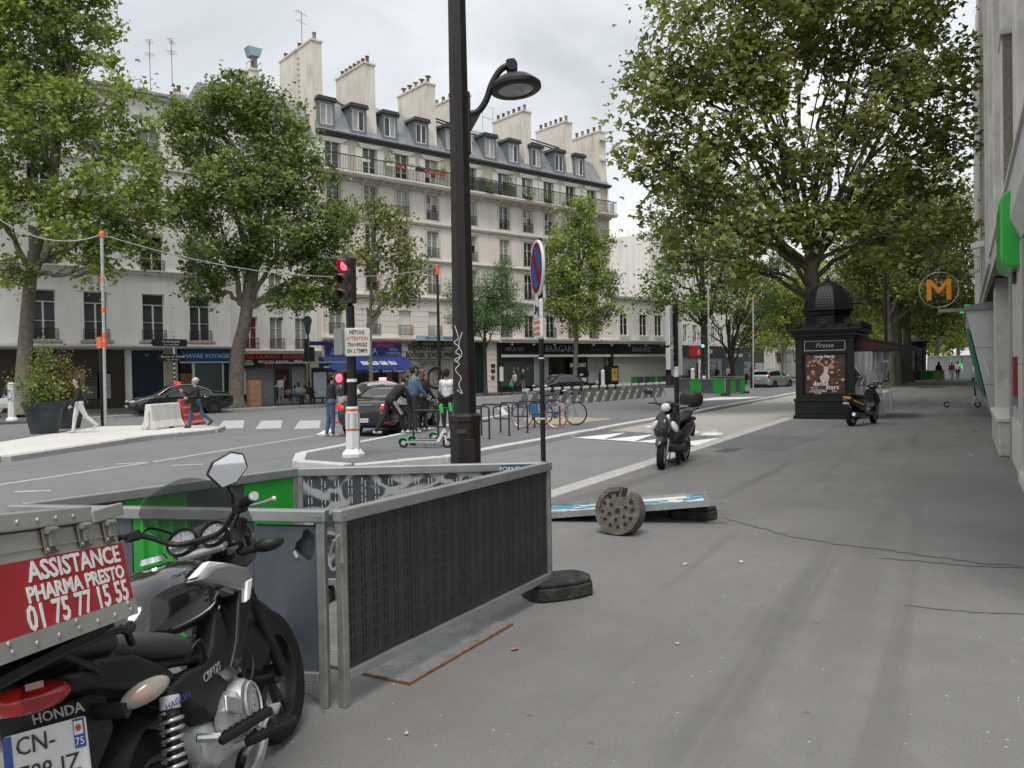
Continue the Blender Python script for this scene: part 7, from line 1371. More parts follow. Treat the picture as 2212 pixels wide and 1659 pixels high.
BOXM = mat('dull aluminium sheet', (.46, .47, .45), .36, metal=.55, var=.1, scale=4, dirt=(.30, .30, .28), dscale=7, damt=.5); REDB = mat('red vinyl panel', (.33, .022, .032), .35, var=.12, scale=3, dirt=(.2, .02, .025), dscale=4, damt=.4); SPR = mat('spring steel', (.50, .51, .52), .25, metal=.8)
def moto_wheel(name, c, r, w, rot):
    m9 = Euler((R(90), 0, 0)).to_matrix()
    ty = MB().lathe([(r*.72, -w*.42), (r*.86, -w/2), (r*.955, -w*.40), (r, -w*.12), (r, w*.12), (r*.955, w*.40), (r*.86, w/2), (r*.72, w*.42)], 56, mt=m9, caps=False)
    t_ = ty.build(name, TYRE, mb, c, rot, smooth=40)
    ri = MB().lathe([(r*.73, -w*.40), (r*.66, -w*.36), (r*.64, -w*.1), (r*.64, w*.1), (r*.66, w*.36), (r*.73, w*.40)], 48, mt=m9, caps=False)
    for i in range(5):
        a = 2*math.pi*i/5
        for d in (-.12, .12): ri.beam((.04*math.cos(a), 0, .04*math.sin(a)), (r*.66*math.cos(a+d), 0, r*.66*math.sin(a+d)), .03, .022)
    ri.lathe([(.0, -w*.5), (.045, -w*.5), (.045, w*.5), (0, w*.5)], 20, mt=m9, caps=False); ri.build('rim', mat('black cast rim', (.02, .02, .021), .35), t_, smooth=40)
    MB().lathe([(.075, -.004), (.12, -.004), (.12, .004), (.075, .004)], 28, (0, w*.62, 0), m9, caps=False).build('brake_disc', ENG, t_, smooth=30)
    return t_
moto_wheel('rear_wheel', (0, 0, .215), .30, .115, (0, 0, 0)); moto_wheel('front_wheel', (1.24, -.01, .305), .30, .11, (0, 0, R(-9)))
for s in (-1, 1):
    MB().cyl((1.235, s*.085, .30), (1.10, s*.085, .66), .026, .024, 14).cyl((1.10, s*.085, .66), (.99, s*.085, .95), .018, n=12).build('fork_leg', MBLK, mb, smooth=40)
    MB().beam((.36, s*.085, .34), (.0, s*.085, .215), .035, .06).build('swingarm', ALUD, mb, bevel=.006)
def fender(c, r, a0, a1, w, th=.012, drop=.035, n=18, rot=0):
    rings = []
    for i in range(n+1):
        a = a0+(a1-a0)*i/n; k = min(1, .55+3*min(i, n-i)/n); pts = []
        for j in range(9):
            q = -1+j/4; pts.append((q*w*k, r-drop*abs(q)**2.2))
        rings.append([(c[0]+rr*math.cos(a), y, c[2]+rr*math.sin(a)) for y, rr in pts]+[(c[0]+(rr-th)*math.cos(a), y, c[2]+(rr-th)*math.sin(a)) for y, rr in pts[::-1]])
    return MB().loft(rings)
fender((1.24, -.005, .305), .35, R(2), R(158), .088, drop=.17).build('front_fender', MBLK, mb, smooth=50)
MB().loft([[(x+dx, y, z) for x, y, z in ((0, -hw_, 0), (0, hw_, 0), (-.03, hw_*.8, 0), (-.03, -hw_*.8, 0))] for dx, z, hw_ in ((.93, .56, .06), (.90, .48, .085), (.885, .38, .085), (.90, .30, .07))]).build('front_mud_flap', MBLK, mb, bevel=.008)
fender((0, 0, .215), .37, R(62), R(150), .085).build('rear_fender', MBLK, mb, smooth=50)
# frame, engine
for s in (-1, 1): MB().tube(spline([(.93, s*.03, .86), (.70, s*.12, .74), (.45, s*.13, .60), (.30, s*.12, .42)], 5), .022, 10).tube(spline([(.90, s*.03, .76), (.78, s*.08, .5), (.72, s*.09, .28), (.5, s*.1, .18)], 5), .018, 10).tube(spline([(.42, s*.12, .60), (.1, s*.12, .68), (-.35, s*.09, .76)], 5), .016, 8).build('frame_tube', MBLK, mb, smooth=50)
MB().loft([ringx(.22, .36, .11, .08, 14, 3), ringx(.26, .36, .15, .12, 14, 3), ringx(.5, .34, .155, .13, 14, 3), ringx(.62, .36, .12, .11, 14, 3), ringx(.66, .37, .08, .08, 14, 3)]).build('crankcase', ENG, mb, smooth=45)
b = MB()
for i in range(7): b.obox((.62+.035*i, 0, .44+.038*i), (.012, .19, .15), (0, R(-42), 0))
b.obox((.72, 0, .54), (.3, .13, .12), (0, R(-42), 0)); b.build('cylinder_fins', ENG, mb)
m9 = Euler((R(90), 0, 0)).to_matrix()
cv = MB().lathe([(.0, .06), (.05, .058), (.085, .045), (.098, .02), (.105, 0), (.105, -.05)], 28, (.45, -.165, .40), m9).build('clutch_cover', ENG, mb, smooth=40); MB().lathe([(.07, .0), (.075, .006), (.08, 0)], 24, (.45, -.222, .40), m9, caps=False).build('cover_ring', ENG, cv); txt('HONDA', .03, TX_G, cv, (.45, -.227, .40), (R(90), R(-50), 0), ext=.001)
for i in range(7): a = i*2*math.pi/7; MB().cyl((.45+.095*math.cos(a), -.19, .40+.095*math.sin(a)), (.45+.095*math.cos(a), -.175, .40+.095*math.sin(a)), .009, n=6).build('bolt', ENG, cv)
MB().loft([ringx(.26, .40, .03, .05, 10, 2.4, -.18), ringx(.31, .41, .04, .065, 10, 2.4, -.18), ringx(.36, .44, .04, .05, 10, 2.4, -.18)]).build('sprocket_cover', ENG, mb, smooth=50); MB().obox((.29, -.215, .45), (.13, .012, .055), (0, R(25), 0)).build('heel_plate', ENG, mb, bevel=.01)
def peg(p0, p1, nm):
    o = MB().beam(p0, p1, .042, .03).build(nm, TYRE, mb, bevel=.008); d = (Vector(p1)-Vector(p0))/9; q = MB()
    for i in range(1, 9):
        c = Vector(p0)+d*i
        for k in (-.011, .011): q.obox(c+Vector((k, 0, .018)), (.009, .008, .008))
    q.build('rubber_nubs', TYRE, o)
peg((.40, -.18, .285), (.455, -.36, .30), 'rider_footpeg'); peg((.22, -.17, .365), (.34, -.32, .39), 'passenger_footpeg')
MB().tube([(.40, -.13, .28), (.42, -.2, .285)], .014, 8).tube([(.2, -.11, .40), (.24, -.18, .37)], .014, 8).build('peg_bracket', ENG, mb); MB().tube([(.42, -.16, .24), (.52, -.19, .27), (.60, -.22, .315)], .009, 6).build('brake_pedal', ENG, mb); MB().obox((.60, -.23, .32), (.055, .05, .012), (0, R(-15), 0)).build('brake_pad', ENG, mb)
MB().tube(spline([(.70, -.07, .34), (.72, -.13, .22), (.5, -.15, .16), (.25, -.15, .17)], 5), .02, 10).build('exhaust_pipe', ENG, mb, smooth=50); MB().tube(spline([(.28, -.15, .17), (.1, -.16, .19), (-.25, -.17, .26)], 4), [.035, .04, .045, .05, .055, .055, .055, .055, .05], 16).build('muffler', MBLK, mb, smooth=50)
MB().tube([(.42, .12, .2), (.36, .26, -.03), (.33, .28, -.085)], .013, 8).build('side_stand', ALUD, mb)
# shock absorber
c0, c1 = Vector((.045, -.135, .62)), Vector((-.06, -.125, .28)); d = c1-c0; q = d.to_track_quat('Z', 'X').to_matrix()
pts = []
for i in range(121):
    t_ = i/120; a = 2*math.pi*10*t_; pts.append(c0+d*(.22+.74*t_)+q @ Vector((.033*math.cos(a), .033*math.sin(a), 0)))
sk = MB().cyl(c0, c0+d*.3, .026, n=14).cyl(c0+d*.2, c1, .02, n=12).build('shock_body', MBLK, mb, smooth=40); MB().tube(pts, .0062, 6).build('shock_spring', SPR, sk, smooth=60); MB().cyl(c0+d*.08, c0+d*.19, .030, n=18).build('white_label', mat('white sticker', (.5, .5, .53), .5), sk, smooth=40)
txt('HAGON', .030, TX_B, sk, c0+d*.135+Vector((-.012, -.032, 0)), (R(90), 0, R(-18)), ext=.0006)
# tank, shrouds, seats, tail
lofx([(.05, .765, .06, .06), (.13, .83, .12, .09), (.28, .845, .175, .125), (.46, .845, .185, .14), (.62, .83, .165, .12), (.72, .81, .10, .08)], 2.6, 16).build('fuel_tank', GBLK, mb, sub=1, smooth=60)
MB().cyl((.44, 0, .985), (.44, 0, 1.005), .05, .042, 20).build('filler_cap', CHROME, mb, smooth=40)
for s in (-1, 1):
    def panel(nm, pts, v0, v1, ma, bev=.012, inn=.03):
        # side panel: outer face at v0, chamfered towards v1
        n = len(pts); cx_ = sum(p[0] for p in pts)/n; cz_ = sum(p[1] for p in pts)/n
        outer = [(cx_+(p[0]-cx_)*.9, s*v0, cz_+(p[1]-cz_)*.9) for p in pts]; mid = [(p[0], s*(v0-inn), p[1]) for p in pts]; inner = [(p[0], s*v1, p[1]) for p in pts]
        return MB().loft([outer, mid, inner]).build(nm, ma, mb, bevel=bev, smooth=40, seg=3)
    panel('upper_shroud', [(.29, .895), (.42, .92), (.60, .905), (.80, .85), (.83, .80), (.80, .75), (.66, .775), (.50, .835)], .205, .10, GREYP)
    panel('lower_shroud', [(.835, .82), (.70, .82), (.60, .73), (.50, .62), (.38, .55), (.33, .56), (.42, .50), (.56, .58), (.72, .68), (.82, .77)][::-1], .20, .12, GBLK)
    panel('shroud_stripe', [(.72, .80), (.79, .80), (.70, .73), (.66, .73)], .212, .19, TX_W, .003, .004)
    panel('tank_flash', [(.30, .905), (.46, .935), (.62, .90), (.48, .88)], .189, .16, TX_W, .002, .003)
    panel('tank_flash', [(.50, .82), (.62, .835), (.62, .775)], .188, .14, GREYP, .002, .003)
    panel('side_panel', [(.00, .625), (.12, .635), (.28, .615), (.38, .66), (.485, .765), (.535, .76), (.545, .66), (.50, .54), (.42, .44), (.30, .41), (.20, .44), (.10, .53)], .165, .09, MBLK)
    panel('tail_panel', [(-.44, .82), (-.32, .82), (-.12, .775), (.06, .68), (.115, .63), (.02, .61), (-.2, .69), (-.42, .765)], .150, .05, MBLK, .015, .035)
txt('CBF125', .040, TX_G, mb, (.30, -.168, .575), (R(90), 0, 0), ext=.001, shear=.25, sx=1.25); MB().box(.44, .455, -.168, -.164, .47, .52).build('panel_slot', HOLE, mb)
lofx([(-.13, .80, .08, .03), (-.07, .795, .13, .05), (.05, .755, .168, .055), (.18, .715, .175, .055), (.30, .675, .14, .05), (.37, .665, .07, .03)], 2.6, 16).build('rider_seat', VIN, mb, sub=1, smooth=60); lofx([(-.50, .885, .05, .03), (-.42, .885, .11, .05), (-.28, .87, .14, .055), (-.17, .84, .14, .05), (-.11, .82, .10, .04)], 2.6, 16).build('passenger_seat', VIN, mb, sub=1, smooth=60)
lofx([(-.47, .80, .05, .03), (-.42, .795, .10, .055), (-.30, .785, .11, .06), (-.15, .76, .11, .07), (.05, .70, .10, .06)], 2.6).build('tail_cowl', MBLK, mb, sub=1, smooth=60)
tlp = MB().ell((0, 0, 0), (.055, .105, .04), 22, 12).build('tail_lamp', REDLENS, mb, (-.455, -.03, .785), (0, R(12), 0), smooth=60); MB().ell((-.035, .02, 0), (.025, .05, .034), 16, 10).build('lamp_bulb', mat('bright red lens', (.52, .02, .022), .15, coat=.5), tlp, smooth=60); MB().obox((-.045, -.045, .025), (.01, .04, .016), (0, 0, 0)).build('lamp_reflector', mat('pale pink lens', (.6, .35, .36), .15), tlp)
hg = MB().loft([[(x, s*hw_, z) for s, z in ((-1, z0), (1, z0), (1, z1), (-1, z1))] for x, hw_, z0, z1 in ((-.22, .09, .60, .74), (-.35, .095, .54, .74), (-.405, .10, .50, .745))]).build('plate_hanger', MBLK, mb, bevel=.01)
txt('HONDA', .036, TX_G, mb, (-.412, -.065, .722), (R(90), 0, R(-90)), ext=.001, bold=.0006)
PL = mat('white number plate', (.66, .66, .65), .35, dirt=(.5, .49, .47), dscale=12)
npl = MB().prism([(y, z) for y, z in rrect(-.105, .105, -.068, .068, .008)], -.004, .004, 'x').build('number_plate', PL, mb, (-.45, -.038, .638), (0, R(12), 0))
MB().box(-.006, -.0042, .083, .105, -.066, .066).build('plate_band', BLUE, npl); MB().box(-.006, -.0042, -.104, -.076, -.004, .066).build('plate_band', BLUE, npl); MB().box(-.0075, -.0062, -.101, -.079, .028, .06).build('plate_emblem_field', WHITE, npl); MB().prism([(y-.09, z+.044) for y, z in [(.011*(1 if i % 2 else .5)*math.cos(i*math.pi/8), .011*(1 if i % 2 else .5)*math.sin(i*math.pi/8)) for i in range(16)]], -.0086, -.0076, 'x').build('plate_emblem', RED, npl)
for s_, sz, y, z, ma in (('CN-', .062, .022, .033, TX_K), ('788-JZ', .062, -.008, -.036, TX_K), ('75', .026, -.09, .011, TX_W), ('F', .024, .094, -.048, TX_W)): txt(s_, sz, ma, npl, (-.0066, y, z), (R(90), 0, R(-90)), ext=.0005, sx=.92)
CLR = mat('clear amber indicator glass', (.42, .38, .34), .06, coat=1, alpha=.55)
def indicator(nm, c, d, l=.07):
    c = Vector(c); d = Vector(d).normalized(); rot = d.to_track_quat('X', 'Z').to_euler()
    o = MB().ell((0, 0, 0), (l, .027, .031), 16, 10).build(nm, CLR, mb, c, rot, smooth=60); q = MB().ell((-.01, 0, 0), (.03, .02, .022), 10, 6).build('indicator_bulb', mat('orange bulb', (.7, .18, .06), .3), o, smooth=60); return o
indicator('rear_indicator', (-.26, -.215, .685), (.55, -.7, .15)); MB().tube([(-.3, -.08, .68), (-.3, -.18, .66)], .022, 10).build('indicator_stem', MBLK, mb, smooth=50); indicator('rear_indicator', (-.3, .2, .67), (.2, .9, .1)); MB().tube([(-.3, .08, .68), (-.3, .15, .67)], .02, 10).build('indicator_stem', MBLK, mb, smooth=50)
for s in (-1, 1): MB().tube([(.98, s*.12, .90), (.97, s*.2, .90)], .018, 10).build('indicator_stem', MBLK, mb, smooth=50); MB().ell((0, 0, 0), (.045, .065, .032), 14, 8).build('front_indicator', MBLK, mb, (.96, s*.255, .905), (0, 0, R(-20)*s), smooth=60)
# front fairing, clocks, bars
lofx([(1.26, .90, .04, .05), (1.22, .91, .12, .10), (1.12, .93, .165, .13), (1.02, .94, .16, .13), (.96, .93, .10, .08)], 2.6, 16).build('front_cowl', GBLK, mb, sub=1, smooth=60); MB().ell((0, 0, 0), (.06, .12, .075), 16, 10).build('headlamp', HEADL, mb, (1.235, 0, .90), smooth=60)
SCR_ = mat('smoked windscreen', (.10, .11, .105), .05, spec=.7, alpha=.42)
rows = [(1.20, .98, .16, .10), (1.14, 1.05, .20, .14), (1.06, 1.12, .215, .15), (.97, 1.19, .20, .13), (.89, 1.245, .15, .08), (.85, 1.268, .09, .03)]; vs_ = []
for x, z, w_, cv_ in rows:
    for j in range(11): q = -1+j/5; vs_.append((x-cv_*q*q, w_*q, z-.02*q*q))
o = MB().add(vs_, [(i*11+j, i*11+j+1, (i+1)*11+j+1, (i+1)*11+j) for i in range(5) for j in range(10)]).build('windscreen', SCR_, mb, smooth=80); so = o.modifiers.new('t', 'SOLIDIFY'); so.thickness = .004
MB().loft([[(x, s*.15, z) for x, z, s in ((.96, .93, -1), (.96, .93, 1), (1.12, 1.03, 1), (1.12, 1.03, -1))], [(x, s*.13, z) for x, z, s in ((.92, .95, -1), (.92, .95, 1), (1.06, 1.05, 1), (1.06, 1.05, -1))]]).build('clock_housing', MBLK, mb, bevel=.015)
DIAL = mat('pale dial face', (.45, .47, .50), .25, var=.2, scale=60); mtc = Euler((0, R(-52), 0)).to_matrix()
for y, r_ in ((.078, .062), (-.06, .056)):
    cl = MB().lathe([(r_*.8, -.02), (r_, -.02), (r_*1.08, .02), (r_*1.0, .028), (r_*.92, .022)], 30, (.91, y, 1.0), mtc, caps=False).build('clock_ring', MBLK, mb, smooth=40); MB().lathe([(0, .012), (r_*.96, .012)], 30, (.91, y, 1.0), mtc).build('dial', DIAL, cl)
    for i in range(11): a = R(-40+26*i); p_ = mtc @ Vector((r_*.75*math.cos(a), r_*.75*math.sin(a), .0128)); MB().obox(Vector((.91, y, 1.0))+p_, (.009, .0025, .001), mtc @ Matrix.Rotation(a, 3, 'Z')).build('dial_mark', TX_K, cl)
    p_ = mtc @ Vector((r_*.3, r_*.1, .0135)); MB().obox(Vector((.91, y, 1.0))+p_, (r_*.75, .003, .001), mtc @ Matrix.Rotation(.3, 3, 'Z')).build('needle', TX_R, cl)
MB().obox((.90, 0, .955), (.07, .20, .03), (0, R(-20), 0)).build('top_yoke', ENG, mb, bevel=.01)
for s in (-1, 1):
    MB().cyl((.905, s*.085, .95), (.89, s*.085, .985), .02, n=14).build('fork_cap', ENG, mb, smooth=40)
    MB().tube(spline([(.88, 0, 1.0), (.87, s*.10, 1.01), (.83, s*.19, 1.075), (.75, s*.26, 1.10), (.645, s*.335, 1.118)], 5), .0115, 10).build('handlebar', MBLK, mb, smooth=50)
    g0, g1 = Vector((.755, s*.255, 1.10)), Vector((.64, s*.34, 1.12)); gr_ = MB().cyl(g0, g1, .0175, n=16); dd = g1-g0
    for i in range(9): gr_.cyl(g0+dd*(.06+.1*i), g0+dd*(.10+.1*i), .0195, n=14)
    gr_.build('grip', TYRE, mb, smooth=30); MB().cyl(g1, g1+dd.normalized()*.018, .018, n=14).build('bar_end', ENG, mb, smooth=40)
    MB().obox((.80, s*.225, 1.09), (.05, .06, .045), (0, 0, R(48)*s)).build('switch_block', MBLK, mb, bevel=.01); MB().tube(spline([(.83, s*.235, 1.085), (.79, s*.31, 1.085), (.72, s*.39, 1.09)], 4), .006, 7).ell((.715, s*.395, 1.09), (.011, .011, .011)).build('brake_lever', ENG, mb, smooth=50)
    MB().tube(spline([(.83, s*.22, 1.07), (.92, s*.2, 1.10), (1.0, s*.12, 1.02), (.98, s*.05, .90)], 5), .0055, 6).build('cable', MBLK, mb, smooth=50)
mr = MB().tube(spline([(.80, -.20, 1.11), (.78, -.215, 1.15), (.70, -.235, 1.17), (.66, -.25, 1.21)], 5), .0065, 8).build('mirror_stalk', MBLK, mb, smooth=50)
mp_ = [(-.075, .035), (-.03, .062), (.05, .055), (.085, .02), (.07, -.035), (.0, -.06), (-.06, -.045)]
o = MB().prism(mp_, -.012, .012, 'y').build('mirror_shell', MBLK, mr, (.625, -.275, 1.245), (R(8), R(-22), R(-62)), bevel=.008, seg=3); MB().prism([(x*.9, z*.9) for x, z in mp_], -.014, -.0125, 'y').build('mirror_glass', mat('mirror glass', (.85, .86, .87), .02, metal=1), o)
# delivery box on its rack
bu0, bu1, bz0, bz1, bv = -.94, -.285, .905, 1.165, .25
bo = MB().box(bu0, bu1, -bv, bv, bz0, bz1).build('delivery_box', BOXM, mb, bevel=.006)
MB().box(bu0-.004, bu1+.004, -bv-.004, -bv, .938, 1.10).box(bu0-.004, bu0, -bv, bv, .938, 1.10).build('red_panel', REDB, bo); MB().box(bu0-.006, bu1+.008, -bv-.007, -bv-.0005, bz0-.004, .944).build('bottom_trim', BOXM, bo); MB().box(bu0, bu1, -bv-.0035, -bv, 1.122, 1.126).box(bu0, bu1, -bv-.0035, -bv, 1.098, 1.102).build('pressed_rib', BOXM, bo)
MB().box(bu0-.012, bu1-.13, -bv-.014, bv+.014, bz1+.002, bz1+.044).build('lid', BOXM, bo, bevel=.005); MB().obox((bu1-.055, -.12, bz1+.03), (.155, .30, .034), (R(4), R(-5), R(-3))).build('bent_lid_corner', BOXM, bo, bevel=.004); MB().box(bu1-.13, bu1+.01, .02, bv+.012, bz1+.002, bz1+.04).build('lid_front', BOXM, bo)
for u_ in (-.86, -.62, -.47, -.345):
    lt = MB().box(u_-.026, u_+.026, -bv-.010, -bv-.0045, 1.105, 1.165).build('latch_plate', mat('tarnished brass latch', (.20, .17, .12), .5, metal=.6, var=.3, scale=30), bo, bevel=.003); MB().cyl((u_-.02, -bv-.016, 1.158), (u_+.02, -bv-.016, 1.158), .008, n=8).box(u_-.012, u_+.012, -bv-.018, -bv-.011, 1.12, 1.155).build('latch_hook', ALUD, lt)
    for a_ in (-.018, .018): MB().ell((u_+a_, -bv-.011, 1.114), (.005, .003, .005), 8, 6).build('rivet', ALU, lt)
for i in range(9):
    for dz in (0, .018): MB().ell((bu1-.03-.085*i-(.008 if dz else 0), -bv-.008, .918+dz*(i % 3 == 0)), (.007, .004, .007), 8, 6).build('rivet', ALU, bo) if (dz == 0 or i % 3 == 0) else None
    MB().ell((bu0+.05+.075*i, -bv-.016, bz1+.02), (.006, .004, .006), 8, 6).build('rivet', ALU, bo) if i < 6 else None
for s_, sz, z, x, sx in (('ASSISTANCE', .062, 1.070, -.302, 1.2), ('PHARMA PRESTO', .049, 1.021, -.297, 1.15), ('01 75 77 15 55', .078, .970, -.294, .95)): txt(s_, sz, TX_W, bo, (x-.008, -bv-.0055, z), (R(90), 0, 0), ext=.0006, align='RIGHT', sx=sx, bold=.0016)
bo.rotation_euler = (0, .06, 0); bo.location = Vector((-.285, 0, .905))-Matrix.Rotation(.06, 3, 'Y') @ Vector((-.285, 0, .905))
txt('01 75 77 15 55', .05, TX_W, bo, (bu0-.0055, 0, 1.0), (R(90), 0, R(-90)), ext=.0006, sx=.8)
MB().box(bu0+.02, bu1-.02, -.2, .2, .885, .903).build('rack_plate', MBLK, mb)
for s in (-1, 1): MB().tube(spline([(-.10, s*.13, .80), (-.2, s*.16, .86), (-.45, s*.17, .88), (-.82, s*.17, .885)], 4), .011, 8).tube([(-.28, s*.13, .74), (-.36, s*.15, .8), (-.5, s*.16, .88)], .011, 8).build('rack_tube', MBLK, mb, smooth=50)
MB().tube(spline([(.2, -.13, .66), (.26, -.17, .70), (.3, -.16, .62)], 4), .006, 6).build('cable', MBLK, mb)
MB().tube(spline([(.60, -.15, .62), (.66, -.18, .52), (.60, -.17, .44), (.52, -.16, .46)], 4), .006, 6).build('brake_hose', MBLK, mb)
# ------------------------------------------------------------------ planters, blocks, cable posts, shelter
def frp(px, off, z=0.0):               # the point in that picture column on the line parallel to the facades
    r = _fw+_R*((px-CX)/F_PX)-_UP*((850-CY)/F_PX); C0 = Vector((0, 0, CAM_H)); t_ = ((FA+FN*off)-C0).dot(FN)/r.dot(FN); p = C0+r*t_; return Vector((p.x, p.y, z))
PLNT = mat('dark slate planter', (.030, .036, .042), .55, var=.2, scale=2, dirt=(.09, .10, .105), dscale=1.6, damt=.5)
L_BUSH = leaf_mat('yellow green shrub leaves', [(.06, .10, .02), (.12, .19, .035), (.2, .27, .05), (.27, .32, .07)], .4); L_RED = leaf_mat('reddish shrub leaves', [(.10, .05, .03), (.2, .10, .06), (.28, .17, .10)], .4)
for i, (px, py, lb, red) in enumerate(((96, 936, 'large dark planter with a bushy yellow green shrub on the refuge edge', 0), (146, 925, 'second dark planter with reddish shoots tucked behind the first', 1))):
    p = gp(px, py); t = thing('planter', lb, 'planter', (p.x, p.y, 0 if i == 0 else -.0), 0); MB().lathe([(.38, 0), (.54, .78), (.58, .79), (.61, 1.0), (.56, 1.0), (.55, .9), (.0, .9)], 36).build('tub', PLNT, t, smooth=35)
    rs = np.random.RandomState(40+i); st_ = MB(); cc = []
    for k in range(22 if i == 0 else 16):
        a = rs.uniform(0, 6.28); rr = rs.uniform(0, .78); q = np.array([rr*math.cos(a), rr*math.sin(a), .95+rs.uniform(.15, 1.0)*(1.2-.4*rr)+(.7 if k % 6 == 0 else 0)]); st_.tube([(q[0]*.25, q[1]*.25, .88), (q[0]*.7, q[1]*.7, .88+(q[2]-.88)*.6), q], [.014, .010, .004], 4); cc += [q, q*np.array([.8, .8, 1])-np.array([0, 0, .22]), q*np.array([.6, .6, 1])-np.array([0, 0, .4])]
    st_.build('stems', BARKD, t); cc = np.array(cc); P = (cc[:, None, :]+rs.normal(size=(len(cc), 44, 3))*np.array([.13, .13, .12])).reshape(-1, 3); P = P[P[:, 2] > .86]
    m_ = rs.uniform(size=len(P)) < (.12 if not red else .4); link('shrub', leaf_mesh('shrub', P[~m_], .085, L_BUSH, rs, LEAF4), t); tag(link('red_shoots', leaf_mesh('red_shoots', P[m_]+np.array([0, 0, .12]), .08, L_RED, rs, LEAF4), t), kind='stuff')
CWH = mat('chipped white concrete', (.58, .57, .54), .85, var=.1, scale=3, dirt=(.36, .33, .29), dscale=2.5, damt=.7, bump=.3, bsc=30); CRD = mat('red painted block', (.36, .04, .05), .5, var=.15, scale=3, dirt=(.55, .45, .42), dscale=5, damt=.6)
a, b_ = gp(318, 929), gp(386, 921); c_ = gp(432, 916)
def jersey(a, b_, ma, label, steps=False):
    d = Vector((b_.x-a.x, b_.y-a.y, 0)); t = thing('concrete_block', label, 'road block', (a.x, a.y, 0), math.atan2(d.y, d.x)); L_ = d.length
    prof = [(-.30, 0), (-.30, .07), (-.17, .28), (-.10, .82), (.10, .82), (.17, .28), (.30, .07), (.30, 0)] if not steps else [(-.29, 0), (-.29, .12), (-.21, .16), (-.21, .36), (-.15, .40), (-.15, .62), (-.1, .66), (-.1, .92), (.1, .92), (.1, .66), (.15, .62), (.15, .40), (.21, .36), (.21, .16), (.29, .12), (.29, 0)]
    MB().prism(prof[::-1], .05, L_-.05, 'x').build('block', ma, t, bevel=.03); MB().box(-.02, .05, -.07, .07, .1, .6).box(L_-.05, L_+.02, -.05, .05, .1, .6).build('end_key', ma, t); MB().box(L_*.5-.12, L_*.5+.12, -.305, -.25, 0, .06).build('drain_slot', HOLE, t)
jersey(a, b_, CWH, 'chipped white concrete road block at the tip of the pale refuge'); jersey(b_, c_, CRD, 'stepped red plastic road block joined to the white concrete block', True)
# cable posts
CP = mat('grey wooden cable post', (.40, .42, .41), .7, var=.2, scale=3); TAPE = mat('orange tape', (.80, .14, .04), .5)
tops = []
def cable_post(px, py, d, ztop, label, bands, dark=None):
    p = at(px, py, d); p.z = 0 if px < 400 else .0; t = thing('cable_post', label, 'post', p, 0); MB().tube([(0, 0, 0), (.05, .0, ztop*.5), (.08, 0, ztop)], .055, 8).build('post', CP, t, smooth=50)
    for z in bands: MB().tube([(.05, 0, z-.09), (.055, 0, z+.09)], .066, 8).build('orange_band', TAPE, t)
    MB().lathe([(.09, -.06), (.09, .06), (.06, .12), (.0, .13)], 8, (.08, 0, ztop)).build('orange_cap', TAPE, t)
    if dark: MB().tube([(-.12, 0, 0), (-.12, 0, dark)], .085, 8).build('dark_post', POLE, t)
    tops.append(Vector(p)+Vector((.08, 0, ztop))); return t
c1_ = cable_post(228, 920, 28.3, 6.75, 'tall grey cable post with orange bands standing on the pale refuge', (5.2, 4.1, 3.2, 2.9), 2.85); MB().tube([(.1+.16*math.cos(a), 0, 5.0+.28*math.sin(a)) for a in [i*math.pi/8 for i in range(16)]], .015, 5, closed=True).build('cable_coil', CP, c1_); MB().box(-.2, .05, -.12, .12, 2.75, 3.15).build('orange_box', TAPE, c1_)
p = at(950, 850, 40); c2_ = thing('cable_post', 'dark cable post with orange top behind the lamp post', 'post', (p.x, p.y, -.05), 0); MB().tube([(0, 0, 0), (0, 0, 3.6), (0, 0, 6.9)], [.09, .075, .05], 8).build('post', POLE, c2_); MB().lathe([(.075, 6.6), (.09, 6.75), (.07, 6.95), (.09, 7.05), (0, 7.1)], 8).build('orange_cap', TAPE, c2_)
cable_post(1531, 848, 53, 7.6, 'grey cable post with orange tape beside the green traffic light', (6.0, 5.2)); cable_post(1627, 838, 60.5, 6.75, 'grey cable post with orange rings at the road edge by the silver car', (1.5, .45, 4.2), 1.6)
CBL = mat('pale cable', (.30, .31, .29), .6)
def cable(a, b_, sag, label):
    n = 16; pts = [Vector(a).lerp(Vector(b_), i/n)-Vector((0, 0, sag*4*(i/n)*(1-i/n))) for i in range(n+1)]; t = tag(MB().tube(pts, .022, 5).build('overhead_cable', CBL), label, 'cable')
T1_, T3_, T4_ = tops; T2_ = Vector((p.x, p.y, 6.9)); cable(at(-60, 430, 27), T1_, .7, 'slack pale cable hanging from the tall post into the leafy plane tree'); cable(T1_, T2_, .9, 'long pale cable strung between the two cable posts before the facades'); cable(T3_, T4_, .5, 'thin cable drooping between the posts near the striped barriers')
# street direction sign and small lamp
ds = thing('direction_sign', 'striped post with dark pointed direction signs before the blue travel shop', 'road sign', frp(378, 8.3, -.03), FROT+R(8)); MB().cyl((0, 0, 0), (0, 0, 3.7), .045, n=10).build('post', WPL, ds)
for i in range(8): MB().cyl((0, 0, .9+.22*i), (0, 0, 1.0+.22*i), .048, n=10).build('dark_band', POLE, ds)
for z, w_, tx in ((3.25, 1.7, ('Commissariat', '26, r. Louis Blanc')), (2.5, 1.2, ('Bourse du Travail', 'Gare de l\'Est'))): 
    q = MB().prism([(-w_*.62-.14, z+.16), (-w_*.62, z), (w_*.38, z), (w_*.38, z+.36), (-w_*.62, z+.36)], -.09, -.06, 'y').build('sign_arm', mat('black green sign', (.012, .02, .02), .4), ds); txt(tx[0], .16, TX_W, q, (-.1*w_, -.093, z+.24)); txt(tx[1], .11, TX_W, q, (-.1*w_, -.093, z+.09))
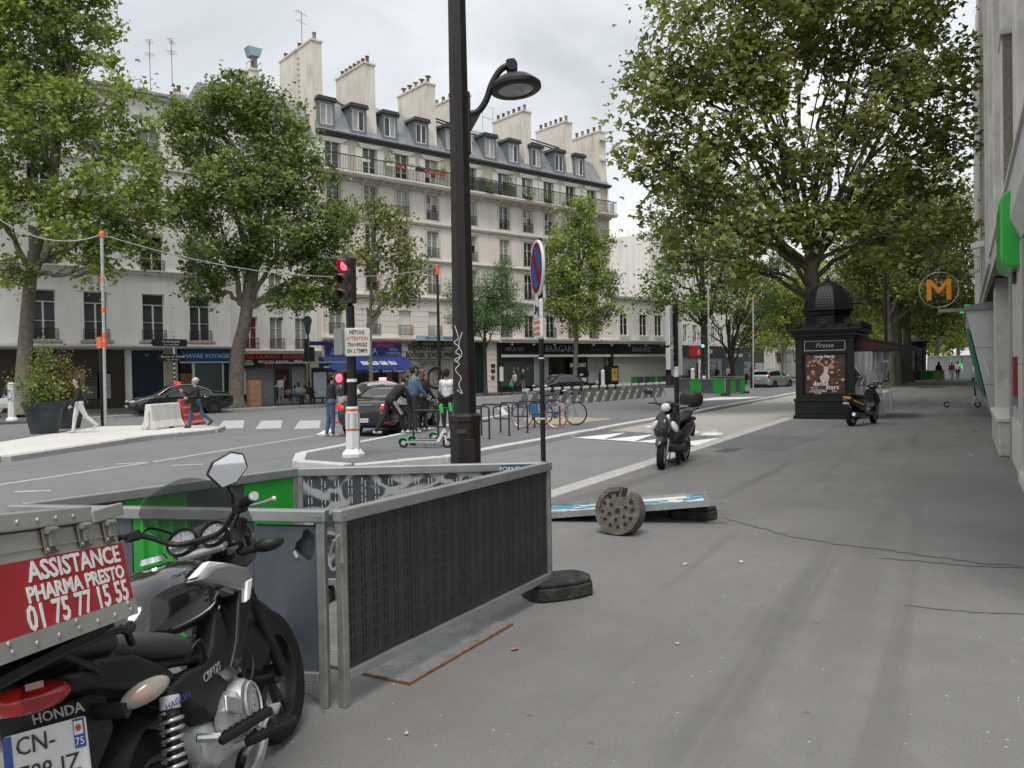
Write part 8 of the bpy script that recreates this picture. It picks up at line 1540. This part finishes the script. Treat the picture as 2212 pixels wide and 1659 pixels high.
MB().lathe([(.03, 3.7), (.09, 3.78), (.06, 3.9), (.08, 3.98), (0, 4.05)], 10).build('finial', WPL, ds)
# bus shelter
SHG = mat('shelter green steel', (.055, .085, .075), .5); CLG = mat('clear shelter glass', (.5, .55, .53), .05, alpha=.18)
sA, sB = frp(583, 5.2), frp(708, 5.2); SL = (sB-sA).length; sh = thing('bus_shelter', 'glass roofed bus shelter in front of the red lettered restaurant', 'bus shelter', (sA.x, sA.y, -.03), FROT)
MB().box(-.25, SL+.5, -1.5, .15, 2.38, 2.46).build('roof', mat('frosted shelter roof', (.36, .42, .38), .4), sh); 
for x in (.3, SL-.35): MB().cyl((x, 0, 0), (x, 0, 2.4), .06, n=10).build('column', SHG, sh); MB().beam((x, 0, 2.2), (x, -1.3, 2.36), .06, .08).build('roof_arm', SHG, sh)
for i in range(3): MB().box(.45+i*(SL-.9)/3, .4+(i+1)*(SL-.9)/3, .02, .03, .3, 2.2).build('glass_panel', CLG, sh); MB().box(.42+i*(SL-.9)/3, .46+i*(SL-.9)/3, 0, .05, .2, 2.3).build('glass_frame', SHG, sh)
MB().box(.25, 1.25, -.14, .0, .35, 2.15).build('poster_case', SHG, sh); MB().box(.35, 1.15, -.15, -.141, .45, 2.05).build('poster', PBG, sh); MB().prism([(.66, .95), (.86, .95), (.84, 1.3), (.96, 1.55), (.9, 1.72), (.82, 1.5), (.78, 1.68), (.7, 1.5), (.6, 1.72), (.56, 1.55), (.68, 1.3)], -.156, -.151, 'y').build('printed_figure', PSK, sh); txt('danse', .2, TX_W, sh, (.7, -.157, .78)); txt('stars', .2, TX_W, sh, (.78, -.157, .62))
MB().box(1.7, SL-.9, -.42, -.1, .42, .47).build('bench', SHG, sh)
for x in (1.8, SL-1.0): MB().box(x-.03, x+.03, -.3, -.2, 0, .42).build('bench_leg', SHG, sh)
ip = thing('timetable_panel', 'white timetable panel standing at the end of the bus shelter', 'sign', frp(691, 5.6, -.03), FROT); MB().box(-.5, .5, -.05, .05, .25, 2.1).build('case', mat('shelter navy', (.02, .03, .07), .5), ip); MB().box(-.42, .42, -.06, -.051, .35, 1.85).build('timetable', mat('pale timetable print', (.52, .56, .57), .4, var=.25, scale=9), ip)
tp = thing('bus_stop_pole', 'tall dark bus stop pole with rounded head behind the shelter', 'bus stop', frp(668, 4.4, -.03), FROT); MB().cyl((0, 0, 0), (0, 0, 4.6), .06, n=10).build('pole', SHG, tp); MB().prism([(x, z) for x, z in [(.26*math.cos(a), 5.0+.3*math.sin(a)) for a in [i*math.pi/8 for i in range(16)]]], -.05, .05, 'y').build('head', SHG, tp); MB().prism([(-.1, 4.2), (.1, 4.2), (.22, 4.85), (-.22, 4.85)], -.045, .045, 'y').build('neck_shield', SHG, tp); MB().box(-.25, -.08, -.06, .06, 2.4, 3.9).box(.08, .4, -.05, .05, 2.5, 3.4).build('line_boxes', mat('dark sign box', (.02, .025, .03), .5), tp); q = MB().box(.1, 1.1, -.03, .03, 3.5, 3.75).build('street_plate', mat('street blue', (.02, .03, .12), .5), tp)
ct = thing('carton', 'pale brown upright cardboard carton standing by the plane trunk', 'carton', frp(548, 6.7, -.03), FROT+R(12)); CRT = mat('brown cardboard', (.40, .25, .15), .85, var=.1, scale=4); MB().box(-.35, .35, -.2, .2, 0, 1.45).build('box', CRT, ct, bevel=.01)
for z in (.35, .7, 1.05): MB().box(-.36, .05, -.21, -.2, z, z+.02).build('drawer_line', mat('carton shade', (.2, .12, .07), .9), ct)  # thin dark brown lines across the carton front
# thin posts and small signs near the clothing shop
for px, off, lb in ((1083, 6.5, 'thin kerb post with a pale plate near the carriage door'),):
    t = thing('kerb_sign', lb, 'road sign', frp(px, off, -.03), FROT); MB().cyl((0, 0, 0), (0, 0, 2.0), .035, n=8).build('post', POLE, t); MB().box(-.16, .16, -.06, -.04, 1.0, 2.0).build('plate', WHITE, t)
ad = thing('poster_stand', 'dark display stand with yellow poster behind the white post cover', 'poster stand', frp(1322, 3.4, -.03), FROT); MB().box(-.75, .75, -.1, .1, 0, 2.0).build('case', DARKP, ad); MB().box(-.1, .62, -.11, -.101, .7, 1.75).build('poster', mat('yellow and red poster', (.5, .33, .08), .5, var=.7, scale=3), ad)
sl = thing('street_lamp', 'slim dark lamp post with small dish lamp above the feathery tree', 'street lamp', frp(1020, 6.2, -.03), 0); MB().lathe([(.13, 0), (.12, .8), (.07, 1.0), (.05, 6.6), (0, 6.65)], 8).build('pole', POLE, sl); MB().tube(spline([(0, 0, 6.3), (.3, .2, 6.9), (.9, .55, 7.1), (1.1, .7, 6.95)], 5), .035, 6).build('arm', POLE, sl); MB().lathe([(.05, .2), (.2, .12), (.36, 0), (.3, -.05), (0, -.05)], 16, (1.15, .73, 6.75)).build('lamp_head', POLE, sl)
# flower boxes on the long balcony
for i, (s_, c, lb) in enumerate([(3.2, WPL, 'white'), (5.2, WPL, 'white'), (6.0, CRD, 'red'), (6.9, WPL, 'white'), (7.6, DARKP, 'dark'), (8.4, CRD, 'red'), (9.1, CRD, 'red'), (9.8, CRD, 'red'), (14.2, DARKP, 'dark'), (18.2, DARKP, 'dark'), (20.4, DARKP, 'dark'), (22.9, DARKP, 'dark')]):
    q = fac(s_, .95, 16.3 if i < 8 else 15.58); t = thing('flower_box', '%s flower box on the long iron balcony' % lb, 'flower box', q, FROT, '%s flower boxes on the balcony' % lb); MB().box(-.32, .32, -.09, .09, 0, .2).build('trough', c, t)
    rs = np.random.RandomState(70+i); P = rs.normal(size=(90 if i < 8 else 260, 3))*(np.array([.2, .07, .1]) if i < 8 else np.array([.4, .2, .28]))+np.array([0, 0, .28 if i < 8 else .5]); link('plants', leaf_mesh('plants', P, .1, L_BUSH if i in (2, 5) else L_PLANE2, rs, LEAF4), t)
for i, (s_, h_) in enumerate(((5.6, 1.3), (10.2, 1.2), (14.0, 1.0), (16.9, 1.4))):
    t = thing('climbing_plant', 'straggly green climber on the wall behind the long balcony', 'plant', fac(s_, .15, 15.6), FROT, 'climbers on the balcony wall'); rs = np.random.RandomState(90+i); P = rs.normal(size=(170, 3))*np.array([.25, .06, h_*.35])+np.array([0, -.1, h_]); link('leaves', leaf_mesh('leaves', P, .11, L_BUSH, rs, LEAF4), t); MB().tube([(0, -.08, 0), (.1, -.08, h_*.6), (-.1, -.08, h_*1.5)], .015, 4).build('stem', BARKD, t)
# ------------------------------------------------------------------ people
SKIN = {'l': mat('light skin', (.50, .32, .24), .5), 'm': mat('tan skin', (.36, .21, .14), .5), 'd': mat('dark skin', (.085, .045, .03), .5)}
def cloth(n, c): return mat('cloth '+n, c, .85, var=.18, scale=9, bump=.35, bsc=16)
CB, CW, CJ, CG, CDK = cloth('black', (.014, .014, .016)), cloth('white', (.62, .61, .60)), cloth('jeans', (.055, .095, .17)), cloth('grey', (.2, .2, .2)), cloth('charcoal', (.03, .03, .032))
def hexv(a): return Vector((math.sin(a), 0, -math.cos(a)))
def person(label, loc, heading, h=1.70, torso=0, rl=(0, 0), ll=(0, 0), ra=(5, 10), la=(5, 10), top=CB, legs=CJ, shoes=CDK, skin='l', hair=(.02, .014, .01), hairstyle='short', coat=0, head=0, vox=.016, seat=None, extra=None, bare=False, wide=1.0, skirt=0):
    """angles in degrees, forward positive; ra/la: shoulder, elbow, outwards"""
    k = h/1.70; caps = []
    def cap(a, b, r0, r1, m): e = 1.13 if m < 2 else 1; caps.append((Vector(a), Vector(b), r0*e, r1*e, m))
    T = R(torso); sp = Vector((math.sin(T), 0, math.cos(T))); hip = Vector((0, 0, 0)); neck = hip+sp*.50; hd = neck+Vector((math.sin(T*.4+R(head)), 0, math.cos(T*.4+R(head))))*.07
    w_ = wide
    cap((0, -.07*w_, 0), (0, .07*w_, 0), .115, .115, 1)
    for s in (-1, 1): cap(hip+sp*.08+Vector((0, s*.05*w_, 0)), hip+sp*.36+Vector((0, s*.075*w_, 0)), .105*w_, .115*w_, 0)
    cap(neck-sp*.055+Vector((0, -.155*w_, 0)), neck-sp*.055+Vector((0, .155*w_, 0)), .062, .062, 0); cap(hip+sp*.04, hip+sp*.2, .13*w_, .125*w_, 0)
    if coat: cap(hip, hip-Vector((0, 0, coat)), .145*w_, .165*w_, 0)
    if skirt: cap(hip, hip-Vector((0, 0, skirt)), .13, .17, 1)
    cap(neck-sp*.03, hd, .055, .05, 2); f = Vector((math.cos(R(head)), 0, -math.sin(R(head)))); up = Vector((math.sin(R(head)), 0, math.cos(R(head)))); hc = hd+up*.115
    cap(hc+up*.02-f*.012, hc+up*.03+f*.01, .093, .09, 2); cap(hc-up*.05+f*.02, hc-up*.065+f*.03, .066, .055, 2); cap(hc-up*.015+f*.09, hc-up*.03+f*.108, .012, .016, 2)
    for s in (-1, 1): cap(hc+Vector((0, s*.092, -.01)), hc+Vector((0, s*.098, .015)), .018, .02, 2)
    low = 0
    for s, (a, kn) in ((-1, rl), (1, ll)):
        a, kn = R(a), R(kn); p0 = Vector((0, s*.085*w_, -.02)); p1 = p0+hexv(a)*.43; p2 = p1+hexv(a-kn)*.42; ft = a-kn; fa = R(0) if abs(ft) < R(35) else ft*.75; fd = Vector((math.cos(fa), 0, math.sin(fa)))
        cap(p0, p1, .088*w_, .062, 1); cap(p1, p2, .060, .045 if not bare else .04, 2 if bare else 1); an = p2+Vector((0, 0, -.02)); cap(an-fd*.04-Vector((0, 0, .015)), an+fd*.14-Vector((0, 0, .028)), .042, .034, 3); low = min(low, an.z-.063, (an+fd*.14).z-.063)
    for s, ar in ((-1, ra), (1, la)):
        a, e = R(ar[0]), R(ar[1]); o_ = R(ar[2]) if len(ar) > 2 else R(8); p0 = neck-sp*.06+Vector((0, s*.175*w_, 0)); d1 = hexv(a); d1 = Vector((d1.x, s*math.sin(o_), d1.z)).normalized(); p1 = p0+d1*.28; d2 = hexv(a+e); d2 = Vector((d2.x, s*math.sin(o_)*(.4 if e < R(60) else -.8), d2.z)).normalized(); p2 = p1+d2*.25
        cap(p0, p1, .056, .045, 0); cap(p1, p2, .044, .034, 0); cap(p2, p2+d2*.075, .026, .03, 2); sd_ = Vector((d2.z, 0, -d2.x))
        for q in range(4): b0 = p2+d2*.075+sd_*(.033-.022*q); cap(b0, b0+(d2+Vector((.25, -s*.12, 0))).normalized()*(.06+.012*(q in (1, 2))), .0105, .009, 2)
        cap(p2+d2*.02+sd_*.03, p2+d2*.06+sd_*.062, .013, .010, 2)
    z0 = -low if seat is None else seat/k
    b = MB()
    for a, c, r0, r1, m in caps:
        d = c-a; L_ = d.length; q = d.to_track_quat('Z', 'Y').to_matrix() if L_ > 1e-6 else Matrix.Identity(3); pr_ = [(0, -r0)]+[(r0*math.cos(x), r0*math.sin(x)) for x in (R(-60), R(-30), 0)]+[(r1*math.cos(x), L_+r1*math.sin(x)) for x in (0, R(30), R(60))]+[(0, L_+r1)]; b.lathe(pr_, 10, a, q)
    me = b.mesh('b', CB); o = bpy.data.objects.new('tmp', me); COL.objects.link(o); rm = o.modifiers.new('r', 'REMESH'); rm.mode = 'VOXEL'; rm.voxel_size = vox; sm = o.modifiers.new('s', 'SMOOTH'); sm.iterations = 3; sm.factor = .5
    dg = bpy.context.evaluated_depsgraph_get(); r = bpy.data.meshes.new_from_object(o.evaluated_get(dg)); bpy.data.objects.remove(o)
    n = len(r.polygons); C_ = np.zeros(n*3); r.polygons.foreach_get('center', C_); C_ = C_.reshape(-1, 3); best = np.full(n, 9.0); mi = np.zeros(n, int)
    for a, c, r0, r1, m in caps:
        A0, D0 = np.array(a), np.array(c-a); t_ = np.clip(((C_-A0) @ D0)/max(1e-9, D0 @ D0), 0, 1); ds_ = np.linalg.norm(C_-A0-t_[:, None]*D0, axis=1)-(r0+(r1-r0)*t_); up_ = ds_ < best; best[up_] = ds_[up_]; mi[up_] = m
    r.materials.clear()
    for ma in (top, legs, SKIN[skin], shoes): r.materials.append(ma)
    r.polygons.foreach_set('material_index', mi.astype(np.int32)); r.shade_smooth(); t = thing('person', label, 'person', loc, heading); t.scale = (k, k, k)
    bd = link('body', r, t, (0, 0, z0)); hm = mat('hair %.3f %.3f' % hair[:2], hair, .6, var=.3, scale=40); hb = MB(); hz = hc+Vector((0, 0, z0))
    if hairstyle != 'bald':
        hb.ell(hz+up*.045-f*.022, (.102, .100, .088), 14, 10); hb.ell(hz-f*.045+up*.0, (.072, .096, .095), 12, 8)
        if hairstyle == 'long': hb.ell(hz-f*.07-up*.12, (.055, .10, .16), 12, 8); hb.ell(hz-f*.06-up*.03, (.06, .108, .13), 12, 8)
        if hairstyle == 'bun': hb.ell(hz+up*.11-f*.075, (.055, .055, .05), 10, 8)
        if hairstyle == 'curly': hb.ell(hz+up*.04-f*.03, (.118, .118, .105), 12, 8)
        if hairstyle == 'afro': hb.ell(hz+up*.03-f*.04, (.15, .16, .15), 12, 8)
        hb.build('hair', hm, t, smooth=60)
    if hairstyle == 'cap': MB().ell(hz+up*.055, (.115, .108, .085), 14, 8).ell(hz+up*.05+f*.11, (.07, .075, .012), 12, 6).build('cap', CB, t, smooth=60)
    if extra: extra(t, z0, hip, neck, sp)
    return t
FH = math.atan2(FD.y, FD.x)
# strolling across the refuge
p = gp(172, 935); pa = person('young woman in black jacket and white trousers walking past the planters', (p.x, p.y, 0), FH+R(180), 1.66, 4, (14, 6), (-24, 22), (-14, 12), (16, 20), CB, CW, cloth('pale pink', (.55, .48, .46)), 'l', (.02, .015, .012), 'bun', head=6, vox=.013)
p = gp(425, 924)
pb = person('grey haired woman in black coat and jeans stepping past the red road block', (p.x, p.y, 0), FH+R(180), 1.62, 3, (20, 8), (-22, 26), (30, 95, 6), (12, 70), CB, CJ, CDK, 'l', (.42, .42, .42), 'curly', coat=.22, vox=.014)
bg_ = thing('handbag', 'black shoulder bag carried by the grey haired woman', 'handbag', (p.x+.02, p.y-.26, .80), FH); MB().prism([(-.19, 0), (.19, 0), (.16, .26), (-.16, .26)], -.06, .06, 'y').build('bag', SEATM, bg_, bevel=.02); MB().tube(spline([(-.13, 0, .25), (-.06, 0, .52), (.06, 0, .52), (.13, 0, .25)], 4), .008, 5).build('strap', SEATM, bg_)
# the group round the black saloon
p = gp(716, 943, -.13); person('man in black jacket and blue jeans leaning at the left of the saloon', (p.x, p.y, -.13), R(62), 1.80, 6, (3, 4), (-4, 6), (40, 55), (30, 60), CB, CJ, cloth('white shoes', (.5, .5, .5)), 'm', (.014, .011, .009), 'short', vox=.014)
p = gp(845, 943, -.05); pc = person('man in black tracksuit with grey side stripe bending forward beside the car', (p.x, p.y, .02), R(60), 1.80, 42, (34, 22), (-20, 14), (30, 12), (34, 30), CB, CB, cloth('white shoes', (.5, .5, .5)), 'm', (.025, .017, .012), 'short', head=24, vox=.013)
ST = cloth('grey stripe', (.30, .30, .31)); MB().beam((.02, -.185, -.08), (.24, -.178, -.42), .02, .075).build('trouser_stripe', ST, pc, (0, 0, .92))
p = gp(893, 937, .0); person('man in denim jacket and black cap standing with his back turned', (p.x, p.y, .02), R(70), 1.80, 6, (2, 2), (-3, 3), (14, 30), (20, 40), cloth('denim jacket', (.075, .13, .20)), CDK, cloth('white shoes', (.5, .5, .5)), 'l', (.02, .016, .012), 'cap', wide=1.1, vox=.014)
p = gp(915, 932, .0); person('woman with auburn hair in black padded coat beside the denim jacket', (p.x, p.y, .02), R(75), 1.70, 3, (2, 2), (-3, 3), (10, 30), (20, 50), CB, CB, cloth('white shoes', (.5, .5, .5)), 'l', (.13, .045, .022), 'long', coat=.35, vox=.015)
p = gp(967, 928, .02); person('woman with dark bun in white palm print jacket behind the kick scooters', (p.x, p.y, .02), R(110), 1.68, 2, (2, 2), (-2, 2), (10, 50), (10, 50), mat('white palm print cloth', (.6, .62, .64), .8, dirt=(.03, .04, .05), dscale=6, damt=.9), cloth('dark red hem', (.02, .01, .012)), CDK, 'm', (.012, .009, .008), 'bun', vox=.015)
# bus stop
def at_stop(px, off): q = frp(px, off, -.03); return q
person('woman with long dark hair, blue rucksack and grey trousers standing by the shelter', at_stop(607, 6.4), FH+R(200), 1.66, 2, (3, 2), (-4, 6), (10, 70), (8, 60), cloth('pale top', (.45, .42, .42)), CG, CDK, 'd', (.012, .01, .009), 'afro', vox=.02, extra=lambda t, z0, *_: MB().ell((-.17, 0, z0+.30), (.10, .15, .2)).build('rucksack', cloth('navy', (.03, .05, .12)), t, smooth=60))
for px, lb, tp_, lg, sk, hs in ((622, 'child in pink top sitting at the start of the shelter bench', cloth('pink', (.5, .22, .24)), CDK, 'd', 'short'), (637, 'child in light blue top sitting on the shelter bench', cloth('light blue', (.22, .34, .48)), CJ, 'd', 'short'), (645, 'woman in pale shirt and black trousers sitting under the shelter', cloth('pale shirt', (.45, .46, .40)), CB, 'd', 'bun'), (659, 'small child in pink jacket and striped leggings on the bench', cloth('pink', (.5, .22, .24)), cloth('striped leggings', (.4, .4, .45)), 'd', 'short'), (668, 'person in dark clothes sitting at the end of the shelter bench', CDK, CDK, 'd', 'short')):
    big = lb.startswith(('woman', 'person')); person(lb, at_stop(px, 5.75), FH-R(90), 1.62 if big else 1.22, 6, (88, 86), (84, 80), (28, 60), (28, 60), tp_, lg, CDK, sk, (.012, .01, .009), hs, vox=.02, seat=.50 if big else .52)
# by the clothing shop and other passers
person('woman in cream jacket and jeans walking past the suit display', frp(1113, 3.2, -.03), FH+R(180), 1.66, 3, (16, 8), (-16, 14), (10, 30), (10, 20), cloth('cream', (.55, .50, .46)), CJ, CDK, 'l', (.03, .018, .012), 'short', vox=.02)
person('bald man in black jumper standing at the suit display', frp(1131, 2.6, -.03), FH+R(180), 1.74, 0, (3, 3), (-4, 4), (4, 12), (4, 14), CB, CG, CDK, 'l', (.3, .3, .3), 'bald', vox=.02)
person('woman in white cap and black dress carrying a white bag', frp(1298, 3.6, -.03), FH, 1.68, 3, (14, 6), (-14, 14), (8, 16), (10, 10), CB, CB, CDK, 'l', (.10, .05, .03), 'cap', skirt=.3, vox=.02)
for px, off, c, lb, s_ in ((1105, 3.2, LIME, 'bright green carrier bag swinging beside the cream jacketed woman', .2), (1290, 3.7, WHITE, 'white carrier bag held by the woman in the white cap', .2), (8, 8.2, mat('pale plastic bag', (.5, .55, .54), .5), 'pale plastic bag carried past the dark doorway', .26)):
    q = frp(px, off, .45); t = thing('carrier_bag', lb, 'bag', q, FROT); MB().loft([[(x*w_, y*d_, z) for x, y in ((-1, -1), (1, -1), (1, 1), (-1, 1))] for z, w_, d_ in ((0, s_*.8, .07), (s_*.8, s_*.9, .08), (s_*1.7, s_*.5, .03))]).build('bag', c, t, bevel=.02); MB().tube(spline([(-.06, 0, s_*1.7), (0, 0, s_*2.4), (.06, 0, s_*1.7)], 3), .008, 4).build('handles', c, t)
person('person in dark top and beige trousers walking in front of the dark doorway', frp(14, 8.0, -.03), FH, 1.7, 3, (14, 6), (-16, 18), (6, 14), (6, 14), CDK, cloth('beige', (.36, .30, .24)), CDK, 'm', (.02, .015, .01), 'short', vox=.02)
for px, d, lb, tp_, lg, hd_, kw in ((2028, 70, 'woman with long black hair, black dress and yellow leggings walking away', CB, cloth('yellow leggings', (.42, .36, .06)), 90, dict(hairstyle='long', hair=(.012, .01, .01), skirt=.3)), (2056, 76, 'grey haired man in red and grey jacket and white trousers walking away', cloth('red jacket', (.30, .04, .045)), CW, 95, dict(hair=(.3, .3, .3))), (2069, 80, 'man in white shirt and dark blue trousers walking away', CW, cloth('dark blue', (.02, .03, .09)), 92, dict(hair=(.02, .015, .01), skin='d'))):
    q = at(px, 820, d); person(lb, (q.x, q.y, 0), R(hd_), 1.72, 3, (14, 8), (-16, 22), (12, 14), (-12, 14), tp_, lg, CDK, vox=.02, **kw)
q = at(1965, 815, 83); person('person sitting on a box at the foot of a plane trunk', (q.x-.25, q.y-2.5, 0), R(-60), 1.68, 10, (80, 80), (75, 75), (40, 60), (40, 60), cloth('maroon', (.12, .03, .03)), CDK, CDK, 'd', vox=.02, seat=.5); bxx = thing('crate', 'low dark crate used as a seat by a plane trunk', 'crate', (q.x-.25, q.y-2.45, 0), 0); MB().box(-.22, .22, -.2, .2, 0, .38).build('crate_body', DARKP, bxx, bevel=.02)
for px, d, lb, tp_, kw in ((1547, 76, 'man in dark jacket stooping behind the barrier square', CDK, dict(torso=20)), (1574, 80, 'person in white top at the navy shop entrance', CW, {}), (1612, 78, 'man in white shirt and black waistcoat by the slate blue shop', mat('white shirt cloth', (.55, .55, .55), .8), {}), (1493, 72, 'person in black beside the ochre shop front', CB, {})):
    q = at(px, 838, d); person(lb, (q.x, q.y, -.03), R(-40), 1.74, kw.get('torso', 2), (5, 4), (-6, 6), (5, 20), (5, 20), tp_, CDK, CDK, 'm', vox=.022)
bpy.context.view_layer.update()
